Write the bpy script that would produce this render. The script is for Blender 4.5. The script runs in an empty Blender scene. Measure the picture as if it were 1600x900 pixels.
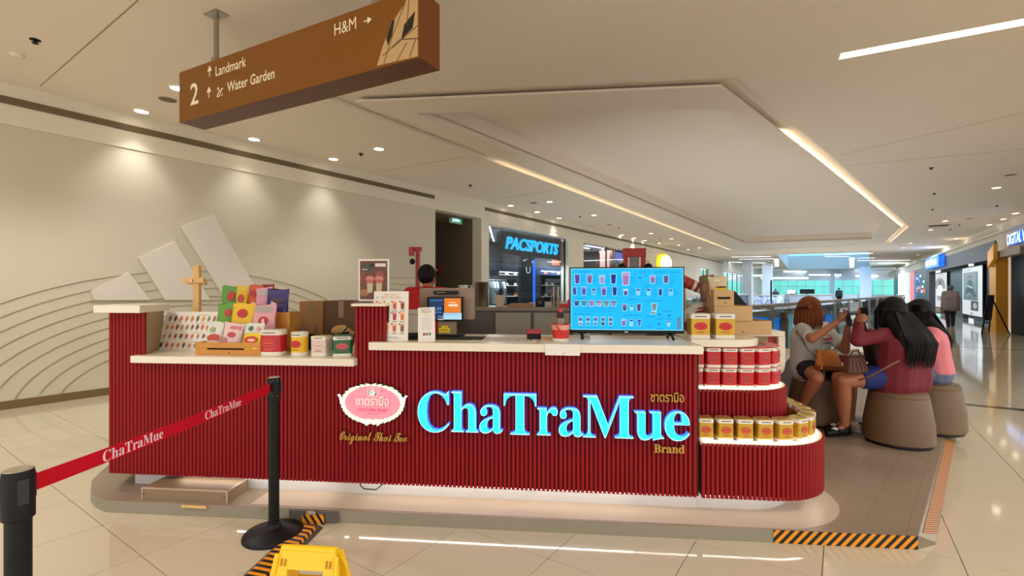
import bpy, bmesh, math, random
from math import sin, cos, pi, radians, sqrt, atan2
from mathutils import Vector, Matrix
random.seed(7)
S = bpy.context.scene
C = S.collection

# ------------------------------------------------------------------ camera
F, H, HZ = 756.0, 1.43, 453.0            # focal length in px of a 1600 px wide frame, eye height, horizon row
cam_d = bpy.data.cameras.new('camera'); cam = bpy.data.objects.new('camera', cam_d); C.objects.link(cam)
cam.location = (0, 0, H); cam.rotation_euler = (pi/2, 0, 0)
cam_d.sensor_width = 36; cam_d.lens = F/1600*36; cam_d.shift_y = (HZ-450)/1600
cam_d.clip_start = .05; cam_d.clip_end = 300
S.camera = cam

# ------------------------------------------------------------------ world, exposure
W = bpy.data.worlds.new('world'); S.world = W; W.use_nodes = True
W.node_tree.nodes['Background'].inputs[0].default_value = (1.0, .98, .955, 1)
W.node_tree.nodes['Background'].inputs[1].default_value = 1.6
S.view_settings.view_transform = 'Standard'; S.view_settings.look = 'None'
S.view_settings.exposure = 0.34; S.view_settings.gamma = 1.0; S.view_settings.use_curve_mapping = False
S.cycles.use_denoising = True
S.cycles.max_bounces = 8; S.cycles.transparent_max_bounces = 12
S.cycles.sample_clamp_indirect = 6
E_SPOT = 95.0                            # strength of one downlight

# ------------------------------------------------------------------ frames
def onz(px, py, z=0.0):
    b = (HZ-py)/F; Y = (z-H)/b
    return ((px-800)/F*Y, Y)
def onY(px, py, Y): return ((px-800)/F*Y, Y, H+(HZ-py)/F*Y)
AK = radians(5.7)                          # the kiosk front is turned by this much
KU = (cos(AK), -sin(AK)); KV = (sin(AK), cos(AK)); KO = (-2.605, 3.107)
def K(u, v, z=0.0): return Vector((KO[0]+u*KU[0]+v*KV[0], KO[1]+u*KU[1]+v*KV[1], z))
def uv(x, y):
    x -= KO[0]; y -= KO[1]
    return (x*KU[0]+y*KU[1], x*KV[0]+y*KV[1])
def onv(px, py, v):
    a = (px-800)/F; Y = (v+KO[0]*KV[0]+KO[1]*KV[1])/(a*KV[0]+KV[1])
    return (uv(a*Y, Y)[0], H+(HZ-py)/F*Y)
def onzc(px, py, z): return uv(*onz(px, py, z))
AD = radians(34.3)                         # direction of the mall corridor
DD = Vector((sin(AD), cos(AD), 0)); NN = Vector((cos(AD), -sin(AD), 0))
def M(s, c, z=0.0): return DD*s+NN*c+Vector((0, 0, z))
def mc(p): return (p[0]*DD.x+p[1]*DD.y, p[0]*NN.x+p[1]*NN.y)
def onwall(px, py, c):
    a = (px-800)/F; Y = c/(a*NN.x+NN.y); p = (a*Y, Y)
    return (mc(p)[0], H+(HZ-py)/F*Y)
RM = pi/2-AD                               # local +x along the corridor
ZC = 3.90                                  # ceiling height
CL, CR = -8.266, 4.56                      # left and right wall lines

# ------------------------------------------------------------------ colours and materials
def lin(c): return tuple((x/12.92 if x <= .04045 else ((x+.055)/1.055)**2.4) for x in (v/255 for v in c))
def mat(name, rgb, rough=.5, metal=0.0, var=.06, scale=8.0, bump=0.0, emit=0.0, ecol=None, spec=.5, stretch=None, coat=0.0):
    m = bpy.data.materials.new(name); m.use_nodes = True
    nt = m.node_tree; b = nt.nodes['Principled BSDF']; L = nt.links
    c = lin(rgb)
    b.inputs['Roughness'].default_value = rough; b.inputs['Metallic'].default_value = metal
    b.inputs['Specular IOR Level'].default_value = spec; b.inputs['Coat Weight'].default_value = coat
    b.inputs['Base Color'].default_value = (*c, 1)
    if var or bump:
        tc = nt.nodes.new('ShaderNodeTexCoord'); mp = nt.nodes.new('ShaderNodeMapping'); nz = nt.nodes.new('ShaderNodeTexNoise')
        if stretch: mp.inputs['Scale'].default_value = stretch
        L.new(tc.outputs['Object'], mp.inputs[0]); L.new(mp.outputs[0], nz.inputs['Vector'])
        nz.inputs['Scale'].default_value = scale; nz.inputs['Detail'].default_value = 4
        cr = nt.nodes.new('ShaderNodeMapRange'); cr.inputs[3].default_value = 1-var; cr.inputs[4].default_value = 1+var
        L.new(nz.outputs[0], cr.inputs[0])
        mx = nt.nodes.new('ShaderNodeVectorMath'); mx.operation = 'SCALE'; mx.inputs[0].default_value = c
        L.new(cr.outputs[0], mx.inputs['Scale']); L.new(mx.outputs[0], b.inputs['Base Color'])
        if bump:
            bp = nt.nodes.new('ShaderNodeBump'); bp.inputs['Strength'].default_value = bump; bp.inputs['Distance'].default_value = .01
            L.new(nz.outputs[0], bp.inputs['Height']); L.new(bp.outputs[0], b.inputs['Normal'])
    if emit:
        b.inputs['Emission Color'].default_value = (*lin(ecol or rgb), 1); b.inputs['Emission Strength'].default_value = emit
    return m
def glass(name, tint=(255, 255, 255), amount=.12, rough=.02):
    m = bpy.data.materials.new(name); m.use_nodes = True; nt = m.node_tree; nt.nodes.clear()
    o = nt.nodes.new('ShaderNodeOutputMaterial'); mx = nt.nodes.new('ShaderNodeMixShader')
    t = nt.nodes.new('ShaderNodeBsdfTransparent'); g = nt.nodes.new('ShaderNodeBsdfGlossy'); fr = nt.nodes.new('ShaderNodeFresnel')
    t.inputs[0].default_value = (*lin(tint), 1); g.inputs['Roughness'].default_value = rough
    ad = nt.nodes.new('ShaderNodeMath'); ad.operation = 'MULTIPLY'; ad.inputs[1].default_value = amount*3
    nt.links.new(fr.outputs[0], ad.inputs[0]); nt.links.new(ad.outputs[0], mx.inputs[0])
    nt.links.new(t.outputs[0], mx.inputs[1]); nt.links.new(g.outputs[0], mx.inputs[2]); nt.links.new(mx.outputs[0], o.inputs[0])
    return m
def printmat(name, glow=0.0, rough=.45):
    m = bpy.data.materials.new(name); m.use_nodes = True; nt = m.node_tree; b = nt.nodes['Principled BSDF']
    a = nt.nodes.new('ShaderNodeAttribute'); a.attribute_name = 'Col'
    nt.links.new(a.outputs['Color'], b.inputs['Base Color']); b.inputs['Roughness'].default_value = rough
    if glow:
        b.inputs['Specular IOR Level'].default_value = .12
        b.inputs['Base Color'].default_value = (0, 0, 0, 1); nt.links.remove(b.inputs['Base Color'].links[0])
        b.inputs['Base Color'].default_value = (.01, .01, .01, 1)
        nt.links.new(a.outputs['Color'], b.inputs['Emission Color']); b.inputs['Emission Strength'].default_value = glow*.86
    return m
PRINT, GLOW = printmat('print_ink'), printmat('screen_glow', 1.0, .25)
GLOW2 = printmat('backlit_print', 1.6, .3)

# ------------------------------------------------------------------ mesh builder
class MB:
    def __init__(s): s.v, s.f, s.m, s.c = [], [], [], []
    def add(s, vs, fs, m=0, col=None):
        o = len(s.v); s.v += [tuple(p) for p in vs]
        for f in fs: s.f.append(tuple(i+o for i in f)); s.m.append(m); s.c.append(col)
        return s
    def box(s, x0, x1, y0, y1, z0, z1, m=0, col=None):
        vs = [(x, y, z) for z in (z0, z1) for (x, y) in ((x0, y0), (x1, y0), (x1, y1), (x0, y1))]
        return s.add(vs, [(3, 2, 1, 0), (4, 5, 6, 7), (0, 1, 5, 4), (1, 2, 6, 5), (2, 3, 7, 6), (3, 0, 4, 7)], m, col)
    def prism(s, poly, z0, z1, m=0, top=None, col=None):
        n = len(poly); tp = top or poly
        a = sum(poly[i][0]*poly[(i+1) % n][1]-poly[(i+1) % n][0]*poly[i][1] for i in range(n))
        if a < 0: poly = poly[::-1]; tp = tp[::-1]
        vs = [(x, y, z0) for x, y in poly]+[(x, y, z1) for x, y in tp]
        fs = [tuple(range(n))[::-1], tuple(range(n, 2*n))]+[(i, (i+1) % n, n+(i+1) % n, n+i) for i in range(n)]
        return s.add(vs, fs, m, col)
    def plate(s, poly, y0, y1, m=0, col=None):          # outline in x,z, thickness along y
        n = len(poly)
        a = sum(poly[i][0]*poly[(i+1) % n][1]-poly[(i+1) % n][0]*poly[i][1] for i in range(n))
        if a < 0: poly = poly[::-1]
        vs = [(x, y0, z) for x, z in poly]+[(x, y1, z) for x, z in poly]
        fs = [tuple(range(n)), tuple(range(n, 2*n))[::-1]]+[((i+1) % n, i, n+i, n+(i+1) % n) for i in range(n)]
        return s.add(vs, fs, m, col)
    def lathe(s, prof, n=24, cx=0, cy=0, m=0, sx=1, sy=1, power=None, col=None):
        vs = []
        for r, z in prof:
            for k in range(n):
                a = 2*pi*k/n; c_, s_ = cos(a), sin(a)
                if power:
                    c_ = math.copysign(abs(c_)**power, c_); s_ = math.copysign(abs(s_)**power, s_)
                vs.append((cx+r*c_*sx, cy+r*s_*sy, z))
        q = len(prof); fs = []
        for j in range(q-1):
            for k in range(n):
                k2 = (k+1) % n; fs.append((j*n+k, j*n+k2, (j+1)*n+k2, (j+1)*n+k))
        fs.append(tuple(range(n))[::-1]); fs.append(tuple((q-1)*n+k for k in range(n)))
        return s.add(vs, fs, m, col)
    def tube(s, pts, r, n=8, m=0, col=None, closed=False, flat=1.0):
        pts = [Vector(p) for p in pts]; vs = []; q = len(pts)
        for i, p in enumerate(pts):
            a = pts[i-1] if i or closed else p; b = pts[(i+1) % q] if i < q-1 or closed else p
            t = (b-a).normalized(); up = Vector((0, 0, 1)) if abs(t.z) < .95 else Vector((1, 0, 0))
            x = t.cross(up).normalized(); y = x.cross(t)
            rr = r[i] if isinstance(r, (list, tuple)) else r
            for k in range(n): vs.append(p+x*rr*cos(2*pi*k/n)+y*rr*flat*sin(2*pi*k/n))
        fs = []
        for i in range(q if closed else q-1):
            j = (i+1) % q
            for k in range(n): k2 = (k+1) % n; fs.append((i*n+k, j*n+k, j*n+k2, i*n+k2)[::-1])
        if not closed: fs.append(tuple(range(n))); fs.append(tuple((q-1)*n+k for k in range(n))[::-1])
        return s.add(vs, fs, m, col)
    def ball(s, c, r, n=12, sx=1, sy=1, sz=1, m=0, col=None):
        q = max(4, n//2); vs = [(c[0], c[1], c[2]-r*sz)]; fs = []
        for j in range(1, q):
            th = pi*j/q
            for k in range(n):
                a = 2*pi*k/n; vs.append((c[0]+r*sx*sin(th)*cos(a), c[1]+r*sy*sin(th)*sin(a), c[2]-r*sz*cos(th)))
        vs.append((c[0], c[1], c[2]+r*sz)); L = len(vs)-1
        for k in range(n):
            k2 = (k+1) % n; fs.append((0, 1+k2, 1+k)); fs.append((L, 1+(q-2)*n+k, 1+(q-2)*n+k2))
            for j in range(q-2): fs.append((1+j*n+k, 1+j*n+k2, 1+(j+1)*n+k2, 1+(j+1)*n+k))
        return s.add(vs, fs, m, col)
    def seg(s, p, q, r0, r1, n=10, caps=(True, True), m=0):   # tapered limb
        p, q = Vector(p), Vector(q); s.tube([p, q], [r0, r1], n, m)
        if caps[0]: s.ball(p, r0, n, m=m)
        if caps[1]: s.ball(q, r1, n, m=m)
        return s
    def mesh(s, name, mats):
        me = bpy.data.meshes.new(name); me.from_pydata(s.v, [], s.f)
        for x in (mats if isinstance(mats, (list, tuple)) else [mats]): me.materials.append(x)
        me.polygons.foreach_set('material_index', s.m)
        if any(c is not None for c in s.c):
            at = me.color_attributes.new('Col', 'FLOAT_COLOR', 'CORNER'); i = 0; d = []
            for f, c in zip(s.f, s.c):
                l = lin(c or (200, 200, 200)); d += [*l, 1.0]*len(f)
            at.data.foreach_set('color', d)
        return me
    def build(s, name, mats, parent=None, loc=(0, 0, 0), rz=0.0, smooth=False, bevel=0.0, rot=None):
        me = s.mesh(name, mats); o = bpy.data.objects.new(name, me); C.objects.link(o)
        o.location = loc; o.rotation_euler = rot or (0, 0, rz)
        if parent: o.parent = parent
        if smooth:
            me.polygons.foreach_set('use_smooth', [True]*len(me.polygons))
            if smooth != 'all': me.set_sharp_from_angle(angle=radians(40))
        if bevel:
            b = o.modifiers.new('edge', 'BEVEL'); b.width = bevel; b.segments = 2; b.limit_method = 'ANGLE'
        return o
def boxpart(name, x0, x1, y0, y1, z0, z1, m, parent=None, bevel=0.0, **k): return MB().box(x0, x1, y0, y1, z0, z1).build(name, m, parent, bevel=bevel, **k)

# ------------------------------------------------------------------ tagging
def tag(o, label, cat, group=None, kind=None):
    o['label'] = label
    if cat: o['category'] = cat
    if group: o['group'] = group
    if kind: o['kind'] = kind
    return o
def struct(o, label=None):
    o['kind'] = 'structure'
    if label: o['label'] = label
    return o
def empty(name, loc=(0, 0, 0), rz=0.0):
    o = bpy.data.objects.new(name, None); C.objects.link(o); o.location = loc; o.rotation_euler = (0, 0, rz); o.empty_display_size = .1
    return o
def thing(name, label, cat, loc=(0, 0, 0), rz=0.0, group=None): return tag(empty(name, loc, rz), label, cat, group)
def copy_tree(o, parent=None):
    c = o.copy(); C.objects.link(c)
    if parent: c.parent = parent
    for ch in list(o.children): copy_tree(ch, c)
    return c
def replica(o, loc, rz=None, label=None, group=None):
    c = copy_tree(o); c.location = loc
    if rz is not None: c.rotation_euler = (0, 0, rz)
    if label: c['label'] = label
    if group: c['group'] = group
    return c
ORD = 'first second third fourth fifth sixth seventh eighth ninth tenth eleventh twelfth thirteenth fourteenth fifteenth sixteenth seventeenth eighteenth nineteenth twentieth'.split()

# ------------------------------------------------------------------ lettering and flat print
_tc = {}
def bold(s, base=(0x1D400, 0x1D41A)):
    return ''.join(chr(base[0]+ord(c)-65) if 'A' <= c <= 'Z' else chr(base[1]+ord(c)-97) if 'a' <= c <= 'z' else chr(0x1D7CE+ord(c)-48) if c.isdigit() else c for c in s)
def script(s): return bold(s, (0x1D4D0, 0x1D4EA))
def glyphs(body, extrude=0.0, shear=0.0, offset=0.0, bevel=0.0, res=4):
    key = (body, extrude, shear, offset, bevel, res)
    if key not in _tc:
        cu = bpy.data.curves.new('lettering', 'FONT'); cu.body = body; cu.size = 1; cu.extrude = extrude; cu.shear = shear
        cu.offset = offset; cu.resolution_u = res; cu.bevel_depth = bevel
        o = bpy.data.objects.new('lettering', cu); me = o.to_mesh()
        _tc[key] = ([tuple(v.co) for v in me.vertices], [tuple(p.vertices) for p in me.polygons])
        o.to_mesh_clear(); bpy.data.objects.remove(o); bpy.data.curves.remove(cu)
    return _tc[key]
class PR(MB):                                     # flat print in x,z facing -y
    lay = 0
    def up(s, eps=.0004): s.lay += eps; return s
    def poly(s, pts, col): 
        n = len(pts); a = sum(pts[i][0]*pts[(i+1) % n][1]-pts[(i+1) % n][0]*pts[i][1] for i in range(n))
        if a < 0: pts = pts[::-1]
        return s.add([(x, -s.lay, z) for x, z in pts], [tuple(range(n))], 0, col)
    def rect(s, x0, z0, x1, z1, col): return s.poly([(x0, z0), (x1, z0), (x1, z1), (x0, z1)], col)
    def ell(s, x, z, rx, rz, col, n=20): return s.poly([(x+rx*cos(2*pi*k/n), z+rz*sin(2*pi*k/n)) for k in range(n)], col)
    def ring(s, x, z, rx, rz, t, col, n=24):
        for k in range(n):
            a, b = 2*pi*k/n, 2*pi*(k+1)/n
            s.poly([(x+rx*cos(a), z+rz*sin(a)), (x+rx*cos(b), z+rz*sin(b)), (x+(rx-t)*cos(b), z+(rz-t)*sin(b)), (x+(rx-t)*cos(a), z+(rz-t)*sin(a))], col)
    def cup(s, x, z, w, h, col, top=None, halo=None):    # a drink cup, base centre at x,z
        if halo:
            g = w*.12; s.poly([(x-w*.36-g, z-g), (x+w*.36+g, z-g), (x+w/2+g, z+h+g), (x-w/2-g, z+h+g)], halo); s.up(.0002)
        s.poly([(x-w*.36, z), (x+w*.36, z), (x+w/2, z+h), (x-w/2, z+h)], col)
        s.up(.0002); t = top or tuple(min(255, c+60) for c in col)
        s.poly([(x-w*.46, z+h*.72), (x+w*.46, z+h*.72), (x+w/2, z+h), (x-w/2, z+h)], t); s.lay -= .0002
        if halo: s.lay -= .0002
    def text(s, body, x, z, h, col, align='l', width=None, shear=0.0, squash=None, rot=0.0, offset=0.0):
        vs, fs = glyphs(body, shear=shear, res=2, offset=offset)
        if not vs: return s
        x0 = min(v[0] for v in vs); x1 = max(v[0] for v in vs)
        k = h/.72; kx = (width/(x1-x0)) if width else k*(squash or 1)
        wv = (x1-x0)*kx; ox = x-(x0*kx) - (0 if align == 'l' else wv/2 if align == 'c' else wv)
        pts = [(ox+v[0]*kx, z+v[1]*k) for v in vs]
        if rot:
            pts = [(x+(a-x)*cos(rot)-(b-z)*sin(rot), z+(a-x)*sin(rot)+(b-z)*cos(rot)) for a, b in pts]
        return s.add([(a, -s.lay, b) for a, b in pts], fs, 0, col)
def textobj(name, body, h, mats, parent=None, loc=(0, 0, 0), rz=0.0, depth=.02, width=None, align='l', shear=0.0, offset=0.0, res=4, bevel=0.0):
    """solid letters standing in x,z facing -y; size by cap height h"""
    vs, fs = glyphs(body, 1.0, shear, offset, bevel, res)
    x0 = min(v[0] for v in vs); x1 = max(v[0] for v in vs); k = h/.72; kx = width/(x1-x0) if width else k
    ox = {'l': -x0*kx, 'c': -(x0+x1)/2*kx, 'r': -x1*kx}[align]
    b = MB(); zz = max(abs(v[2]) for v in vs)
    b.add([(ox+v[0]*kx, -v[2]/zz*depth/2, v[1]*k) for v in vs], fs)
    # front faces take the first material, the returns the second
    if isinstance(mats, (list, tuple)) and len(mats) > 1:
        for i, f in enumerate(b.f):
            ys = [b.v[j][1] for j in f]; b.m[i] = 0 if max(ys) < 0 else 1
    return b.build(name, mats, parent, loc, rz)
def rounded(x0, x1, y0, y1, r, n=6, corners=(1, 1, 1, 1)):   # bl, br, tr, tl
    out = []
    for (cx, cy, a0, on, px, py) in ((x0+r, y0+r, pi, corners[0], x0, y0), (x1-r, y0+r, 1.5*pi, corners[1], x1, y0), (x1-r, y1-r, 0, corners[2], x1, y1), (x0+r, y1-r, pi/2, corners[3], x0, y1)):
        if on: out += [(cx+r*cos(a0+pi/2*k/n), cy+r*sin(a0+pi/2*k/n)) for k in range(n+1)]
        else: out.append((px, py))
    return out
def holed(outer, holes, z0, z1):                 # prism with holes, as (verts, faces)
    bm = bmesh.new(); edges = []
    for loop in [outer]+holes:
        vs = [bm.verts.new((x, y, z0)) for x, y in loop]
        edges += [bm.edges.new((vs[i], vs[(i+1) % len(vs)])) for i in range(len(vs))]
    r = bmesh.ops.triangle_fill(bm, use_beauty=True, use_dissolve=False, edges=edges)
    fs = [g for g in r['geom'] if isinstance(g, bmesh.types.BMFace)]
    ex = bmesh.ops.extrude_face_region(bm, geom=fs)
    bmesh.ops.translate(bm, vec=(0, 0, z1-z0), verts=[g for g in ex['geom'] if isinstance(g, bmesh.types.BMVert)])
    bmesh.ops.recalc_face_normals(bm, faces=bm.faces)
    bm.verts.index_update(); v = [tuple(x.co) for x in bm.verts]; f = [tuple(x.index for x in fc.verts) for fc in bm.faces]; bm.free()
    return v, f
# ================================================================== STRUCTURE
m_ceil = mat('ceiling_paint', (240, 228, 213), .9, var=.02, scale=2)
m_wall = mat('wall_paint', (212, 205, 186), .62, var=.03, scale=1.5)
m_white = mat('white_paint', (232, 224, 206), .6, var=.02)
m_base = mat('brown_baseboard', (120, 98, 66), .5)
m_vent = mat('grey_diffuser', (130, 116, 90), .5, metal=.2)
m_slot = mat('dark_slot', (40, 36, 30), .8)
m_grout = mat('dark_grout', (96, 78, 56), .8)
m_niche = mat('brown_niche', (122, 108, 86), .7, var=.04)
m_dark = mat('black_shop_panel', (26, 27, 32), .35)
m_char = mat('charcoal_shop_panel', (70, 70, 76), .5)
m_led = mat('warm_led_strip', (255, 236, 200), .5, emit=11, ecol=(255, 238, 200), var=0)
m_ledw = mat('white_led_panel', (255, 240, 205), .5, emit=3.2, ecol=(255, 238, 196), var=0)
m_ledc = mat('cool_led_strip', (245, 248, 255), .5, emit=2.6, ecol=(240, 244, 255), var=0)
m_bulb = mat('downlight_glow', (255, 244, 225), .5, emit=9, ecol=(255, 240, 215), var=0)
m_sky = mat('skylight_daylight', (150, 205, 255), .5, emit=1.15, ecol=(126, 188, 250), var=0)
m_blk = mat('black_plastic', (12, 12, 15), .5, var=.1, spec=.3)
m_steel = mat('brushed_steel', (176, 172, 164), .28, metal=1.0, var=.05, scale=3, stretch=(1, 1, 40))
m_chrome = mat('chrome', (210, 208, 204), .12, metal=1.0, var=.03)
m_glass = glass('clear_glass', (236, 246, 244), .3)
m_tile = []
def tilemat():
    m = mat('polished_beige_tile', (207, 195, 171), .065, var=.035, scale=1.3, spec=.62)
    nt = m.node_tree; b = nt.nodes['Principled BSDF']
    oi = nt.nodes.new('ShaderNodeObjectInfo'); sc = [n for n in nt.nodes if n.type == 'VECT_MATH'][0]
    mr = nt.nodes.new('ShaderNodeMapRange'); mr.inputs[3].default_value = .982; mr.inputs[4].default_value = 1.018
    nt.links.new(oi.outputs['Random'], mr.inputs[0])
    m2 = nt.nodes.new('ShaderNodeVectorMath'); m2.operation = 'SCALE'
    nt.links.new(sc.outputs[0], m2.inputs[0]); nt.links.new(mr.outputs[0], m2.inputs['Scale']); nt.links.new(m2.outputs[0], b.inputs['Base Color'])
    return m
m_tile = tilemat()
def CB(name, s0, s1, c0, c1, z0, z1, m, parent=None, bevel=0.0):      # box in corridor directions
    return MB().box(s0, s1, -c1, -c0, z0, z1).build(name, m, parent, rz=RM if not parent else 0, bevel=bevel)
def ML(s, c, z): return (s, -c, z)          # corridor point as local coordinates of a thing turned by RM

# ---- floor with the opening to the storey below
VOID = [(3.4, 7.5), (19.5, 24.2), (21.8, 27.6), (15.6, 31.8), (.43, 9.53)]
fl_out = [tuple(M(s, c).xy) for s, c in ((-9, CL-3), (-9, 12), (75, 12), (75, CL-9), (8.7, CL-9), (8.7, CL-.3))]
fv, ff = holed(fl_out, [VOID], -.35, -.0045)
floor = struct(MB().add(fv, ff).build('floor', m_grout), 'polished beige tile floor of the mall')
TS = .605
AS, AC = mc(onz(221, 869))
tile_me = MB().prism(rounded(.002, TS-.002, .002, TS-.002, .004, 1), -.0045, 0).mesh('tile', m_tile)
tile_me.materials[0] = m_tile
def inpoly(p, poly):
    r = False; j = len(poly)-1
    for i in range(len(poly)):
        a, b = poly[i], poly[j]
        if (a[1] > p[1]) != (b[1] > p[1]) and p[0] < (b[0]-a[0])*(p[1]-a[1])/(b[1]-a[1])+a[0]: r = not r
        j = i
    return r
PLAT = [K(u, v).xy for u, v in ((.25, .15), (4.7, .2), (8.0, 4.6), (3, 4.6), (.0, 2.2))]
near, rest = [], []
for i in range(-16, 62):
    for j in range(-9, 14):
        s, c = AS+i*TS, AC+j*TS
        if c < CL-.3 or c > CR+1.0: continue
        cs = [M(s+a*TS, c+b*TS) for a, b in ((0, 0), (1, 0), (1, 1), (0, 1))]
        mid = (cs[0]+cs[2])/2
        if any(inpoly((q.x, q.y), VOID) for q in cs) : continue
        if all(inpoly((q.x, q.y), [tuple(p) for p in PLAT]) for q in cs): continue
        px = 800+F*mid.x/max(mid.y, .1)
        seen = mid.y > 1.9 and -80 < px < 1680
        if seen and not (px < 700 and mid.y > 7): near.append((mid.length, s, c))
        else: rest.append((s, c))
near.sort()
for n, (d, s, c) in enumerate(near):
    if n < 298:
        o = bpy.data.objects.new('tile', tile_me); C.objects.link(o); o.parent = floor
        # tile mesh runs along +x (s) and +y (-c)
        o.location = M(s, c+TS); o.rotation_euler = (0, 0, RM)
    else: rest.append((s, c))
b = MB()
for s, c in rest: b.box(s+.002, s+TS-.002, -c-TS+.002, -c-.002, -.0045, 0)
tf = b.build('tile_field', m_tile, floor, rz=RM); tf['kind'] = 'stuff'
for a, q in zip(VOID, VOID[1:]+VOID[:1]):
    a, q = Vector(a), Vector(q); t_ = (q-a).normalized(); n_ = Vector((t_.y, -t_.x))*.62
    MB().prism([tuple(a), tuple(q), tuple(q+n_+t_*.3), tuple(a+n_-t_*.3)], -.0044, -.0008).build('border_tile', m_tile, floor)
m_inlay = mat('dark_stone_inlay', (70, 62, 52), .12, spec=.6)
for n, (p, q) in enumerate((((1500, 630), (1600, 642)), ((1473, 541.5), (1600, 547)))):
    s0 = (mc(onz(*p))[0]+mc(onz(*q))[0])/2; c0 = mc(onz(*p))[1]
    CB('inlay_strip', s0-.07, s0+.07, c0-.4, CR+.9, -.004, .0012, m_inlay, floor)
for o in floor.children:
    if o.name.startswith('inlay'): o.rotation_euler = (0, 0, RM)

# ---- ceiling: flat slab with the ring-shaped light slot, a floating panel with a raised tray, a skylight
SE = CL+.012
ring = [onz(*p, ZC) for p in ((497, 150), (1153, 121), (1297, 243), (1420, 354), (1390, 380), (1166, 391), (1140, 391))]
tray = [onz(*p, ZC) for p in ((650, 177), (1131, 170), (1375, 351), (1362, 374), (1164, 381))]
sky = [onz(*p, ZC) for p in ((1214, 398), (1357, 394), (1360, 419), (1233, 421))]
def inset(poly, d):
    n = len(poly); a = sum(poly[i][0]*poly[(i+1) % n][1]-poly[(i+1) % n][0]*poly[i][1] for i in range(n)); sg = 1 if a > 0 else -1; out = []
    for i in range(n):
        p0, p1, p2 = Vector(poly[i-1]), Vector(poly[i]), Vector(poly[(i+1) % n])
        t0, t1 = (p1-p0).normalized(), (p2-p1).normalized()
        n0, n1 = Vector((-t0.y, t0.x))*sg, Vector((-t1.y, t1.x))*sg
        k = (n0+n1)/max(.4, 1+n0.dot(n1)); out.append(tuple(p1+k*d))
    return out
out = [tuple(M(s, c).xy) for s, c in ((-9, SE), (-9, CR+.35), (75, CR+.35), (75, SE))]
v, f = holed(out, [ring, sky], ZC, ZC+.07)
ceiling = struct(MB().add(v, f).build('ceiling', m_ceil), 'flat cream mall ceiling with a long lit slot')
panel = inset(ring, .24)
v, f = holed(panel, [tray], ZC, ZC+.03)
struct(MB().add(v, f).build('ceiling_panel', m_ceil, ceiling))
v, f = holed(inset(ring, -.3), [tray], ZC+.071, ZC+.11)
struct(MB().add(v, f).build('slot_cover', m_ceil, ceiling))
v, f = holed(inset(tray, -.1), [tray], ZC+.031, ZC+.34)
struct(MB().add(v, f).build('tray_wall', m_ceil, ceiling))
struct(MB().prism(inset(tray, -.1), ZC+.341, ZC+.4).build('tray_top', m_ceil, ceiling))
def along(p, q, t): return (p[0]+(q[0]-p[0])*t, p[1]+(q[1]-p[1])*t)
def strip(name, pts, w, z0, z1, m, parent=None):
    b = MB()
    for p, q in zip(pts, pts[1:]):
        t = (Vector(q)-Vector(p)).normalized()*.5*w; nrm = Vector((-t.y, t.x))
        p_, q_ = Vector(p), Vector(q)
        b.prism([tuple(p_-nrm), tuple(q_-nrm), tuple(q_+nrm), tuple(p_+nrm)], z0, z1)
    return b.build(name, m, parent)
pin = inset(ring, .29)
l0 = onz(748, 248, ZC); tl = (Vector(l0)-Vector(ring[0])).length/(Vector(ring[6])-Vector(ring[0])).length
strip('slot_lamp', [along(pin[0], pin[6], tl), pin[6]], .05, ZC+.031, ZC+.044, m_led, ceiling)
r0 = onz(1250, 203, ZC); tr = (Vector(r0)-Vector(ring[1])).length/(Vector(ring[2])-Vector(ring[1])).length
strip('slot_lamp', [along(pin[1], pin[2], tr), pin[2], pin[3], pin[4]], .05, ZC+.031, ZC+.044, m_led, ceiling)
# skylight well
v, f = holed(inset(sky, -.15), [sky], ZC+.071, ZC+1.6)
struct(MB().add(v, f).build('skylight_well', m_white, ceiling))
struct(MB().prism(inset(sky, -.15), ZC+1.61, ZC+1.7).build('skylight', m_sky, ceiling))
# joints; one right-hand line stands in for the shade at a ceiling step
m_joint = mat('joint_shadow_line', (168, 146, 116), .8)
for a, q in (((62, 135), (216, 0)), ((598, 267), (722, 246)), ((780, 311), (872, 297)), ((1312, 242), (1600, 176)), ((1322, 259), (1600, 233))):
    o = strip('ceiling_joint_step', [onz(*a, ZC), onz(*q, ZC)], .012, ZC-.0015, ZC+.01, m_joint, ceiling)

# ---- left wall, soffit, fascia with linear diffuser
wall_left = struct(CB('wall_left', -9, 8.77, CL-.25, CL, 0, 3.41, m_wall), 'smooth pale wall with arc reliefs behind the kiosk')
struct(CB('fascia_left', -9, 75, CL-.25, SE, 3.411, ZC+.07, m_white))
def wallpx(px): return onwall(px, 440, CL)[0]
for s0, s1 in ((-9, wallpx(678)), (wallpx(757), wallpx(1130))):
    vt = CB('linear_diffuser', s0, s1, SE, SE+.012, 3.655, 3.745, m_vent)
    tag(vt, 'long dark slot diffuser along the left ceiling edge' + (' above the arc-relief wall' if s0 < 0 else ' above the sports shop'), 'vent', 'slot diffusers of the left ceiling edge')
    for k in range(3):
        z = 3.668+k*.026; CB('vent_slat', s0+.02, s1-.02, SE+.0125, SE+.02, z, z+.007, m_base, vt)
struct(CB('baseboard_left', -9, 8.77, CL, CL+.015, 0, .1, m_base))
m_relief = mat('relief_line', (176, 167, 143), .7)
for k in range(9):
    a, bb = 3.3-.2*k, 1.82-.13*k; pts = []
    for t in range(0, 61):
        th = pi*t/60; s, z = 3.5-a*cos(th), -.1+bb*sin(th)
        if z > .1: pts.append((s, -CL-.004, z))
    MB().tube(pts, .009, 6).build('relief_arc', m_relief, wall_left)
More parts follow.
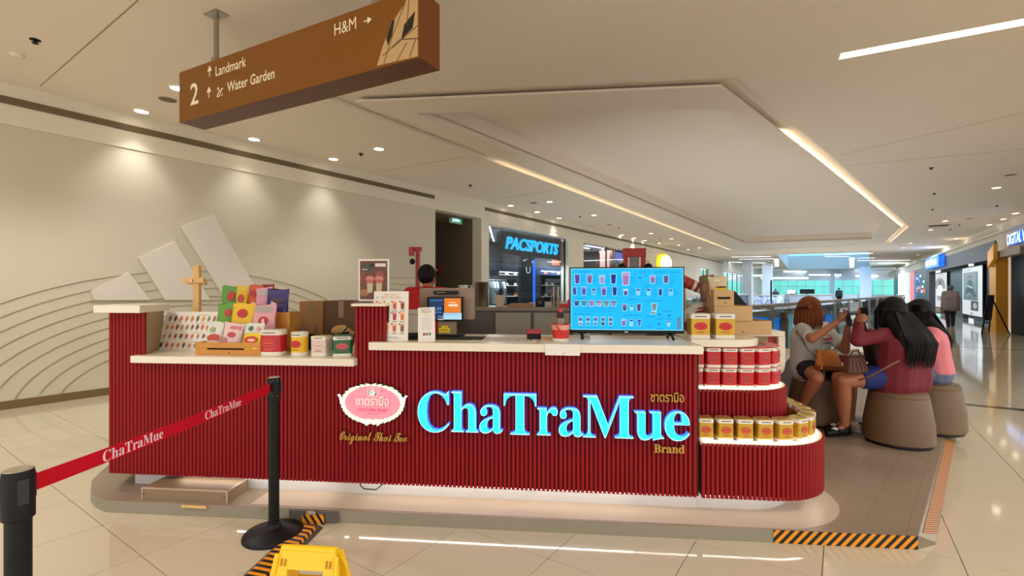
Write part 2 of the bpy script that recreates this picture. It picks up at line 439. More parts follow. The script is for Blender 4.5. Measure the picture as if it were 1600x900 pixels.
for k in range(6):
    pts = [(7.6+1.7*cos(pi*.30+pi*.28*t/20)*1.0-.0*k, -CL-.004, .35+.17*k+.55*sin(pi*.35+pi*.3*t/20)) for t in range(21)]
    pts = [(6.9+2.0*t/20, -CL-.004, .95+.17*k+.10*sin(1.2+2.2*t/20+k*.5)) for t in range(19)]
    MB().tube(pts, .006, 6).build('relief_arc', m_relief, wall_left)
for o in wall_left.children: pass
m_petal = mat('white_relief_panel', (226, 219, 208), .35, var=.03)
for poly in ([(141, 455), (200, 425), (234, 469), (147, 469)], [(215, 403), (272, 377), (328, 469), (257, 469)], [(281, 355), (332, 335), (396, 446), (398, 469), (352, 469)]):
    pts = [onwall(*p, CL) for p in poly]
    MB().plate(pts, -CL-.03, -CL, 0).build('relief_panel', m_petal, wall_left, bevel=.004)
CB('relief_ledge', 2.15, 4.4, CL, CL+.012, 1.255, 1.27, m_relief, wall_left)

# exit niche
s680, s752 = 8.77, 10.61
nb = MB().box(s680-.25, s680, -CL+.25, -CL+3.2, 0, 3.4).box(s680, s752+.1, -CL+3.0, -CL+3.2, 0, 3.4).box(s752, s752+.15, -CL+.0, -CL+3.0, 0, 3.4)
struct(nb.build('wall_niche', m_niche, rz=RM), 'brown recess with the exit sign beside the relief wall')
struct(CB('ceiling_niche', s680-.25, s752+.15, CL-3.2, CL-.26, 3.4, 3.45, m_niche))
struct(CB('trim_1', s752-.02, s752+.32, CL-.3, CL+.02, 0, 3.41, m_white))
# shop walls on the left
s753, s888, s912, s985, s1010 = 10.93, 15.77, 17.04, 22.05, 24.31
for nm, a, q, h0 in (('wall_left_pier', s888, s912, 0), ('wall_left_header', s753, s888, 3.30), ('wall_left_header', s912, s985, 3.28), ('wall_left_pier', s985, 36.0, 0), ('wall_left_pier', 38.5, 44, 0), ('wall_left_header', 36.0, 38.5, 3.0), ('wall_left_header', 44, 58, 3.0), ('wall_left_pier', 58, 75, 0)):
    struct(CB(nm, a, q, CL-.3, CL, h0, 3.41, m_white))

# ---- right wall
m_rw = mat('right_wall_paint', (214, 204, 188), .6)
struct(CB('soffit_right', -9, 75, CR-.15, CR+.6, 3.38, 3.44, m_white))
struct(CB('fascia_right', -9, 75, CR+.35, CR+.6, 3.441, ZC+.07, m_white))
vt = CB('linear_diffuser', 16, 60, CR+.335, CR+.35, 3.55, 3.63, m_vent)
tag(vt, 'long dark slot diffuser along the right ceiling edge above the shops', 'vent')
for nm, a, q, h0, h1, m in (('wall_right_pier', 23.45, 24.05, 0, 3.38, m_rw), ('wall_right_header', -9, 23.45, 2.75, 3.38, m_rw), ('wall_right_header', 24.05, 40.2, 3.02, 3.38, m_rw), ('wall_right_pier', 40.2, 41.5, 0, 3.38, m_char), ('wall_right_header', 41.5, 75, 2.9, 3.38, m_rw)):
    struct(CB(nm, a, q, CR, CR+.3, h0, h1, m))

# ---- far end: window wall, storey below
m_win = mat('window_and_wall_glow', (120, 215, 195), .4, emit=.7, ecol=(100, 196, 184), var=.12, scale=.8)
m_mull = mat('white_mullion', (214, 224, 230), .4)
m_coolw = mat('cool_white_paint', (220, 230, 238), .6)
fw = struct(CB('wall_far', 70, 70.3, CL-9, 12, 0, ZC+.085, m_coolw))
for k in range(14):
    c0 = -16+k*1.9
    w_ = struct(CB('window_%d' % (k+1), 69.9, 69.98, c0, c0+1.8, .9, 2.55, m_win))
    CB('mullion', 69.85, 69.9, c0+.87, c0+.93, .9, 2.55, m_mull, w_)
    CB('transom', 69.85, 69.9, c0, c0+1.8, 1.85, 1.91, m_mull, w_)
for px, Y, w in ((1352, 52, 1.0), (1199, 45, .8), (1168, 40, .7), (1300, 58, .5), (1418, 50, 1.0)):
    x, y, z = onY(px, 440, Y); s, c = mc((x, y))
    struct(CB('column', s-w/2, s+w/2, c-w/2, c+w/2, 0, ZC, m_coolw))
m_low = mat('lower_storey_wall', (96, 92, 92), .6)
m_blue = mat('blue_lit_shop_sign', (40, 170, 255), .4, emit=2.4, ecol=(14, 130, 250), var=.5, scale=3, stretch=(6, 6, .6))
m_cyan = mat('pale_lit_shopfront', (150, 225, 240), .4, emit=1.3, ecol=(110, 210, 240), var=.3, scale=2)
lw = struct(MB().box(0, 7.6, 0, .4, -7, -.02).build('wall_lower', m_low, loc=(15.6, 31.8, 0), rz=atan2(-4.2, 6.2)), 'shopfront wall of the storey below, across the opening')
for n, (x0, x1, z0, z1, m) in enumerate(((.15, 1.75, -1.55, -.35, m_blue), (2.25, 3.3, -2.6, -.1, m_cyan), (2.5, 2.9, -1.0, -.2, m_ledc), (4.1, 4.7, -1.0, -.05, m_blue), (4.2, 5.3, -2.4, -1.2, m_cyan), (5.6, 6.4, -.8, -.5, m_ledc), (3.5, 3.9, -2.0, -.6, m_blue), (6.3, 7.2, -2.5, -1.0, m_cyan), (.2, 1.7, -4, -2, m_cyan))):
    boxpart('lit_shopfront', x0, x1, -.06, 0, z0, z1, m, lw)
for x0 in (1.85, 3.95, 5.35): boxpart('pilaster', x0, x0+.25, -.15, 0, -6, -.02, m_char, lw)
struct(MB().box(-2, 12, -24, .4, -7.2, -7).build('floor_lower', m_tile, loc=(15.6, 31.8, 0), rz=atan2(-4.2, 6.2)))
strip('slab_edge', [VOID[2], VOID[3]], .06, -.36, .04, m_white, floor)

# ---- recessed lights, sprinklers, speakers in the ceiling
dl_ring = MB().lathe([(.085, ZC-.012), (.105, ZC-.012), (.108, ZC-.002), (.085, ZC-.002)], 24)
def cut(me): return me
def downlight(x, y, label, group='recessed downlights', r=1.0, lamp=0.0, simple=False):
    t = thing('downlight', label, 'ceiling light', (x, y, ZC), 0, group)
    b = MB(); n = 20
    ring_v = []
    prof = [(.082, -.002), (.084, -.014), (.104, -.012), (.108, -.001)]
    vs = [(q*r*cos(2*pi*k/n), q*r*sin(2*pi*k/n), z) for q, z in prof for k in range(n)]
    b.add(vs, [(j*n+k, j*n+(k+1) % n, (j+1)*n+(k+1) % n, (j+1)*n+k) for j in range(3) for k in range(n)])
    b.build('trim_ring', m_white, t, smooth=True)
    MB().lathe([(.082*r, -.006), (.078*r, -.004), (.05*r, -.001)], n).build('lens', m_bulb, t)
    if lamp:
        l = bpy.data.lights.new('downlight_lamp', 'SPOT'); l.energy = lamp; near_wall = abs(mc((x, y))[1]-CL) < 1.0; l.spot_size = radians(88 if near_wall else 112); l.spot_blend = .85 if near_wall else .55; l.shadow_soft_size = .12; l.color = (1, .962, .895)
        o = bpy.data.objects.new('downlight_lamp', l); C.objects.link(o); o.location = (x, y, ZC-.04)
for px, py, lab, lp in ((221, 173, 'largest downlight left of the hanging sign, close to the wall', .55), (278, 137, 'downlight half hidden by the left end of the hanging sign', .6), (397, 217, 'downlight close to the left ceiling edge under the sign, lone', .4), (592, 232, 'downlight beside the left lit slot, right of a sprinkler', 1.0), (521, 248, 'small downlight at the left ceiling edge above the exit niche', .5)):
    downlight(*onz(px, py, ZC), lab, lamp=E_SPOT*lp)
far_l = [(798, 321), (858.5, 315), (839, 331), (874, 340.6), (928, 336), (1017.5, 364.5), (972, 367), (1008, 375.7), (991, 372), (1049, 373), (1093, 387), (1060, 383), (1075, 390), (1030, 380)]
far_l.sort(key=lambda p: onz(*p, ZC)[1])
for k, p in enumerate(far_l): downlight(*onz(*p, ZC), 'small downlight left of the lit ceiling slot, %s in distance from the viewer' % ORD[k], 'downlights far along the left strip', lamp=E_SPOT*1.2 *.6 if k in (4, 7) else 0)
far_r = [(1557, 293), (1587, 333), (1546, 351), (1568, 342), (1477, 345), (1454, 359), (1494, 373), (1423, 380), (1412, 387), (1434, 398), (1460, 385)]
far_r.sort(key=lambda p: onz(*p, ZC)[1])
for k, p in enumerate(far_r): downlight(*onz(*p, ZC), ('largest downlight over the right walkway' if k == 0 else 'small downlight over the right walkway, %s in distance after the largest one' % ORD[k-1]), 'downlights over the right walkway' if k else None, lamp=E_SPOT*1.2 if k in (0, 3, 6) else 0)
def sprinkler(px, py, label, group):
    b = MB().lathe([(.045, -.001), (.045, -.006), (.02, -.012), (.012, -.03), (.028, -.034), (.028, -.038)], 12)
    tag(b.build('sprinkler_head', m_blk, loc=(*onz(px, py, ZC), ZC), smooth=True), label, 'sprinkler', group)
sprinkler(55, 62, 'black sprinkler head at the top left of the ceiling', 'sprinkler heads')
sprinkler(564, 240, 'black sprinkler head between two downlights near the left slot', 'sprinkler heads')
sprinkler(735, 289, 'black sprinkler head beside the start of the lit left slot', 'sprinkler heads')
for k, p in enumerate(((906, 338), (967, 356), (1032, 374.5))): sprinkler(*p, 'tiny sprinkler head in the strip left of the lit slot, %s in distance' % ORD[k], 'sprinklers of the left strip')
for k, p in enumerate(((1455, 262), (1460, 302), (1558, 321), (1457, 327), (1499, 351), (1485, 358))): sprinkler(*p, 'tiny sprinkler head over the right walkway, %s in distance' % ORD[k], 'sprinklers of the right walkway')
m_spk = mat('speaker_mesh', (120, 104, 82), .7)
def speaker(px, py, label, m=None):
    n = MB().lathe([(.105, -.001), (.105, -.007), (.09, -.011), (.03, -.012)], 24)
    t = tag(n.build('ceiling_speaker', m or m_spk, loc=(*onz(px, py, ZC), ZC), smooth=True), label, 'speaker', 'round ceiling speakers')
    MB().lathe([(.108, -.0005), (.118, -.004), (.106, -.008)], 24).build('rim', m_white, t, smooth=True)
speaker(262, 155, 'round grey ceiling speaker left of the hanging sign')
speaker(834, 316.8, 'round ceiling speaker beside the downlights left of the lit slot')
speaker(952, 351, 'second round ceiling speaker farther along the left strip')
speaker(1579, 273, 'round dark ceiling speaker at the right edge above the walkway', m_vent)
speaker(1515, 341.5, 'round dark ceiling speaker deep over the right walkway', m_vent)
t = thing('smoke_detector', 'round white smoke detector near the left ceiling edge', 'detector', (*onz(27, 85, ZC), ZC))
MB().lathe([(.06, -.001), (.06, -.016), (.045, -.034), (.02, -.038)], 20).build('housing', m_white, t, smooth=True)
MB().lathe([(.047, -.024), (.05, -.026), (.044, -.03)], 20).build('sensor_gap', m_slot, t)
t = thing('air_vent', 'square dark air vent in the ceiling over the right walkway', 'vent', (*onz(1466, 352.5, ZC), ZC), RM)
boxpart('frame', -.3, .3, -.3, .3, -.012, -.001, m_vent, t)
for k in range(5): boxpart('slat', -.26, .26, -.24+k*.1, -.2+k*.1, -.018, -.0125, m_slot, t)
# linear ceiling lights
def linear(name, label, p0, p1, w, m, group=None, lamp=True):
    a, q = Vector(p0), Vector(p1); L = (q-a).length; ang = atan2(q.y-a.y, q.x-a.x)
    t = thing(name, label, 'ceiling light', ((a+q).x/2, (a+q).y/2, ZC), ang, group)
    boxpart('diffuser', -L/2, L/2, -w/2, w/2, -.006, -.001, m, t)
    for s in (-1, 1): boxpart('trim', -L/2-.012, L/2+.012, s*(w/2+.006)-.006, s*(w/2+.006)+.006, -.009, -.0005, m_white, t)
    return t
pa = onz(1313.5, 87, ZC); pb = onz(1600, 33, ZC); dv = (Vector(pb)-Vector(pa)).normalized()
linear('linear_light', 'long bright white linear light recessed in the ceiling at upper right', pa, tuple(Vector(pa)+dv*3.2), .155, m_ledw)
segs = [((1144, 401.6), (1205, 400.6)), ((1155, 405), (1209, 403.8)), ((1213, 404.6), (1214, 416)), ((1172, 418.4), (1210, 417.6)), ((1289, 398), (1364, 395.6)), ((1290, 400.6), (1327, 400.4)), ((1331, 402.5), (1331, 418)), ((1335, 420.2), (1400, 418.6)), ((1340, 403.2), (1367, 402.6)), ((1341, 407), (1422, 406.5)), ((1181, 422.5), (1232, 421.6)), ((1120, 408.8), (1196, 411)), ((1372, 411), (1404, 410.4))]
WHERE = 'left part, nearest|left part, second|left part, running lengthways|left part, before the blue skylight|right part, topmost|right part, second from the top|right part, running lengthways|right part, lowest and long|right part, short one under the second|right part, widest and brightest|left part, farthest and lowest|left part, slanting beside the columns|right part, short one near the right shops'.split('|')
for k, (p, q) in enumerate(segs):
    linear('linear_light', 'cool white linear light in the far ceiling, '+WHERE[k], onz(*p, ZC), onz(*q, ZC), .34, m_ledc, 'far linear lights')
# unseen lamps without fixtures, added over the visitor's side, outside the frame
for s, c in ((-3.5, -5.5), (-3.5, -1.5), (-3.5, 2.5), (0.5, -6.3), (.2, 1.2), (2.8, 3.2), (6.5, 3.3), (-1.5, -3.5)):
    p = M(s, c, ZC-.05)
    l = bpy.data.lights.new('unseen_hall_lamp', 'SPOT'); l.energy = E_SPOT*1.6; l.spot_size = radians(130); l.spot_blend = .6; l.shadow_soft_size = .12; l.color = (1, .97, .915)
    o = bpy.data.objects.new('unseen_hall_lamp', l); C.objects.link(o); o.location = p

for s, c, e in ((37, -2.5, 200), (37, 1.5, 240), (47, -1.5, 480), (57, -1, 520), (57, 3, 260)):  # fixtureless area lamps added to brighten the far hall
    l = bpy.data.lights.new('far_hall_fill', 'AREA'); l.energy = e; l.shape = 'RECTANGLE'; l.size = 6; l.size_y = .5; l.color = (.80, .90, 1)
    o = bpy.data.objects.new('far_hall_fill', l); C.objects.link(o); o.location = M(s, c, ZC-.03); o.rotation_euler = (0, 0, RM+pi/2)

for k, (px0, px1, py, Y) in enumerate(((1190, 1262, 433.5, 52), (1265, 1330, 428.5, 58), (1292, 1348, 433.5, 64), (1338, 1402, 430, 56), (1160, 1205, 429.5, 51), (1225, 1290, 423.5, 60))):
    (xa, ya, za), (xb, yb, zb_) = onY(px0, py, Y), onY(px1, py, Y)
    t = thing('pendant_light', 'cool white linear pendant light in the far hall, %s from the left' % ORD[[1, 3, 4, 5, 0, 2][k]], 'ceiling light', ((xa+xb)/2, Y, za), 0, 'far pendant lights')
    L = (xb-xa)/2
    MB().box(-L, L, -.12, .12, -.16, 0).build('diffuser', m_ledc, t); MB().box(-L-.02, L+.02, -.13, .13, .0005, .04).build('housing', m_white, t)
    for x in (-L*.8, L*.8): MB().box(x-.02, x+.02, -.02, .02, .04, ZC-za).build('rod', m_white, t)
# ================================================================== SHOPS AND FAR HALL
m_cyan_l = mat('cyan_lit_letter', (40, 200, 255), .4, emit=1.0, ecol=(24, 190, 255), var=0)
m_bluelit = mat('blue_lit_panel', (40, 110, 230), .4, emit=.8, ecol=(30, 110, 235), var=.2)
m_whitelit = mat('white_lit_letter', (240, 248, 255), .4, emit=1.2, ecol=(225, 245, 255), var=0)
m_shopglass = glass('shop_glass', (235, 242, 246), .05)
m_red = mat('red_lacquer', (168, 30, 34), .45, var=.04)
m_yellow = mat('yellow_paint', (226, 160, 30), .45)
m_orange = mat('orange_panel', (214, 96, 48), .5)
m_shopfloor = mat('shop_floor', (120, 116, 110), .3)
m_metal_d = mat('dark_metal', (52, 54, 58), .4, metal=.6)
m_shirt_w = mat('white_cloth', (216, 220, 218), .85)
m_shirt_g = mat('grey_green_cloth', (120, 136, 130), .85)
m_shirt_b = mat('navy_cloth', (42, 52, 84), .85)
m_green = mat('exit_green', (20, 140, 95), .4, emit=.55, ecol=(16, 150, 110), var=0)
def wallthing(name, label, cat, s, z, c=None, side='left', group=None):
    c = CL if c is None else c
    return thing(name, label, cat, M(s, c, z), RM if side == 'left' else RM+pi, group)
# ---- exit sign and call point
s0, z0 = onwall(712, 342, CL-.6)
t = wallthing('exit_sign', 'green lit exit sign hanging in the brown recess', 'sign', s0, z0, CL-.6)
boxpart('housing', -.25, .25, -.03, .03, -.13, .13, m_white, t)
boxpart('face', -.235, .235, -.036, -.031, -.115, .115, m_green, t)
textobj('lettering', 'EXIT', .17, m_whitelit, t, loc=(0, -.04, -.083), depth=.006, align='c', width=.33, offset=.01)
for x in (-.15, .15): MB().tube([(x, 0, .13), (x, 0, 3.4-z0)], .008, 6).build('hanger', m_steel, t)
t = wallthing('fire_call_point', 'small red fire alarm box on the brown recess wall', 'alarm', *onwall(739, 413, CL-1.2), CL-1.2)
t.location = M(s752, CL-1.6, 2.02); t.rotation_euler = (0, 0, RM-pi/2)
MB().box(-.1, .1, -.08, 0, -.1, .1).build('box', m_red, t, bevel=.01); MB().lathe([(.05, 0), (.05, .01)], 16).build('glass_disc', m_white, t, loc=(0, -.08, 0), rot=(pi/2, 0, 0))

# ---- sports shop, left
def room(name, s0, s1, c0, c1, z1, mw, mc_, back=None):
    b = MB().box(s0-.1, s0, -c0, -c1, 0, z1).box(s1, s1+.1, -c0, -c1, 0, z1).box(s0-.1, s1+.1, -c1, -c1+.1, 0, z1)
    o = struct(b.build('wall_'+name, mw, rz=RM)); struct(CB('ceiling_'+name, s0-.1, s1+.1, c1-.1, c0, z1, z1+.08, mc_)); return o
room('sports_shop', s753, s888+.9, CL-.3, CL-3.6, 3.4, m_char, m_dark)
room('second_shop', s912-.2, s985+1.6, CL-.3, CL-3.6, 3.4, mat('taupe_shop_wall', (118, 108, 104), .7), m_char)
def arealamp(p, e, sx, sy, col=(.85, .93, 1)):
    l = bpy.data.lights.new('shop_fill', 'AREA'); l.energy = e; l.shape = 'RECTANGLE'; l.size = sx; l.size_y = sy; l.color = col
    o = bpy.data.objects.new('shop_fill', l); C.objects.link(o); o.location = p; o.rotation_euler = (0, 0, RM)
arealamp(M(13.6, CL-1.6, 3.3), 420, 4, 2.4); arealamp(M(19.8, CL-1.5, 3.3), 260, 4, 2, (1, .97, .92))  # unseen area lamps added to brighten the two shop interiors
def window(name, a, q, c, z0, z1, n, side='left', label=None):
    t = struct(empty(name, M(a, c, 0), RM)); L = q-a
    if label: t['label'] = label
    for k in range(n): boxpart('pane', L*k/n+.02, L*(k+1)/n-.02, -.006, .006, z0+.04, z1-.02, m_shopglass, t)
    for k in range(n+1): boxpart('mullion', L*k/n-.02, L*k/n+.02, -.03, .03, z0, z1, m_metal_d, t)
    boxpart('bottom_rail', .02, L-.02, -.03, .03, z0, z0+.04, m_metal_d, t)
    return t
window('window_21', s753, s888, CL-.15, 0, 3.29, 1, label='glass front of the sports shop')
window('window_22', s912, s985, CL-.15, 0, 3.27, 2, label='glass front of the second shop on the left')
sa, za = onwall(783, 372, CL-.32); sb, zb = onwall(873, 405, CL-.32)
t = wallthing('shop_sign', 'dark hanging sign board with cyan slanted letters of the sports shop', 'sign', (sa+sb)/2, 0, CL-.32)
Lh = (sb-sa)/2; zt, zl = 3.25, 2.52
boxpart('board', -Lh-.1, Lh+.02, -.04, .06, zl, zt, m_dark, t); boxpart('end_panel', Lh+.025, Lh+.42, -.05, .3, 2.35, 3.22, m_orange, t)
textobj('lettering', 'PACSPORTS', .38, m_cyan_l, t, loc=(0, -.06, 2.71), depth=.05, width=2*Lh-.3, align='c', shear=.25, offset=.022)
for k in range(3):
    o = boxpart('track_light', -.9, .9, -.02, .02, -.04, -.002, m_ledc); o.location = M(12.2+k*1.3, CL-.9-k*.9, 3.4); o.rotation_euler = (0, 0, RM+.6)
    tag(o, 'white light bar in the ceiling of the sports shop, '+('nearest the glass', 'middle one', 'deepest')[k], 'ceiling light', 'shop light bars')
def shelfunit(s, c, label, w=1.5, levels=5, hgt=2.0, group='shelf units of the sports shop', z0=.35):
    t = thing('shelf_unit', label, 'shelf', M(s, c, 0), RM, group)
    boxpart('back_panel', -w/2, w/2, .18, .2, .1, hgt+.2, m_dark, t)
    for k in (-1, 1): boxpart('upright', k*w/2-.02, k*w/2+.02, -.2, .2, 0, hgt+.2, m_metal_d, t)
    zs = [z0+(hgt-z0)*k/(levels-1) for k in range(levels)]
    for z in zs: boxpart('shelf', -w/2+.025, w/2-.025, -.2, .175, z, z+.02, m_white, t)
    boxpart('light_bar', -w/2+.03, w/2-.03, -.19, -.16, hgt+.1, hgt+.13, m_ledc, t)
    return zs
def shoe_mesh(m):
    b = MB().prism([(-.13, -.045), (.05, -.05), (.13, -.02), (.13, .02), (.05, .05), (-.13, .045)], 0, .025)
    b.prism([(-.125, -.04), (.05, -.045), (.12, -.018), (.12, .018), (.05, .045), (-.125, .04)], .025, .06, top=[(-.12, -.035), (.03, -.035), (.09, -.01), (.09, .01), (.03, .035), (-.12, .035)])
    b.prism([(-.12, -.035), (-.01, -.035), (-.01, .035), (-.12, .035)], .06, .1)
    return b.mesh('shoe', m)
shoe_m = [shoe_mesh(m) for m in (m_white, m_shirt_b, m_orange, m_char)]
def shoes(s, c, zs, n, w, where, rz=RM, start=1):
    for j, z in enumerate(zs[start:]):
        for k in range(n):
            o = bpy.data.objects.new('shoe', shoe_m[(j*3+k*5) % 4 if (j+k) % 3 else 0]); C.objects.link(o)
            o.location = M(s-w/2+.2+(w-.4)*k/max(1, n-1), c+.02, z+.0205); o.rotation_euler = (0, 0, rz+.25)
            tag(o, 'shoe on the %s shelf from the bottom of the %s, %s along' % (ORD[j+start], where, ORD[k]), 'shoe', 'shoes on the '+where)
s1, _ = onwall(858, 440, CL-.9); zs = shelfunit(s1, CL-.9, 'black shelf unit of shoes at the right of the sports shop', 1.9)
shoes(s1, CL-.9, zs, 4, 1.9, 'right sports-shop rack')
s1, _ = onwall(792, 440, CL-2.6); zs = shelfunit(s1, CL-2.6, 'black shelf unit deep in the sports shop, left of the dark panel', 1.6)
shoes(s1, CL-2.6, zs, 3, 1.6, 'deep sports-shop rack', start=2)
s1, _ = onwall(823, 440, CL-.75)
t = wallthing('brand_panel', 'tall black display panel with a lit white emblem in the sports shop', 'display', s1, 0, CL-.75)
boxpart('panel', -.45, .45, -.06, .06, 0, 2.6, m_dark, t); boxpart('blue_edge', .3, .44, -.075, -.062, .3, 2.5, m_bluelit, t)
b = PR(); b.text('U', 0, 2.0, .22, (240, 250, 255), 'c', width=.28); b.poly([(-.35, 2.46), (-.28, 2.40), (.02, 2.52), (-.25, 2.45)], (235, 240, 245))
for k in range(3): b.poly([(.2+k*.06, 2.38), (.25+k*.06, 2.38), (.25+k*.06-.0, 2.42+k*.04), (.2+k*.06, 2.40+k*.04)], (235, 240, 245))
o = b.build('emblem_print', GLOW, t, loc=(0, -.064, 0))
t = wallthing('clothes_rail', 'metal clothes rail inside the sports shop window, left side', 'rack', onwall(774, 440, CL-.9)[0], 0, CL-.9)
MB().tube([(-.6, 0, .02), (-.6, 0, 1.75), (.6, 0, 1.75), (.6, 0, .02)], .015, 8).build('frame', m_steel, t)
for x in (-.6, .6): boxpart('foot', x-.02, x+.02, -.22, .22, 0, .03, m_steel, t)
rail_s = onwall(774, 440, CL-.9)[0]
for k in range(6):
    b = MB().plate([(-.2, .0), (.2, 0), (.21, .5), (.36, .38), (.42, .5), (.2, .7), (.07, .72), (0, .68), (-.07, .72), (-.2, .7), (-.42, .5), (-.36, .38), (-.21, .5)], -.03, .03)
    o = b.build('shirt', (m_shirt_w, m_shirt_g, m_shirt_w, m_shirt_w, m_shirt_b, m_shirt_w)[k], loc=M(rail_s-.45+.18*k, CL-.9, .98), rz=RM+.75, bevel=.015)
    tag(o, 'shirt hanging on the rail in the sports shop window, %s from the left' % ORD[k], 'shirt', 'shirts on the rail')
    hk = MB().tube([(0, 0, .7), (0, 0, .76), (.02, 0, .8)], .006, 6).build('hanger_hook', m_steel, o)
# ---- second shop: lit ceiling bars, screen, pillar
for k, (px, py, L) in enumerate(((927, 400, 1.6), (950, 425, 1.4), (930, 415, 1.2), (965, 408, 1.0))):
    s1, z1 = onwall(px, py, CL-.9)
    o = boxpart('light_bar', -L/2, L/2, -.04, .04, -.03, 0, m_ledc); o.location = M(s1, CL-.9-.3*k, 3.37); o.rotation_euler = (0, 0, RM+(.5 if k % 2 else 0))
    tag(o, 'white light bar inside the second shop, %s from the left' % ORD[k], 'ceiling light', 'light bars of the second shop')
s1, z1 = onwall(967, 394, CL-.5)
t = wallthing('hanging_screen', 'purple blue screen hanging in the second shop window', 'screen', s1, 0, CL-.5)
boxpart('panel', -.55, .55, -.03, .03, 2.75, 3.25, m_dark, t); boxpart('picture', -.5, .5, -.036, -.031, 2.8, 3.2, mat('violet_screen', (130, 130, 220), .4, emit=.6, ecol=(120, 120, 215), var=.5, scale=9), t)
boxpart('rod', -.02, .02, -.02, .02, 3.25, 3.4, m_metal_d, t)
s1, _ = onwall(951, 400, CL-1.0)
tag(CB('display_pillar', s1-.35, s1+.35, CL-1.3, CL-.8, 0, 3.4, mat('rosy_pillar', (150, 112, 104), .6)), 'rosy brown pillar inside the second shop', 'pillar')
s1, _ = onwall(935, 440, CL-1.5); zs = shelfunit(s1, CL-1.5, 'low shelf unit in the second shop', 1.8, 4, 1.8, group=None)
# round yellow sign on the white wall beyond
s1, z1 = onwall(1037, 411, CL+.25)
t = wallthing('round_sign', 'round yellow and white lit sign on the far left wall', 'sign', s1, z1, CL+.25)
MB().lathe([(.5, -.08), (.5, .08)], 28).build('drum', mat('yellow_sign', (245, 215, 30), .4, emit=.9, ecol=(240, 205, 20), var=0), t, rot=(pi/2, 0, -.5))
MB().lathe([(.42, 0), (.42, .03)], 28).build('white_face', m_whitelit, t, loc=(.05, -.1, 0), rot=(pi/2, 0, -.5))
boxpart('bracket', -.03, .03, .0, .25, -.03, .03, m_metal_d, t)
window('window_23', 36, 38.5, CL-.15, 0, 2.95, 2); window('window_24', 44, 58, CL-.15, 0, 2.95, 6)
struct(CB('wall_back_lit', 35.5, 60, CL-2.6, CL-2.5, 0, 3.3, m_win))  # back wall given a glow in place of lit shop interiors

# ---- right side: phone shop, sports store, more stores
t = thing('shop_sign', 'white lit letters of the shop at the right edge, above the yellow frame', 'sign', M(22.25, CR, 0), RM+pi)
textobj('lettering', 'DIGITAL W', .34, [m_whitelit, m_bluelit], t, loc=(0, -.05, 2.9), depth=.08, align='l', width=2.05, offset=.02)
boxpart('rail', -.05, 2.1, -.012, -.001, 2.84, 2.9, m_metal_d, t)
t = thing('shop_portal', 'yellow portal frame of the shop at the right edge', 'frame', M(22.98, CR, 0), RM+pi)
boxpart('post', -.43, .43, -.3, 0, 0, 2.72, m_yellow, t, bevel=.01)
MB().plate([(-.05, 2.2), (.75, 2.45), (.75, 2.95), (-.05, 2.72)], -.42, -.305).build('angled_block', m_yellow, t, bevel=.01)
boxpart('lintel', .44, 3.0, -.28, -.02, 2.5, 2.72, mat('grey_lintel', (150, 130, 112), .5), t)
struct(CB('wall_right_dark', 12, 22.5, CR+.05, CR+.2, 0, 2.74, mat('dark_glass_front', (44, 54, 70), .5, spec=.1)))
for s in (21.0, 19.4): CB('glass_joint', s-.02, s+.02, CR+.03, CR+.049, 0, 2.7, m_metal_d)
for o in list(C.objects):
    if o.name.startswith('glass_joint'): struct(o); o.name = 'trim_glass_joint'
t = thing('easel_sign', 'black easel sign with a bright green and blue picture at the right edge', 'sign', M(21.9, CR-.55, 0), RM+pi-.35)
for x in (-.38, .38): MB().tube([(x*1.25, -.12, .0), (x*.8, .0, 1.25)], .022, 6).build('leg', m_blk, t)
MB().tube([(0, .45, 0), (0, .02, 1.2)], .02, 6).build('leg', m_blk, t)
MB().tube([(-.42, -.09, .35), (.42, -.09, .35)], .02, 6).build('crossbar', m_blk, t)
bd = boxpart('board', -.36, .36, -.02, .01, .42, 1.25, m_blk, t); bd.location = (0, -.08, .02); bd.rotation_euler = (-.09, 0, 0)
b = PR(); b.rect(-.33, .45, .33, .62, (60, 150, 235)); b.up(); b.rect(-.33, .62, .33, 1.2, (120, 200, 90)); b.up(); b.ell(-.05, .9, .2, .2, (240, 220, 60)); b.ell(.12, .75, .12, .1, (250, 250, 245))
b.build('picture', GLOW, bd, loc=(0, -.0215, 0))
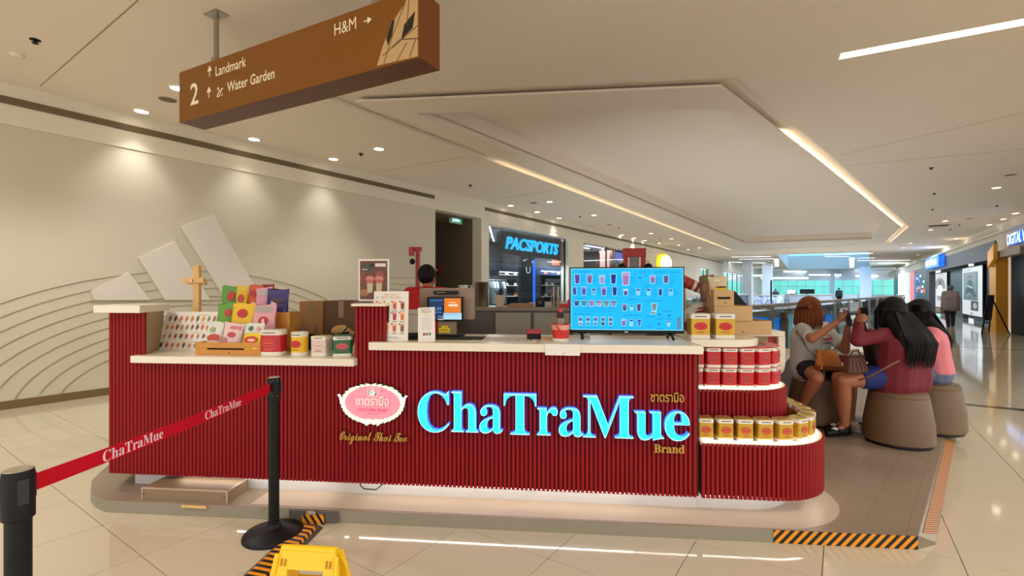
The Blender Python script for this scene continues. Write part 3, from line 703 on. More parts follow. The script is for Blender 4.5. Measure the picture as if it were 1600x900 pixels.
# sports store with posters
ca = CR+.55
struct(CB('wall_store', 24.05, 31.0, ca, ca+.2, 0, 3.02, m_dark)); struct(CB('wall_store', 33.4, 40.2, ca, ca+.2, 0, 3.02, m_dark))
struct(CB('trim_2', 24.05, 24.85, CR, CR+.3, 0, 3.02, m_char)); struct(CB('store_header', 24.05, 40.2, CR-.04, CR-.005, 2.55, 3.2, m_char))
struct(CB('ceiling_store', 24.05, 40.2, CR+.3, CR+5, 3.02, 3.1, m_dark)); struct(CB('wall_store', 24.05, 40.2, CR+5, CR+5.2, 0, 3.1, m_bluelit))  # the rear wall glows blue in place of light in the entrance
def poster(px0, px1, z0, z1, label, kind):
    a, _ = onwall(px1, 450, ca); q, _ = onwall(px0, 450, ca); w = q-a
    t = thing('backlit_poster', label, 'poster', M((a+q)/2, ca, 0), RM+pi, 'backlit posters of the sports store')
    boxpart('light_box', -w/2-.05, w/2+.05, -.1, 0, z0-.05, z1+.05, m_blk, t)
    b = PR(); h = z1-z0; X = lambda f: -w/2+f*w; Z = lambda f: z0+f*h
    b.rect(X(0), Z(0), X(1), Z(1), (206, 212, 216)); b.up()
    if kind == 1:
        b.rect(X(.06), Z(.31), X(.8), Z(.9), (120, 124, 126)); b.up(); b.rect(X(.06), Z(.31), X(.8), Z(.42), (92, 94, 96)); b.rect(X(.72), Z(.42), X(.78), Z(.88), (80, 84, 86)); b.up()
        b.ell(X(.4), Z(.78), w*.09, h*.055, (52, 50, 50)); b.poly([(X(.22), Z(.55)), (X(.3), Z(.72)), (X(.5), Z(.73)), (X(.62), Z(.56)), (X(.55), Z(.5))], (62, 62, 64))
        b.poly([(X(.12), Z(.42)), (X(.2), Z(.55)), (X(.6), Z(.53)), (X(.74), Z(.4)), (X(.62), Z(.38)), (X(.4), Z(.47))], (48, 48, 50)); b.up(); b.poly([(X(.25), Z(.6)), (X(.55), Z(.55)), (X(.57), Z(.585)), (X(.27), Z(.63))], (176, 168, 160)); b.ell(X(.4), Z(.765), w*.05, h*.03, (170, 150, 138))
        b.rect(X(.46), Z(.1), X(.82), Z(.3), (70, 72, 74)); b.up(); b.ell(X(.66), Z(.2), w*.1, h*.06, (168, 164, 160)); b.poly([(X(.4), Z(.03)), (X(.6), Z(.03)), (X(.5), Z(.055))], (30, 30, 32))
        b.rect(X(.08), Z(.935), X(.45), Z(.945), (60, 62, 64))
    else:
        b.poly([(X(.1), Z(.55)), (X(.16), Z(.75)), (X(.35), Z(.86)), (X(.65), Z(.86)), (X(.85), Z(.75)), (X(.92), Z(.55))], (140, 150, 156)); b.up()
        b.ell(X(.52), Z(.73), w*.1, h*.06, (120, 104, 94)); b.poly([(X(.28), Z(.2)), (X(.34), Z(.62)), (X(.5), Z(.67)), (X(.7), Z(.62)), (X(.76), Z(.2))], (232, 234, 236)); b.up(); b.rect(X(.3), Z(.2), X(.74), Z(.34), (150, 158, 164))
    b.build('picture', GLOW, t, loc=(0, -.101, 0))
    return t
poster(1508, 1540, .25, 2.5, 'backlit black and white poster of a seated person, nearest the grey pillar', 1)
poster(1461.5, 1483, .35, 2.45, 'backlit poster of a standing person in white behind the walking man', 2)
s1, _ = onwall(1546, 450, CR+.3)
t = thing('shoe_wall_rack', 'narrow black rack of pale shoes beside the grey pillar', 'shelf', M(25.15, CR+.42, 0), RM+pi)
boxpart('back_panel', -.25, .25, .02, .05, .1, 2.3, m_dark, t)
for k in range(8): boxpart('shelf', -.25, .25, -.12, .015, .3+k*.25, .32+k*.25, m_metal_d, t)
for k in range(8):
    o = bpy.data.objects.new('shoe', shoe_m[0 if k % 3 else 3]); C.objects.link(o); o.location = M(25.15, CR+.38, .3205+k*.25); o.rotation_euler = (0, 0, RM+pi+.2)
    tag(o, 'pale shoe on the narrow rack by the grey pillar, %s from the bottom' % ORD[k], 'shoe', 'shoes on the narrow rack')
t = thing('store_spotlight', 'bright white spotlight under the grey store header', 'lamp', M(25.3, CR+.25, 2.93), RM+pi)
MB().lathe([(.09, -.12), (.09, .0)], 16).build('can', m_white, t); MB().lathe([(.08, -.127), (.08, -.1205)], 16).build('lens', m_bulb, t); boxpart('bracket', -.02, .02, -.02, .02, 0, .09, m_metal_d, t)
s0, z0 = onwall(1454, 409, CR-.05); s1, _ = onwall(1476, 409, CR-.05)
t = thing('shop_sign', 'blue lit box sign with white letters on the grey store header', 'sign', M((s0+s1)/2, CR-.05, 0), RM+pi)
wq = (s0-s1)/2
boxpart('box', -wq, wq, -.25, 0, 2.72, 3.3, m_bluelit, t)
textobj('lettering', 'PLANET SPORTS', .3, m_whitelit, t, loc=(-.1, -.27, 2.86), depth=.03, align='c', width=2*wq*.78, offset=.02)
# stores beyond
for k, (px0, px1, z0, z1, m, nm) in enumerate(((1427, 1450, 0, 2.9, m_dark, 'dark'), (1420, 1427, 0, 2.9, mat('coral_panel', (226, 110, 100), .5, emit=.4), 'coral'), (1404, 1419, .3, 2.9, m_cyan, 'pale'), (1396, 1403, 0, 2.9, m_dark, 'black'))):
    q, _ = onwall(px0, 450, CR); a, _ = onwall(px1, 450, CR)
    q = min(q, 74)
    if q > a: struct(CB('wall_store_front', a, q, CR+.05, CR+.2, z0, z1, m))
q, _ = onwall(1431, 450, CR+.03); a, _ = onwall(1446, 450, CR+.03)
t = thing('shop_display', 'dark shop display with red and blue lit goods beyond the posters', 'display', M((a+q)/2, CR+.045, 0), RM+pi)
b = PR(); w = q-a
for k in range(26):
    x = -w/2+random.random()*w*.85; z = .3+random.random()*2.2
    b.rect(x, z, x+w*.14, z+.18, random.choice([(230, 70, 60), (50, 120, 240), (230, 235, 240), (30, 40, 60), (120, 130, 140)])); b.up()
b.build('goods_print', GLOW, t, loc=(0, -.002, 0))['kind'] = 'stuff'; boxpart('lit_edge', -w/2-.4, -w/2-.05, -.02, 0, .1, 2.6, m_bluelit, t)
for k, px in enumerate((1407, 1411, 1415)):
    s1, _ = onwall(px, 450, CR+.04); tag(CB('light_column', s1-.3, s1+.3, CR-.1, CR+.045, .3, 2.9, m_ledc), 'vertical lit column of the pale shop front, '+('farthest', 'middle', 'nearest')[k], 'lamp', 'lit columns')

# ---- railing around the opening
m_rail = mat('satin_rail', (170, 166, 160), .3, metal=.9, var=.03)
def railing(name, p, q, n, label):
    p, q = Vector((*p, 0)), Vector((*q, 0)); L = (q-p).length
    t = thing(name, label, 'railing', p, atan2(q.y-p.y, q.x-p.x))
    MB().tube([(0, 0, 1.15), (L, 0, 1.15)], .035, 10).build('handrail', m_rail, t, smooth=True)
    for k in range(n):
        boxpart('glass_panel', L*k/n+.03, L*(k+1)/n-.03, -.006, .006, .08, 1.07, m_glass, t)
    for k in range(n+1): boxpart('post', L*k/n-.02, L*k/n+.02, -.03, .03, 0, 1.115, m_rail, t)
    boxpart('base_rail', 0, L, -.04, .04, 0, .07, m_rail, t)
    return t
railing('glass_railing', (3.42, 7.4), (19.5, 24.05), 13, 'long glass railing with a steel handrail behind the seated women')
railing('glass_railing', (19.62, 24.2), (21.9, 27.5), 3, 'short far stretch of glass railing at the end of the opening')
railing('glass_railing', (.35, 9.6), (15.55, 31.9), 14, 'glass railing along the left side of the opening')
railing('glass_railing', (3.2, 7.55), (.5, 9.4), 3, 'glass railing across the near end of the opening behind the kiosk')

# ---- things in the far hall
def world(px, Y): return Vector(((px-800)/F*Y, Y, 0))
m_ctr = mat('white_counter', (206, 214, 220), .4)
for k, (px0, px1, Y, h) in enumerate(((1230, 1296, 40, 1.05), (1172, 1222, 42, 1.0), (1300, 1336, 46, .95))):
    a, q = world(px0, Y), world(px1, Y)
    t = thing('service_counter', 'white service counter in the far hall, '+('middle one under a black monitor', 'left one by the black pole', 'right one in front of a dark figure')[k], 'counter', (a+q)/2, 0, 'far counters')
    w = (q-a).x/2
    boxpart('body', -w, w, -.3, .3, 0, h-.04, m_ctr, t); boxpart('top', -w-.03, w+.03, -.34, .34, h-.04, h, m_white, t)
    for j in range(3): boxpart('front_panel', -w+.05+j*2*w/3, -w+2*w/3-.02+j*2*w/3, -.312, -.301, .1, h-.1, m_coolw, t)
for k, (px, Y, z, w, h, m, lab) in enumerate(((1261, 40, 1.05, 1.2, .38, m_blk, 'wide black monitor on the middle far counter'), (1226.5, 39.8, 1.05, .7, .34, m_whitelit, 'lit white monitor left of the black one on the far counter'))):
    p = world(px, Y)
    if k == 1: p.x = world(1236, 40).x; p.y = 40
    t = thing('monitor', lab, 'monitor', (p.x, p.y, z), 0, 'monitors in the far hall')
    boxpart('stand', -.1, .1, -.08, .08, 0, .015, m_blk, t); boxpart('neck', -.03, .03, -.01, .02, .015, .12, m_blk, t)
    boxpart('screen', -w/2, w/2, -.03, -.012, .06, .06+h, m_blk, t); boxpart('display', -w/2+.02, w/2-.02, -.034, -.0305, .08, .04+h, m, t)
t = thing('black_post', 'tall black post among the far counters', 'post', world(1205, 38), 0)
MB().tube([(0, 0, .02), (0, 0, 2.2)], .06, 10).build('shaft', m_blk, t); MB().lathe([(.25, 0), (.25, .02), (.06, .05)], 16).build('base', m_blk, t)
def armchair(px, Y, label, rz):
    t = thing('armchair', label, 'chair', world(px, Y), rz, 'dark armchairs in the far hall')
    boxpart('seat', -.3, .3, -.3, .3, .22, .42, m_char, t, bevel=.04); boxpart('backrest', -.3, .3, .22, .36, .3, .85, m_char, t, bevel=.04)
    for x in (-1, 1): boxpart('armrest', x*.36-.06, x*.36+.06, -.3, .34, .22, .6, m_char, t, bevel=.03)
    for x in (-1, 1):
        for y in (-1, 1): boxpart('leg', x*.33-.02, x*.33+.02, y*.26-.02, y*.26+.02, 0, .22, m_metal_d, t)
for k, (px, rz) in enumerate(((1345, .3), (1362, -.5), (1380, 2.6), (1398, 3.4))): armchair(px, 34+k*.6, 'dark armchair in the far hall, %s of four from the left' % ORD[k], rz)
def bicycle(px, Y, label, rz):
    t = thing('bicycle', label, 'bicycle', world(px, Y), rz, 'bicycles in the far hall')
    for x in (-.5, .5):
        w_ = MB().tube([(x+.33*cos(2*pi*k/24), 0, .34+.33*sin(2*pi*k/24)) for k in range(24)], .018, 6, closed=True).build('wheel', m_blk, t)
        for k in range(8): MB().tube([(x, 0, .34), (x+.32*cos(pi*k/4), 0, .34+.32*sin(pi*k/4))], .004, 4).build('spoke', m_steel, w_)
    MB().tube([(-.5, 0, .34), (-.15, 0, .75), (.36, 0, .75), (-.05, 0, .32), (-.5, 0, .34)], .018, 6).tube([(.5, 0, .34), (.36, 0, .75), (.33, 0, .9)], .018, 6).tube([(-.05, 0, .32), (-.2, 0, .9)], .018, 6).build('frame', m_bluelit if k else m_red, t)
    boxpart('saddle', -.33, -.08, -.06, .06, .89, .94, m_blk, t); MB().tube([(.33, -.25, .93), (.33, .25, .93)], .015, 6).build('handlebar', m_blk, t)
bicycle(1193, 36, 'bicycle parked left of the black post in the far hall', .2); bicycle(1216, 36.5, 'bicycle parked right of the black post in the far hall', -.2)
# ================================================================== KIOSK
m_slat = mat('red_painted_slat', (146, 17, 25), .55, var=.05, scale=6, spec=.28)
m_redback = mat('dark_red_backing', (70, 10, 14), .7)
m_top = mat('cream_solid_surface', (240, 232, 214), .28, var=.015)
m_brown = mat('beige_laminate', (160, 136, 106), .5)
m_kick = mat('silver_kickplate', (206, 206, 206), .35, metal=.2)
m_edge = mat('grey_platform_edge', (146, 138, 120), .6, var=.08, scale=5, bump=.2)
m_plank = mat('grey_wood_plank', (146, 128, 110), .42, var=.30, scale=2.2, bump=.05)
m_plank2 = mat('pale_wood_strip', (190, 172, 152), .42, var=.2, scale=2.5)
m_alu = mat('metal_edge_trim', (150, 134, 112), .38, metal=.6, var=.08)
m_wood = mat('light_wood', (226, 184, 118), .55, var=.10, scale=6, stretch=(2, 2, 14))
m_pine = mat('pine_crate_wood', (208, 172, 122), .6, var=.10, scale=5, stretch=(1, 1, 10))
m_honey = mat('honey_crate_wood', (206, 142, 58), .5, var=.10, scale=5, stretch=(1, 1, 10))
m_card = mat('cardboard', (176, 134, 92), .8, var=.06)
m_carddk = mat('dark_cardboard', (112, 82, 62), .8, var=.06)
m_paper = mat('white_paper', (240, 236, 228), .6, var=.015)
m_acryl = glass('acrylic', (245, 245, 245), .1)
def kthing(name, label, cat, u, v, z, rz=0.0, group=None): return thing(name, label, cat, K(u, v, z), -AK+rz, group)
def clip(poly, a, b, c):                       # keep a*x+b*y <= c
    out = []
    for i in range(len(poly)):
        p, q = poly[i], poly[(i+1) % len(poly)]; dp, dq = a*p[0]+b*p[1]-c, a*q[0]+b*q[1]-c
        if dp <= 0: out.append(p)
        if dp*dq < 0: t = dp/(dp-dq); out.append((p[0]+t*(q[0]-p[0]), p[1]+t*(q[1]-p[1])))
    return out
# ---- platform
PZ = .076
plat = kthing('platform', 'low grey platform with wood look deck carrying the tea kiosk', 'platform', 0, 0, 0)
deck = [(onzc(1434, 837, PZ)[0]+.004, onzc(1434, 837, PZ)[1]), (onzc(1493, 610, PZ)[0]+.004, onzc(1493, 610, PZ)[1]), (8.0, 4.9), (2.4, 4.6), (-1.0, 2.2), (-.56, .55), (-.42, .30), (-.26, .14), (-.14, .06), (-.02, .006)]
MB().prism(deck, 0, PZ-.004).build('body', m_edge, plat)
wx, wy = .619, .785; nx, ny = wy, -wx
k = 0; ds = [p[0]*nx+p[1]*ny for p in deck]
x = min(ds)
while x < max(ds):
    pl = clip(clip(deck, -nx, -ny, -x), nx, ny, x+.1832)
    if len(pl) > 2: MB().prism(pl, PZ-.004, PZ).build('plank', m_plank, plat)
    x += .184
i0, i1, o0, o1 = onzc(1434, 837, PZ), onzc(1493, 610, PZ), onzc(1462, 851, 0), onzc(1507, 618, 0)
MB().prism([(.95, .05), (4.15, .05)]+[(4.15+.52*sin(pi/2*k/12), .57-.52*cos(pi/2*k/12)) for k in range(13)]+[(4.67, 1.1), (3.9, 1.1), (3.9, .3), (.95, .3)], PZ, PZ+.0004).build('pale_strip', m_plank2, plat)
eb = MB(); eb.add([(*i0, 0), (*i1, 0), (*o1, 0), (*o0, 0), (*i0, PZ+.001), (*i1, PZ+.001), (o1[0], o1[1], .014), (o0[0], o0[1], .014)], [(3, 2, 1, 0), (4, 7, 6, 5), (0, 4, 5, 1), (2, 6, 7, 3), (0, 3, 7, 4), (1, 5, 6, 2)])
eb.build('edge_ramp', m_alu, plat)
HZK, HZY = (22, 20, 18), (236, 152, 28)
hb = PR(); n = 66; f0, f1 = .012, .46
def onramp(f, g, e=.003):
    a = [i0[j]+(i1[j]-i0[j])*f for j in (0, 1)]; c = [o0[j]+(o1[j]-o0[j])*f for j in (0, 1)]
    return (a[0]+(c[0]-a[0])*g+e*.6, a[1]+(c[1]-a[1])*g-e*.6, (PZ+.001)*(1-g)+.014*g+e*.7)
for k in range(n):
    for col, a, q in ((HZY, 0, .52), (HZK, .52, 1)):
        fa, fb = f0+(f1-f0)*(k+a)/n, f0+(f1-f0)*(k+q)/n; sh = .012
        hb.add([onramp(fa, .2), onramp(fa+sh, .97), onramp(fb+sh, .97), onramp(fb, .2)], [(0, 1, 2, 3)], 0, (214, 132, 40) if col == HZY else col)
hb.build('ramp_tape', PRINT, plat)
fsl = (i0[1]-.006)/(i0[0]+.02)
ft = PR(); L0 = onv(1209, 840, .03)[0]; L1 = 4.86; n = 15; hgt = .074
ft.rect(0, 0, L1-L0, hgt, HZK); ft.up()
for k in range(-1, n+1):
    w = (L1-L0)/n; x0 = k*w; pts = [(x0, 0), (x0+w*.5, 0), (x0+w*.5+hgt*.9, hgt), (x0+hgt*.9, hgt)]
    q = clip(clip(pts, -1, 0, 0), 1, 0, L1-L0)
    if len(q) > 2: ft.poly(q, HZY)
o = ft.build('hazard_tape', PRINT, plat, loc=(L0, .006+fsl*(L0+.02)-.003, .001)); o.rotation_euler = (0, 0, fsl)

# ---- main counter: red slats on a backing
SP = .0268
ctr = kthing('kiosk_counter', 'long red slatted tea kiosk counter with lit lettering on its front', 'counter', 0, 0, PZ)
UP0, UP1 = onv(555, 500, .17)[0], 1.80
ULEFT, UR = -.165, 3.735
zt = lambda u: 1.276 if u < .10 else (.944 if u < UP0 else (1.325 if u < UP1 else 1.049))
slat_me = {}
def slat(h):
    h = round(h, 3)
    if h not in slat_me:
        p = [(-.0105, .012), (-.0105, -.004), (-.006, -.009), (.006, -.009), (.0105, -.004), (.0105, .012)]
        slat_me[h] = MB().prism(p, 0, h).mesh('slat', m_slat)
    return slat_me[h]
n = int((UR-ULEFT)/SP)
for k in range(n):
    u = ULEFT+SP*(k+.5); o = bpy.data.objects.new('slat', slat(zt(u)-.182)); C.objects.link(o); o.parent = ctr; o.location = (u, .182, .182-PZ)
bk = MB()
for a, q, h in ((.11, UP0, .944), (UP0, UP1, 1.325), (UP1, UR, 1.049)): bk.box(a, q, .1958, .24, .19-PZ, h-PZ)
bk.build('backing', m_redback, ctr)
MB().prism([(ULEFT, .196), (.105, .196), (-.06, .52), (-.33, .52)], .172-PZ, 1.276-PZ).build('end_post', m_brown, ctr)
boxpart('post_core', UP0+.01, UP1, .242, .55, 1.0-PZ, 1.325-PZ, m_brown, ctr)
boxpart('side_panel', UP0+.01, UP0+.04, .242, .9, .1, .94-PZ, m_brown, ctr)
boxpart('kick_plate', -.06, 3.742, .275, .56, 0, .185-PZ, m_kick, ctr)
boxpart('inner_body', UP1+.02, 3.7, .245, .62, .19-PZ, 1.045-PZ, m_brown, ctr); boxpart('inner_body', .12, UP0-.02, .245, .62, .19-PZ, .94-PZ, m_brown, ctr)
m_stripw = mat('kick_led', (255, 246, 232), .5, emit=16, ecol=(255, 244, 230), var=0)
for a, q in ((.35, 1.42), (1.50, 1.53), (1.60, 3.35)): boxpart('led_strip', a, q, .1965, .204, .180-PZ, .1845-PZ, m_stripw, ctr)
bd = MB()
for k in range(40): bd.box(3.36+k*.0092, 3.364+k*.0092, .1965, .204, .181-PZ, .1845-PZ)
o = bd.build('led_dots', m_stripw, ctr); o['kind'] = 'stuff'
boxpart('led_mask', ULEFT, UR, .1944, .1956, .1825-PZ, .192-PZ, m_redback, ctr)  # added strip that blocks direct view of the LEDs through the slat gaps
MB().tube([(1.60, .27, .1), (1.605, .2, .085), (1.64, .18, .07), (1.72, .18, .068), (1.75, .2, .09), (1.75, .27, .1)], .004, 6).build('loose_wire', m_blk, ctr)

def worktop(label, poly, z0, z1):
    return tag(MB().prism(poly, z0, z1).build('worktop', m_top, loc=K(0, 0), rz=-AK, bevel=.004), label, 'worktop', 'cream kiosk worktops')
worktop('cream top of the left end post, highest at the left', [(-.215, .115), (.125, .115), (-.03, .54), (-.37, .54)], 1.2762, 1.327)
worktop('lower cream worktop with menu board, tea pouches and tins', [(.055, .115), (1.60, .115), (1.60, .175), (UP0-.003, .175), (UP0-.003, .78), (-.18, .78), (-.04, .53)], .9445, .992)
worktop('upper cream worktop carrying the television and register', [(UP0+.11, .115), (UR+.005, .115), (UR+.005, .74), (UP1+.003, .74), (UP1+.003, .168), (UP0+.11, .168)], 1.0495, 1.10)
worktop('narrow cream cap of the middle red post under a poster', [(UP0-.012, .13), (UP1, .13), (UP1, .56), (UP0-.012, .56)], 1.3255, 1.343)

# ---- lit lettering on the front
sign = kthing('lit_lettering', 'big cyan lit serif letters across the red slatted front', 'sign', 0, .173, 0)
m_lface = mat('cyan_letter_face', (30, 200, 255), .35, emit=.95, ecol=(22, 186, 252), var=0)
m_ledge = mat('letter_edge', (170, 232, 255), .3, emit=.8, ecol=(160, 228, 255), var=0)
m_lside = mat('letter_side', (60, 150, 235), .4, emit=.6, ecol=(70, 160, 240), var=0)
m_lback = mat('letter_backlight', (20, 80, 255), .4, emit=1.6, ecol=(20, 90, 255), var=0)
for ch, x0, x1, base in (('C', 652.6, 702, 674.5), ('h', 705, 747.4, 675.5), ('a', 749, 785.5, 676.5), ('T', 787, 838, 679.5), ('r', 839, 871.5, 680.5), ('a', 873, 911.6, 681.5), ('M', 911, 990, 684.5), ('u', 991.6, 1037.6, 687), ('e', 1039, 1078, 688)):
    ua, ub, zb = onv(x0, base, .13)[0], onv(x1, base, .13)[0], onv((x0+x1)/2, base, .13)[1]
    cap = {'h': .268, 'T': .268, 'M': .27, 'C': .262}.get(ch, .262)
    L = textobj('letter', bold(ch), cap, [m_ledge, m_lside], sign, loc=(ua, -.03, zb), depth=.03, width=ub-ua, offset=-.002)
    textobj('letter_face', bold(ch), cap*.97, m_lface, L, loc=(.005, -.0165, .0035), depth=.004, width=ub-ua-.010, offset=-.012)
    textobj('back_glow', bold(ch), cap, m_lback, L, loc=(0, .022, 0), depth=.008, width=ub-ua, offset=0)
m_gold = mat('gold_letter', (200, 146, 64), .4, metal=.25, var=.1)
m_goldrim = mat('dark_letter_rim', (70, 26, 14), .6)
def goldtext(name, body, px0, px1, base, h, label, sq=None):
    ua, ub, zb = onv(px0, base, .16)[0], onv(px1, base, .16)[0], onv((px0+px1)/2, base, .16)[1]
    t = kthing(name, label, 'sign', ua, .164, zb, 0, 'gold lettering')
    textobj('lettering', body, h, m_gold, t, loc=(0, -.012, 0), depth=.012, width=ub-ua, offset=.014)
    textobj('rim', body, h, m_goldrim, t, loc=(0, -.002, 0), depth=.006, width=ub-ua, offset=.03)
goldtext('gold_lettering', 'ชาตรามือ', 1016, 1068, 627, .055, 'small gold Thai lettering above the last cyan letter')
goldtext('gold_lettering', bold('Brand'), 1021, 1069, 706.5, .05, 'small gold serif lettering below the last cyan letter')
goldtext('gold_lettering', script('Original Thai Tea'), 532, 637, 688, .062, 'gold script lettering under the pink oval emblem')
# oval emblem
uc, zc = onv(583, 629.5, .14); ow, oh = (onv(630, 629, .14)[0]-onv(537, 629, .14)[0])/2, .118
emb = kthing('oval_emblem', 'pink oval backlit emblem with pale leaf border left of the cyan letters', 'sign', uc, .17, zc)
m_pink = mat('pink_emblem', (255, 120, 135), .4, emit=.75, ecol=(250, 118, 132), var=0)
m_leaf = mat('pale_green_leaf', (205, 250, 205), .4, emit=.7, ecol=(196, 246, 200), var=0)
m_lead = mat('emblem_rim', (90, 60, 50), .5)
MB().plate([(ow*1.04*cos(2*pi*k/40), oh*1.04*sin(2*pi*k/40)) for k in range(40)], -.035, -.002).build('body', m_lead, emb)
MB().plate([(ow*cos(2*pi*k/40), oh*sin(2*pi*k/40)) for k in range(40)], -.038, -.0352).build('face', m_pink, emb)
for k in range(34):
    a = 2*pi*k/34+.05; x, z = ow*.97*cos(a), oh*.97*sin(a); top = sin(a) > .86
    d = -1 if cos(a) > 0 else 1; tx, tz = -ow*sin(a)*d, oh*cos(a)*d
    if sin(a) < -.2 or True: tx, tz = (tx, tz)
    l = sqrt(tx*tx+tz*tz); tx, tz = tx/l, tz/l; nx_, nz_ = cos(a), sin(a)*1.2
    s_ = .018 if top else .027
    pts = [(x-tx*s_, z-tz*s_), (x+nx_*s_*.45, z+nz_*s_*.45), (x+tx*s_+nx_*s_*.6, z+tz*s_+nz_*s_*.6), (x+tx*s_*.4-nx_*.3*s_, z+tz*s_*.4-nz_*.3*s_)]
    MB().plate(pts, -.046-.001*(k % 2), -.038).build('leaf', m_leaf, emb)
for s in (-1, 1):
    MB().tube([(s*.01+s*.022*(1-cos(t*.5))*.8, -.045, -oh*1.02+.016*sin(t*.5)) for t in range(10)], .007, 6).build('scroll', m_leaf, emb)
    MB().plate([(s*ow*1.0, .02), (s*ow*1.1, .055), (s*ow*1.17, .05), (s*ow*1.1, .035), (s*ow*1.06, -.01)], -.05, -.04).build('curl', m_whitelit, emb)
b = PR(); CR_ = (255, 246, 215)
b.text('ชาตรามือ', 0, -.018, .055, (120, 90, 70), 'c', width=ow*1.14); b.up(); b.text('ชาตรามือ', -.002, -.015, .055, CR_, 'c', width=ow*1.12)
b.text(bold('ChaTraMue Brand'), 0, -.052, .021, (225, 30, 70), 'c', width=ow*.96); b.text('SINCE 1945', 0, -.072, .011, (228, 50, 84), 'c', width=ow*.4)
for k in range(16):
    a = 2*pi*k/16
    if sin(a) < .93: b.poly([(.035*cos(a+j*.07)*(1.0 if j else 1), .07+.03*sin(a+j*.07)*1.0) if i else (.041*cos(a+j*.07), .07+.035*sin(a+j*.07)) for i, j in ((0, -1), (0, 1), (1, 1), (1, -1))], CR_)
b.poly([(-.022, .052), (-.02, .075), (-.006, .08), (-.004, .1), (.0, .1), (.006, .082), (.02, .062), (.014, .05), (-.004, .047)], (205, 245, 205)); b.up(); b.poly([(.012, .05), (.02, .068), (.026, .062), (.018, .048)], (60, 60, 150)); b.poly([(-.018, .06), (-.004, .063), (-.004, .066), (-.018, .063)], (90, 150, 100)); b.poly([(-.018, .068), (-.004, .071), (-.004, .074), (-.018, .071)], (90, 150, 100))
b.text('®', .062, .072, .012, (225, 40, 70), 'c')
b.build('emblem_print', GLOW, emb, loc=(0, -.0384, 0))

# ---- tiered round display at the right end
disp = kthing('tiered_display', 'two tier rounded red slatted display with glowing ledges at the right end', 'display', 0, 0, PZ)
def path(u0, v0, u1, v1, r, step):
    pts = []; L1 = u1-r-u0; L2 = pi/2*r; L3 = v1-v0-r; T = L1+L2+L3; d = step/2
    while d < T:
        if d < L1: pts.append((u0+d, v0, 0.0))
        elif d < L1+L2: a = (d-L1)/r; pts.append((u1-r+r*sin(a), v0+r-r*cos(a), a))
        else: pts.append((u1, v0+r+d-L1-L2, pi/2))
        d += step
    return pts
def region(u0, v0, u1, v1, r, n=12): return [(u0, v0)]+[(u1-r+r*sin(pi/2*k/n), v0+r-r*cos(pi/2*k/n)) for k in range(n+1)]+[(u1, v1), (u0, v1)]
T1 = (3.745, .18, 4.60, 1.18, .42); T2 = (3.745, .375, 4.425, 1.14, .32)
def tier(T, z0, z1, zc):
    u0, v0, u1, v1, r = T
    q = (u0, v0+.014, u1-.014, v1, r-.014)
    MB().prism(region(*q), z0-PZ+.01, z1-PZ-.014).build('tier_body', m_redback, disp)
    for (u, v, a) in path(*T, SP):
        o = bpy.data.objects.new('slat', slat(z1-z0)); C.objects.link(o); o.parent = disp; o.location = (u, v, z0-PZ); o.rotation_euler = (0, 0, a)
    MB().prism(region(u0, v0+.004, u1-.004, v1, r-.004), z1-PZ-.0135, z1-PZ+.004).build('ledge', m_top, disp)
    pts = [(u, v, z1-PZ+.009) for (u, v, a) in path(u0, v0+.028, u1-.028, v1, r-.028, .04)]
    MB().tube(pts, .0045, 6).build('ledge_led', m_stripl, disp)
m_stripl = mat('ledge_led', (255, 236, 200), .5, emit=3.2, ecol=(255, 232, 196), var=0)
tier(T1, .18, .505, 0); tier(T2, .52, .792, 0)
MB().prism(region(3.745, .28, 4.42, 1.15, .38), 0, .19-PZ).build('kick_base', m_kick, disp)
MB().prism(region(3.74, .70, 4.15, 1.1, .2), .797-PZ, 1.06-PZ).build('core', m_brown, disp)
MB().prism(region(3.745, .405, 4.235, 1.15, .24), 1.06-PZ, 1.108-PZ).build('round_top', m_top, disp, bevel=.004)
MB().prism(region(3.745, .25, 4.44, 1.15, .4), 0, .0006).build('base_plate', m_plank2, disp)
for (u, v, a) in path(3.76, .18+.022, 4.60-.022, 1.1, .40, .0125):
    pass
ld = MB()
for (u, v, a) in path(3.76, .204, 4.576, 1.0, .40, .0105): ld.box(u-.002, u+.002, v-.003, v+.003, .180-PZ, .1845-PZ)
o = ld.build('led_dots', m_stripw, disp); o['kind'] = 'stuff'

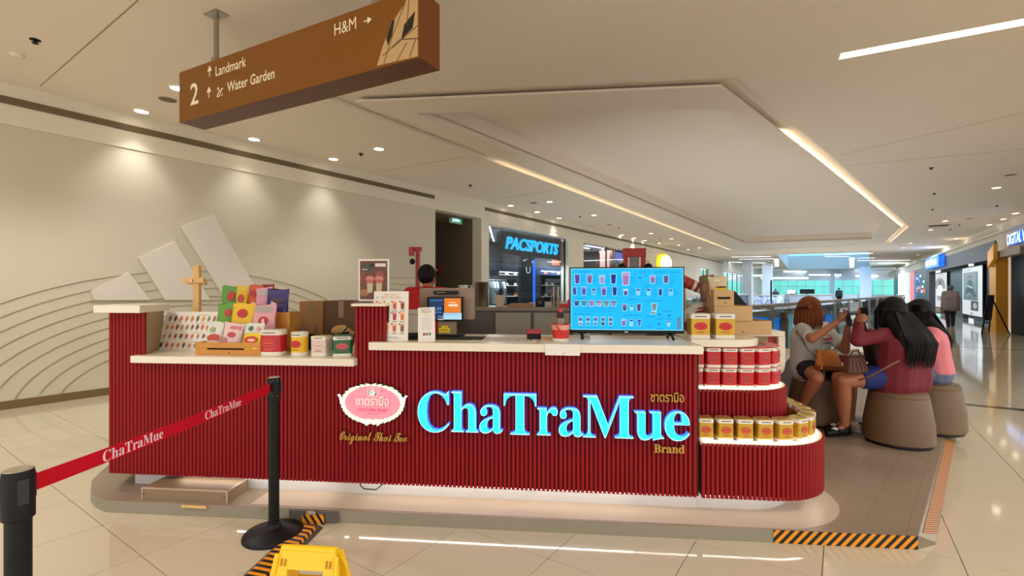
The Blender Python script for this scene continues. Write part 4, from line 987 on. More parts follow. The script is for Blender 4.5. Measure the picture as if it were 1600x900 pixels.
# ---- tea tins
m_tinw = mat('tin_white_band', (236, 232, 220), .35); m_tinr = mat('tin_red', (196, 26, 38), .32, var=.04); m_ting = mat('tin_gold', (200, 158, 46), .3, metal=.35, var=.05)
m_tiny = mat('tin_yellow', (240, 192, 24), .35); m_tinp = mat('tin_pale_pink', (226, 204, 194), .4, var=.12, scale=60); m_tingr = mat('tin_green', (14, 104, 52), .35)
m_lidr = mat('tin_red_lid', (206, 60, 58), .3); m_lidg = mat('tin_gold_lid', (216, 190, 110), .25, metal=.6)
def tin(name, label, cat, loc, rz, w, h, m, mlid, oval, ink, group=None, power=.28, sx=1, sy=1):
    t = thing(name, label, cat, loc, rz, group); r = w/2; n = 28
    MB().lathe([(r*.97, 0), (r, .003), (r, h*.15)], n, power=power, sx=sx, sy=sy).build('base_band', m_tinw, t, smooth=True)
    MB().lathe([(r*.995, h*.15), (r*.995, h*.80)], n, power=power, sx=sx, sy=sy).build('body', m, t, smooth=True)
    MB().lathe([(r*1.01, h*.80), (r*1.01, h*.955), (r*.99, h*.96)], n, power=power, sx=sx, sy=sy).build('top_band', m_tinw, t, smooth=True)
    MB().lathe([(r*1.0, h*.96), (r*1.0, h*.985), (r*.93, h), (r*.5, h)], n, power=power, sx=sx, sy=sy).build('lid', mlid, t, smooth=True)
    b = PR(); b.ell(0, h*.5, w*.33*sx, h*.155, oval); b.up(); b.ring(0, h*.5, w*.30*sx, h*.135, w*.015, ink); b.rect(-w*.2*sx, h*.485, w*.2*sx, h*.515, ink)
    b.rect(-w*.24*sx, h*.27, w*.24*sx, h*.285, ink); b.rect(-w*.16*sx, h*.235, w*.16*sx, h*.248, ink)
    b.rect(-w*.3*sx, h*.87, w*.3*sx, h*.905, (84, 78, 72)); b.poly([(-.012*w*10*.1, h*.56), (0, h*.6), (.012*w*10*.1, h*.56)], ink)
    b.build('label', PRINT, t, loc=(0, -r*sy*1.016-.0006, 0))
    return t
g0 = tin('tea_tin', '', 'tin', K(0, 0, -5), -AK, .092, .138, m_ting, m_lidg, (206, 88, 50), (150, 60, 36), group='gold tea tins on the lower ledge')
r0 = tin('tea_tin', '', 'tin', K(0, 0, -5), -AK, .092, .130, m_tinr, m_lidr, (176, 30, 38), (190, 110, 70), group='red tea tins on the upper ledge')
def row(proto, T, inset_, n, z, fmt, step, start=.0):
    u0, v0, u1, v1, r = T
    P = path(u0+start, v0+inset_, u1-inset_, v1, max(.05, r-inset_), step)[:n]
    for k, (u, v, a) in enumerate(P):
        o = proto if proto['label'] == '' else replica(proto, (0, 0, 0))
        o.location = K(u, v, z); o.rotation_euler = (0, 0, -AK+a+(-.03, .02, .0, .04)[k % 4]); o['label'] = fmt % ORD[k]
row(g0, T1, .085, 13, .5095, 'gold tea tin on the lower glowing ledge, %s from the left', .1155, -.015)
row(r0, T2, .075, 8, .7965, 'red tea tin in the bottom layer of the upper ledge, %s from the left', .105, -.02)
row(r0, T2, .079, 8, .9268, 'red tea tin in the top layer of the upper ledge, %s from the left', .1045, -.012)
for k, (px, lab) in enumerate(((1091, 'large gold square tea tin with red oval, nearer the television'), (1129, 'large gold square tea tin with red oval, against the pine crates'))):
    u, v = onzc(px, 529, 1.108); v = .52; u = onv(px, 529, v)[0]
    m_tinb = m_ting
    t = tin('tea_tin', lab, 'tin', K(u, v, 1.1085), -AK-.02, .125, .165, m_ting, m_tinw, (208, 40, 40), (160, 30, 30), 'large gold tins', power=.16)
# ---- goods on the lower worktop
ZL = .9925
def lowtin(px, v, w, h, *a, **k): return tin('tea_tin', a[0], 'tin', K(onv(px, 555, v)[0], v, ZL), -AK+k.pop('rz', 0), w, h, *a[1:], **k)
lowtin(428, .25, .15, .172, 'biggest red rounded tea tin on the lower worktop', m_tinr, m_tinw, (196, 34, 36), (226, 120, 60), power=.5, sx=1.0, sy=.75)
lowtin(468.5, .25, .108, .158, 'round yellow tea tin with red oval on the lower worktop', m_tiny, m_tinw, (206, 38, 30), (150, 24, 20), power=None)
lowtin(503, .26, .105, .135, 'pale pink patterned square tin with gold lid', m_tinp, m_lidg, (232, 214, 204), (176, 40, 44), power=.2)
lowtin(536, .26, .118, .138, 'green square tea tin with pink oval beside the middle post', m_tingr, mat('tin_green_lid', (40, 120, 70), .3), (206, 96, 100), (150, 60, 64), power=.2, rz=.35)
# menu board leaning on a wooden stand
b0 = onv(241, 547, .42); w_ = .46; hh = .30
mb_ = kthing('menu_board', 'white leaning menu board covered in rows of drink pictures', 'menu', b0[0], .42, ZL)
tilt = .42
pnl = boxpart('panel', 0, w_, 0, .008, 0, hh, m_paper, mb_); pnl.rotation_euler = (-tilt, 0, 0)
b = PR(); cols = [(150, 60, 40), (196, 110, 60), (214, 140, 50), (60, 52, 40), (206, 108, 50), (120, 130, 60), (190, 70, 60), (90, 70, 50)]
for j, (zz, nn, ch) in enumerate(((.225, 9, .042), (.160, 10, .038), (.092, 9, .034), (.022, 9, .036))):
    for k in range(nn):
        x = .03+k*(w_-.06)/nn+.01
        b.cup(x, zz, .0205, ch, cols[(k*3+j) % 8]); b.rect(x+.011, zz+.012, x+.026, zz+.014, (120, 110, 100)); b.rect(x+.011, zz+.02, x+.024, zz+.0215, (150, 140, 130)); b.rect(x-.008, zz-.009, x+.01, zz-.006, (130, 120, 110))
    b.rect(.03, zz+ch+.006, .09, zz+ch+.0085, (150, 120, 100)); b.rect(.26, zz+ch+.006, .34, zz+ch+.0085, (150, 120, 100))
b.build('menu_print', PRINT, pnl, loc=(0, -.0006, 0))
u_, z_ = onv(311, 470, .62)
st = kthing('wooden_easel', 'tall wooden cross shaped easel post behind the menu board', 'easel', u_, .60, ZL)
boxpart('post', -.025, .025, -.015, .015, 0, .625, m_wood, st, bevel=.003)
boxpart('crossbar', -.085, .085, -.045, -.016, .49, .53, m_wood, st, bevel=.003); boxpart('rear_bar', -.10, .06, .016, .03, .475, .515, m_wood, st, bevel=.003)
MB().lathe([(.008, 0), (.008, .012)], 10).build('bolt', m_steel, st, loc=(0, -.046, .51), rot=(pi/2, 0, 0)); boxpart('foot', -.10, .10, -.08, .08, .0, .02, m_wood, st)
# stepped honey wood crates
def crate(name, label, u, v, z, w, d, h, m, grp, slot=True, rz=0.0, t=.012, knot=True):
    c = kthing(name, label, 'crate', u, v, z, rz, grp)
    if slot:
        boxpart('front_board', -w/2, w/2, 0, t, 0, h*.42, m, c, bevel=.002); boxpart('front_board', -w/2, w/2, 0, t, h*.56, h, m, c, bevel=.002)
        for x in (-1, 1): boxpart('front_post', x*(w/2-w*.09)-w*.09, x*(w/2-w*.09)+w*.09, .0, t, h*.42, h*.56, m, c)
        boxpart('slot_back', -w*.4, w*.4, t+.002, t+.004, h*.4, h*.6, m_slot, c)
    else: boxpart('front_board', -w/2, w/2, 0, t, 0, h, m, c, bevel=.002)
    boxpart('back_board', -w/2, w/2, d-t, d, 0, h, m, c); boxpart('bottom', -w/2, w/2, t+.0045, d-t, 0, t, m, c)
    for x in (-1, 1): boxpart('side_board', x*(w/2-t/2)-t/2, x*(w/2-t/2)+t/2, t+.0045, d-t, t, h, m, c)
    if knot: MB().lathe([(.006, 0), (.006, .001)], 10).build('knot', m_carddk, c, loc=(.01, -.0002, h*.2), rot=(pi/2, 0, 0))
    return c
ua, ub = onv(305, 550, .20)[0], onv(407, 550, .20)[0]
crate('goods_crate', 'honey wood crate with a slot, lowest in front of the tea pouches', (ua+ub)/2, .20, ZL, ub-ua, .13, .085, m_honey, 'stepped goods crates')
def block(u0, u1, v0, v1, z0, z1, m, par): return boxpart('riser', u0, u1, v0, v1, z0, z1, m, par)
uc2 = (onv(330, 500, .34)[0], onv(440, 500, .34)[0]); uc3 = (onv(345, 480, .48)[0], onv(451, 480, .48)[0])
crate('goods_crate', 'honey wood crate on the middle step holding green, yellow and pink pouches', sum(uc2)/2, .345, ZL, uc2[1]-uc2[0], .14, .165, m_honey, 'stepped goods crates', slot=False)
crate('goods_crate', 'honey wood crate on the back step, tallest, holding the top row of pouches', sum(uc3)/2, .495, ZL, uc3[1]-uc3[0], .15, .275, m_honey, 'stepped goods crates', slot=False)
# pouches
def pouch(label, px, py0, py1, wpx, v, col, blobs, lean=0.0, rz=0.0, name='tea_pouch', group='tea pouches in the stepped crates', base=None, top=(214, 212, 208)):
    u, zt_ = onv(px, py0, v); zb = base if base is not None else onv(px, py1, v)[1]; Y = K(u, v).y; w = wpx/F*Y; h = zt_-zb
    t = kthing(name, label, 'pouch', u, v, zb, rz, group)
    b = MB(); prof = [(0, .42, .035), (.12, .46, .05), (.28, .465, .047), (.45, .47, .042), (.6, .48, .032), (.75, .49, .02), (.86, .5, .006), (1.0, .5, .003)]
    n = 14; vs = []
    for f, hw, dp in prof:
        for k in range(n):
            a = 2*pi*k/n; x = hw*w*math.copysign(abs(cos(a))**.45, cos(a)); y = dp*.62*math.copysign(abs(sin(a))**.8, sin(a))
            wv = sin(x*70+f*9+px)*.5+sin(x*31-f*17+px*.3)*.5
            vs.append((x+.002*sin(f*40+px), y+(.0045*wv if 0 < f < .9 else 0), f*h+(.009*wv if f == 1.0 else 0)))
    q = len(prof); fs = [(j*n+k, j*n+(k+1) % n, (j+1)*n+(k+1) % n, (j+1)*n+k) for j in range(q-1) for k in range(n)]+[tuple(range(n))[::-1], tuple((q-1)*n+k for k in range(n))]
    b.add(vs, fs); m = mat('pouch_foil', col, .32, var=.06, scale=12)
    o = b.build('bag', m, t, smooth=True)
    p = PR()
    def dep(f):
        for (f0, _, d0), (f1, _, d1) in zip(prof, prof[1:]):
            if f0 <= f <= f1: return (d0+(d1-d0)*(f-f0)/(f1-f0))*.62+.0055
        return .02
    for (fx, fz, rx, rz_, c) in blobs:      # printed ovals following the bag front
        vs2 = []; n2 = 18
        for k in range(n2):
            a = 2*pi*k/n2; x, z = fx*w+rx*w*cos(a), (fz+rz_*sin(a))*h; vs2.append((x, -dep(max(0, min(1, z/h))) - p.lay, z))
        p.add(vs2, [tuple(range(n2))], 0, c); p.up(.0006)
    if p.v: p.build('print', PRINT, t)
    boxpart('seal', -.5*w, .5*w, -.004, .004, h*.90, h*.915, m, t)
    t.rotation_euler = (-lean, (px % 7-3)*.018, -AK+rz+(px % 5-2)*.05)
    return t
RO = (190, 40, 36); WH = (236, 232, 226)
zb1 = ZL+.03; V1 = .262
pouch('white pouch with a pale green heart in the lowest crate, leftmost', 337, 503, 545, 27, V1+.02, (222, 222, 214), [(-.1, .72, .16, .1, (150, 170, 130)), (.05, .42, .4, .14, (196, 70, 44)), (0, .25, .42, .08, (226, 200, 180))], .06, base=zb1)
pouch('pale pink pouch with small red oval, middle of the lowest crate', 363, 504, 545, 32, V1+.02, (230, 200, 200), [(0, .55, .2, .1, (190, 70, 70)), (-.3, .35, .12, .1, (214, 120, 130)), (.3, .8, .12, .07, (214, 120, 130)), (0, .82, .15, .06, (206, 110, 120))], .06, base=zb1)
pouch('white pouch with dark green heart at the right of the lowest crate', 396, 505, 545, 34, V1+.025, (220, 224, 216), [(-.12, .8, .12, .09, (60, 110, 70)), (.25, .8, .1, .08, (220, 160, 150))], .06, base=zb1)
pouch('yellow sachet with red oval lying in front of the white pouch', 395, 520, 545, 34, V1-.03, (238, 206, 40), [(0, .62, .36, .2, (196, 50, 40)), (.05, .6, .2, .08, (240, 190, 150))], .03, base=zb1)
V2 = .41
pouch('green pouch at the left of the middle crate', 349, 475, 520, 26, V2, (96, 160, 50), [(.2, .78, .2, .1, RO), (.05, .35, .32, .2, (170, 200, 110))], .05, base=ZL+.06)
pouch('big yellow pouch with red oval in the middle crate', 377, 474, 520, 38, V2-.01, (236, 190, 24), [(0, .75, .22, .11, RO), (0, .32, .25, .16, (228, 120, 40)), (-.3, .4, .1, .1, (240, 220, 120))], .05, base=ZL+.06)
pouch('pink pouch with grey flap and red oval in the middle crate', 414, 476, 520, 37, V2, (232, 168, 182), [(0, .58, .2, .11, RO), (0, .88, .42, .08, (180, 170, 160)), (0, .57, .06, .07, (245, 220, 210))], .05, base=ZL+.06)
V3 = .57
pouch('green pouch with red oval in the top row, leftmost', 359, 447, 490, 24, V3, (88, 152, 52), [(.15, .75, .24, .12, RO), (0, .4, .3, .18, (160, 196, 110))], .04, base=ZL+.16)
pouch('yellow pouch in the top row, second from the left', 379, 447, 490, 19, V3+.01, (226, 186, 40), [(0, .7, .25, .1, (200, 60, 40)), (.2, .25, .22, .12, (206, 90, 40))], .04, base=ZL+.16)
pouch('orange red pouch in the top row, third from the left', 397, 446, 490, 24, V3+.02, (206, 84, 40), [(0, .42, .3, .18, (240, 214, 180)), (0, .8, .35, .08, (170, 36, 30))], .04, base=ZL+.16)
pouch('dark red pouch tucked behind the pink one in the top row', 416, 445, 485, 26, V3+.05, (150, 36, 40), [(0, .85, .3, .06, (190, 90, 80))], .03, base=ZL+.16)
pouch('pink pouch with silver flap in the top row behind the purple one', 414, 449, 490, 26, V3+.005, (226, 160, 178), [(0, .86, .42, .07, (190, 182, 176))], .04, base=ZL+.16)
pouch('dark purple pouch in the top row, rightmost', 432, 452, 490, 36, V3-.03, (52, 36, 110), [(-.12, .55, .12, .2, (220, 215, 214)), (.2, .3, .2, .06, (226, 220, 224)), (-.3, .22, .16, .05, (206, 190, 220)), (.1, .7, .3, .06, (70, 40, 40))], .03, base=ZL+.16)
# shelf behind the lower worktop with boxes and clutter
sh = kthing('back_shelf', 'dark shelf unit behind the lower worktop, holding cartons', 'shelf', .75, 1.25, PZ)
boxpart('top', -1.1, .95, -.3, .3, .92, .95, m_carddk, sh); boxpart('body', -1.08, .93, -.26, .3, 0, .919, m_carddk, sh); boxpart('door', -1.0, -.1, -.275, -.261, .1, .85, m_card, sh); boxpart('door', 0, .88, -.275, -.261, .1, .85, m_card, sh)
ZS = PZ+.951
def carton(label, px0, px1, pytop, v, d, m, z=ZS, flap=True):
    u0, u1 = onv(px0, 480, v)[0], onv(px1, 480, v)[0]; zt_ = onv((px0+px1)/2, pytop, v)[1]
    t = kthing('carton', label, 'box', (u0+u1)/2, v, z, 0, 'cartons on the back shelf'); w = (u1-u0)/2; h = zt_-z
    boxpart('body', -w, w, 0, d, 0, h-.004, m, t); boxpart('flap', -w, -.002, 0, d, h-.0035, h, m, t); boxpart('flap', .002, w, 0, d, h-.0035, h, m, t); boxpart('tape', -.022, .022, -.001, -.0002, h*.55, h-.004, m_brown, t)
carton('light brown carton behind the crates, left of the darker one', 468, 505, 471, 1.1, .3, m_card); carton('large dark brown carton behind the green tin', 507, 559, 470, 1.05, .32, m_carddk)
t = kthing('cup_stack', 'stack of pink paper cups behind the stepped crates', 'cup', onv(457, 500, 1.0)[0], 1.0, ZS)
for k in range(4): MB().lathe([(.026, .0+k*.022), (.037, .10+k*.022), (.039, .10+k*.022), (.039, .105+k*.022)], 20).build('cup', mat('pink_cup', (226, 150, 142), .5), t, smooth=True)
t = kthing('paper_bag', 'crumpled beige paper bag on the dark carton shelf', 'bag', onv(533, 505, .95)[0], .95, ZS+.02, .4)
MB().ball((0, 0, .05), .06, 14, 1.3, .8, .8).ball((.05, .01, .03), .045, 12, 1.2, .8, .7).build('bag', mat('beige_paper', (206, 170, 112), .8, var=.12, bump=.5), t, smooth=True)
t = kthing('black_bin', 'black plastic tray of supplies behind the yellow and pink tins', 'tray', onv(492, 530, .62)[0], .62, ZL+.0, 0)
boxpart('floor', -.22, .22, -.1, .1, 0, .01, m_blk, t)
for x in (-.215, .215): boxpart('side', x-.006, x+.006, -.1, .1, .01, .12, m_blk, t)
for y in (-.1, .1): boxpart('side', -.209, .209, y-.006, y+.006, .01, .1, m_blk, t)
for k in range(5):
    o = MB().tube([(0, 0, 0), (.02*k-.04, .02, .1), (.05*(k-2), .01, .16)], .012, 6, flat=.4).build('supply_strip', mat('grey_supply', (150-20*k, 140-18*k, 130-15*k), .6), t, loc=(-.16+.08*k, 0, .012))
tag(MB().tube([K(1.42, .5, .995), K(1.44, .5, 1.05), K(1.55, .42, 1.17), K(UP0-.012, .36, 1.2)], .005, 8).build('cable', m_paper), 'white cable rising from the lower worktop to the middle post', 'cable')

# ---- things on the upper worktop
ZU = 1.1005
def zprint(b, name, par, loc, rot=None, m=None): return b.build(name, m or PRINT, par, loc=loc, rot=rot)
# acrylic poster on the post cap
u0, u1 = onv(560.5, 440, .3)[0], onv(608, 440, .3)[0]; zt_ = onv(584, 405, .3)[1]
t = kthing('acrylic_stand', 'acrylic stand with a dark drinks poster on the middle post', 'poster', (u0+u1)/2, .30, 1.3435)
w, h = (u1-u0), zt_-1.3435
boxpart('sheet', -w/2, w/2, -.004, .004, .012, h, m_paper, t); boxpart('foot', -w/2-.01, w/2+.01, -.05, .05, 0, .012, m_acryl, t)
b = PR(); X = lambda f: -w/2+f*w; Z = lambda f: .012+f*(h-.012)
b.rect(X(.05), Z(.04), X(.95), Z(.96), (104, 58, 50)); b.up()
for fx, fz, rx, rz_, c in ((.3, .8, .25, .12, (74, 70, 56)), (.7, .55, .2, .2, (150, 70, 66)), (.2, .2, .2, .1, (168, 110, 70)), (.78, .2, .14, .16, (120, 40, 36)), (.5, .85, .2, .06, (60, 40, 36)), (.15, .55, .09, .2, (134, 60, 56))): b.ell(X(fx), Z(fz), rx*w*.8, rz_*h*.8, c)
b.up()
for fx in (.38, .68):
    b.cup(X(fx), Z(.2), w*.22, h*.3, (196, 186, 150), (200, 96, 92)); b.ell(X(fx), Z(.53), w*.14, h*.07, (206, 130, 124)); b.up()
b.rect(X(.55), Z(.82), X(.9), Z(.9), (226, 220, 214)); b.rect(X(.12), Z(.74), X(.3), Z(.765), (210, 180, 170))
zprint(b, 'poster_print', t, (0, -.0045, 0))
# top sellers card
u0, u1 = onv(583, 530, .19)[0], onv(637, 530, .19)[0]; zt_ = onv(610, 455, .2)[1]
t = kthing('menu_card', 'white card of twelve best selling drinks standing on the upper worktop', 'menu', (u0+u1)/2, .19, ZU)
w, h = (u1-u0), zt_-ZU
pc = boxpart('card', -w/2, w/2, 0, .012, 0, h, m_paper, t, bevel=.001); pc.rotation_euler = (-.05, 0, 0)
b = PR(); X = lambda f: -w/2+f*w; Z = lambda f: f*h
b.text('THE TOP 12', 0, Z(.91), h*.036, (206, 128, 60), 'c', width=w*.44); b.text('BEST SELLERS', 0, Z(.855), h*.042, (206, 128, 60), 'c', width=w*.56)
cc = [(222, 120, 60), (190, 180, 120), (206, 84, 60), (130, 60, 44), (150, 104, 70), (180, 60, 56), (170, 50, 50), (226, 120, 50), (124, 70, 60), (236, 150, 60), (206, 96, 70), (130, 80, 56)]
for k in range(12):
    x, z = X(.16+.225*(k % 4)), Z((.64, .42, .19)[k//4]); b.cup(x, z, w*.12, h*.15, cc[k]); b.ell(x-w*.08, z+h*.15, w*.025, w*.025, (120, 90, 70), 10); b.rect(x-w*.08, z-h*.035, x+w*.08, z-h*.022, (150, 140, 130)); b.rect(x-w*.06, z-h*.052, x+w*.06, z-h*.043, (170, 160, 150))
b.rect(X(.2), Z(.05), X(.8), Z(.058), (120, 116, 110)); b.rect(X(.3), Z(.075), X(.7), Z(.084), (120, 116, 110)); b.ell(X(.1), Z(.875), w*.04, w*.04, (190, 205, 225))
zprint(b, 'card_print', pc, (0, -.0005, 0))
# pay card (code left out)
u0, u1 = onv(653, 530, .17)[0], onv(680, 530, .17)[0]; zt_ = onv(665, 481, .2)[1]
t = kthing('pay_card', 'small white payment card leaning back beside the best sellers card', 'card', (u0+u1)/2, .17, ZU, -.04)
w, h = (u1-u0), zt_-ZU+.005
pc = boxpart('card', -w/2, w/2, 0, .006, 0, h, m_paper, t, bevel=.001); pc.rotation_euler = (-.12, -.05, 0)
b = PR(); X = lambda f: -w/2+f*w; Z = lambda f: f*h
b.text('QR', X(.46), Z(.905), h*.06, (200, 40, 60), 'r', width=w*.26); b.text('Ph', X(.52), Z(.905), h*.06, (110, 106, 110), 'l', width=w*.24)
b.rect(X(.2), Z(.86), X(.8), Z(.875), (60, 60, 60)); b.rect(X(.35), Z(.815), X(.58), Z(.835), (226, 206, 40)); b.rect(X(.36), Z(.765), X(.66), Z(.772), (120, 120, 120))
b.rect(X(.22), Z(.33), X(.8), Z(.72), (226, 224, 220))
for k, c in enumerate(((70, 74, 72), (190, 60, 56), (50, 140, 70))): b.rect(X(.3+.17*k), Z(.18), X(.42+.17*k), Z(.26), c)
b.rect(X(.55), Z(.07), X(.85), Z(.078), (150, 150, 150))
zprint(b, 'card_print', pc, (0, -.0005, 0))
# register: mat, back panel of the monitor, customer display
um = onv(722, 525, .45)[0]
tag(MB().prism(rounded(-.16, .16, -.09, .10, .01), 0, .006).build('counter_mat', m_blk, loc=K(um, .40, ZU), rz=-AK), 'black mat under the cash register on the upper worktop', 'mat')
v = .52; u0, u1 = onv(655, 475, v)[0], onv(741, 475, v)[0]; z1 = onv(698, 450, v)[1]
t = kthing('cash_register', 'cash register seen from behind, with a lit customer display', 'register', (u0+u1)/2, v, ZU)
w = (u1-u0)/2; h1 = z1-ZU; h0 = onv(698, 499, v)[1]-ZU
m_pos = mat('taupe_monitor_back', (150, 128, 108), .45)
o = MB().prism(rounded(-w, w, h0, h1, .012), -.012, .012).build('monitor_back', m_pos, t, loc=(0, .02, 0), rot=(pi/2, 0, 0))
boxpart('neck', -.05, .05, .005, .05, .0, h0+.02, m_pos, t); boxpart('base', -.11, .11, -.06, .12, 0, .018, m_blk, t, bevel=.004)
boxpart('scanner_bar', -.085, .085, -.035, -.0, h1-.045, h1-.02, m_blk, t, bevel=.003)
b = PR(); b.rect(-.065, 0, .0, .004, (190, 150, 110)); zprint(b, 'bar_print', t, (0, -.036, h1-.034))
xa, xb = onv(668, 480, v-.05)[0]-(u0+u1)/2, onv(724, 480, v-.05)[0]-(u0+u1)/2; za, zb_ = onv(696, 502, v-.05)[1]-ZU, onv(696, 464, v-.05)[1]-ZU
boxpart('customer_display', xa, xb, -.062, -.038, za, zb_, m_blk, t, bevel=.003)
ww, hh = xb-xa, zb_-za
b = PR(); b.rect(xa+.06*ww, za+.08*hh, xa+.46*ww, zb_-.06*hh, (26, 52, 88)); b.rect(xa+.48*ww, za+.36*hh, xb-.06*ww, zb_-.05*hh, (226, 124, 40)); b.rect(xa+.46*ww, za+.08*hh, xb-.04*ww, za+.35*hh, (170, 214, 236)); b.rect(xa+.30*ww, za+.06*hh, xa+.46*ww, za+.24*hh, (226, 230, 226)); b.up()
b.text('11:59', xa+.27*ww, za+.46*hh, hh*.12, (110, 190, 245), 'c', width=ww*.25); b.rect(xa+.1*ww, za+.36*hh, xa+.42*ww, za+.385*hh, (90, 150, 210)); b.rect(xa+.08*ww, zb_-.16*hh, xa+.44*ww, zb_-.12*hh, (60, 110, 170))
b.rect(xa+.6*ww, za+.62*hh, xa+.85*ww, za+.70*hh, (250, 225, 200)); b.rect(xa+.62*ww, za+.76*hh, xa+.8*ww, za+.79*hh, (250, 225, 200)); b.rect(xa+.5*ww, za+.28*hh, xb-.1*ww, za+.3*hh, (120, 150, 170))
zprint(b, 'display_picture', t, (0, -.0625, 0), m=GLOW)
boxpart('lower_box', -.05, .075, -.045, .0, .018, h0-.005, m_pos, t, bevel=.003)
b = PR(); b.rect(-.045, .012, .035, .062, (240, 214, 30)); b.up(); b.rect(-.03, .03, .02, .034, (130, 116, 30)); b.ell(-.036, .054, .007, .007, (60, 54, 30)); b.ell(.028, .054, .006, .006, (60, 54, 30)); zprint(b, 'yellow_sticker', t, (0, -.0455, .018))
# white box and black lump beside it
t = kthing('receipt_printer', 'white receipt printer behind the payment card', 'printer', onv(648, 500, .55)[0], .55, ZU)
boxpart('body', -.06, .045, -.04, .10, 0, .15, m_paper, t, bevel=.006); boxpart('paper_slot', -.045, .03, -.02, .01, .1505, .152, m_slot, t); boxpart('paper', -.04, .025, -.006, -.004, .152, .19, m_paper, t)
t = kthing('stapler', 'small black stapler lying beside the best sellers card', 'stapler', onv(643, 522, .30)[0], .30, ZU, .3)
boxpart('base', -.05, .05, -.02, .02, 0, .012, m_blk, t, bevel=.003); o = boxpart('arm', -.05, .045, -.016, .016, .014, .045, m_blk, t, bevel=.008)
# flat menu sheet
c0, c1, c2, c3 = [onzc(*p, ZU) for p in ((737, 532), (838, 533.5), (836, 524), (752, 521))]
uu = (c0[0]+c1[0])/2; t = kthing('menu_sheet', 'flat printed menu sheet lying on the upper worktop', 'menu', uu, .36, ZU, 0)
w = (c1[0]-c0[0])/2; boxpart('sheet', -w, w, -.14, .16, 0, .0015, m_paper, t); b = MB()
for j in range(5):
    for k in range(14):
        x, y = -w*.9+k*w*.129, -.12+j*.055; b.add([(x, y, 0), (x+w*.08, y, 0), (x+w*.08, y+.03, 0), (x, y+.03, 0)], [(0, 1, 2, 3)], 0, random.choice([(120, 96, 84), (170, 150, 130), (90, 84, 80), (196, 170, 150)]))
b.build('sheet_print', PRINT, t, loc=(0, 0, .0019))
# small black box with a pink lid, envelope, bucket with bottle
t = kthing('small_box', 'small black box with a crimson lid on the upper worktop', 'box', onv(834, 520, .42)[0], .42, ZU, .12)
boxpart('body', -.045, .045, -.04, .04, 0, .036, m_blk, t, bevel=.003); boxpart('lid', -.047, .047, -.042, .042, .0365, .064, mat('crimson_lid', (176, 30, 66), .4), t, bevel=.004)
tag(boxpart('envelope', -.045, .045, -.03, .03, 0, .012, mat('kraft_envelope', (206, 164, 96), .7), None, loc=K(onv(852, 524, .42)[0], .42, ZU), rz=-AK), 'flat kraft envelope between the small box and the red bucket', 'envelope')
ub_ = onv(876, 520, .30)[0]
t = kthing('red_bucket', 'red and white paper bucket left of the television', 'bucket', ub_, .30, ZU)
m_bk = mat('bucket_red', (214, 50, 44), .45); rb, rt_, hb_ = .05, .06, .112
MB().lathe([(rb, 0), (rb+.0015, .02)], 24).build('bottom_band', m_tinw, t, smooth=True); MB().lathe([(rb+.0016, .02), (rb+.007, .075)], 24).build('wall', m_bk, t, smooth=True)
MB().lathe([(rb+.0071, .075), (rt_, .105)], 24).build('upper_band', mat('bucket_pink', (232, 170, 150), .5), t, smooth=True); MB().lathe([(rt_, .105), (rt_+.004, .107), (rt_+.004, .112), (rt_-.004, .112), (rt_-.006, .10)], 24).build('rim', m_bk, t, smooth=True)
b = PR()
for k, ch in enumerate('ON'): b.text(ch, -.03+.03*k, .03, .04, (236, 120, 100), 'c')
MB().tube([(-.03, -.064, .10), (.02, -.062, .045)], .006, 6).build('red_strap', m_bk, t)
t = kthing('syrup_bottle', 'dark bottle with a pale label standing in the red bucket', 'bottle', ub_-.002, .305, ZU+.02)
MB().lathe([(.024, 0), (.025, .01), (.025, .15), (.016, .168)], 18).build('bottle', mat('dark_syrup', (52, 32, 28), .15), t, smooth=True); MB().lathe([(.0255, .09), (.0255, .128)], 18).build('label', m_brown, t, smooth=True); MB().lathe([(.016, .168), (.016, .186), (.012, .19)], 14).build('cap', m_bk, t, smooth=True)
# paper sheet taped over the front edge
t = kthing('paper_notice', 'blank white paper draped over the front edge of the upper worktop', 'paper', onv(879, 545, .115)[0], .1135, 1.1005)
w = .105; b = MB(); prof = [(.08, .0016), (.02, .002), (.0, .001), (-.004, -.01), (-.006, -.06), (-.009, -.066)]
vs = []
for y, z in prof: vs += [(-w, y, z), (-w*.3, y-.001, z), (w*.3, y, z-.001), (w, y-.001, z)]
b.add(vs, [(4*j+k, 4*j+k+1, 4*j+k+5, 4*j+k+4) for j in range(len(prof)-1) for k in range(3)]); b.build('sheet', m_paper, t, smooth=True); MB().tube([(.0, -.0085, -.058), (.012, -.009, -.05)], .0012, 4).build('pen_mark', m_slot, t)
# ---- television
v = .50; ul, ur = onv(890, 470, v)[0], onv(1068, 470, v)[0]; zb_, zt_ = onv(979, 520.5, v)[1], onv(979, 417.5, v)[1]
tv = kthing('television', 'flat television showing a bright blue drinks menu on the upper worktop', 'television', (ul+ur)/2, v, ZU, -.012)
w, z0, z1 = (ur-ul)/2, zb_-ZU, zt_-ZU
boxpart('bezel', -w, w, -.02, .012, z0, z1, m_blk, tv, bevel=.003); boxpart('rear_housing', -w*.7, w*.7, .0125, .05, z0+.03, z1-.12, m_blk, tv, bevel=.01)
sx0, sx1, sz0, sz1 = -w+.008, w-.008, z0+.022, z1-.008
SX = lambda cx: sx0+(cx-95)/(1400-95)*(sx1-sx0)
SZ = lambda cy: sz1-(cy-65)/(795-65)*(sz1-sz0)
b = PR(); BG = (0, 186, 255); b.rect(sx0, sz0, sx1, sz1, (150, 232, 255)); b.up(); b.rect(SX(102), SZ(788), SX(1393), SZ(72), BG); b.up()
HA = (150, 226, 255)
def cp(x, y0, y1, wpx, c, t=None): b.cup(SX(x), SZ(y1), wpx/1305*(sx1-sx0), SZ(y0)-SZ(y1), c, t, HA)
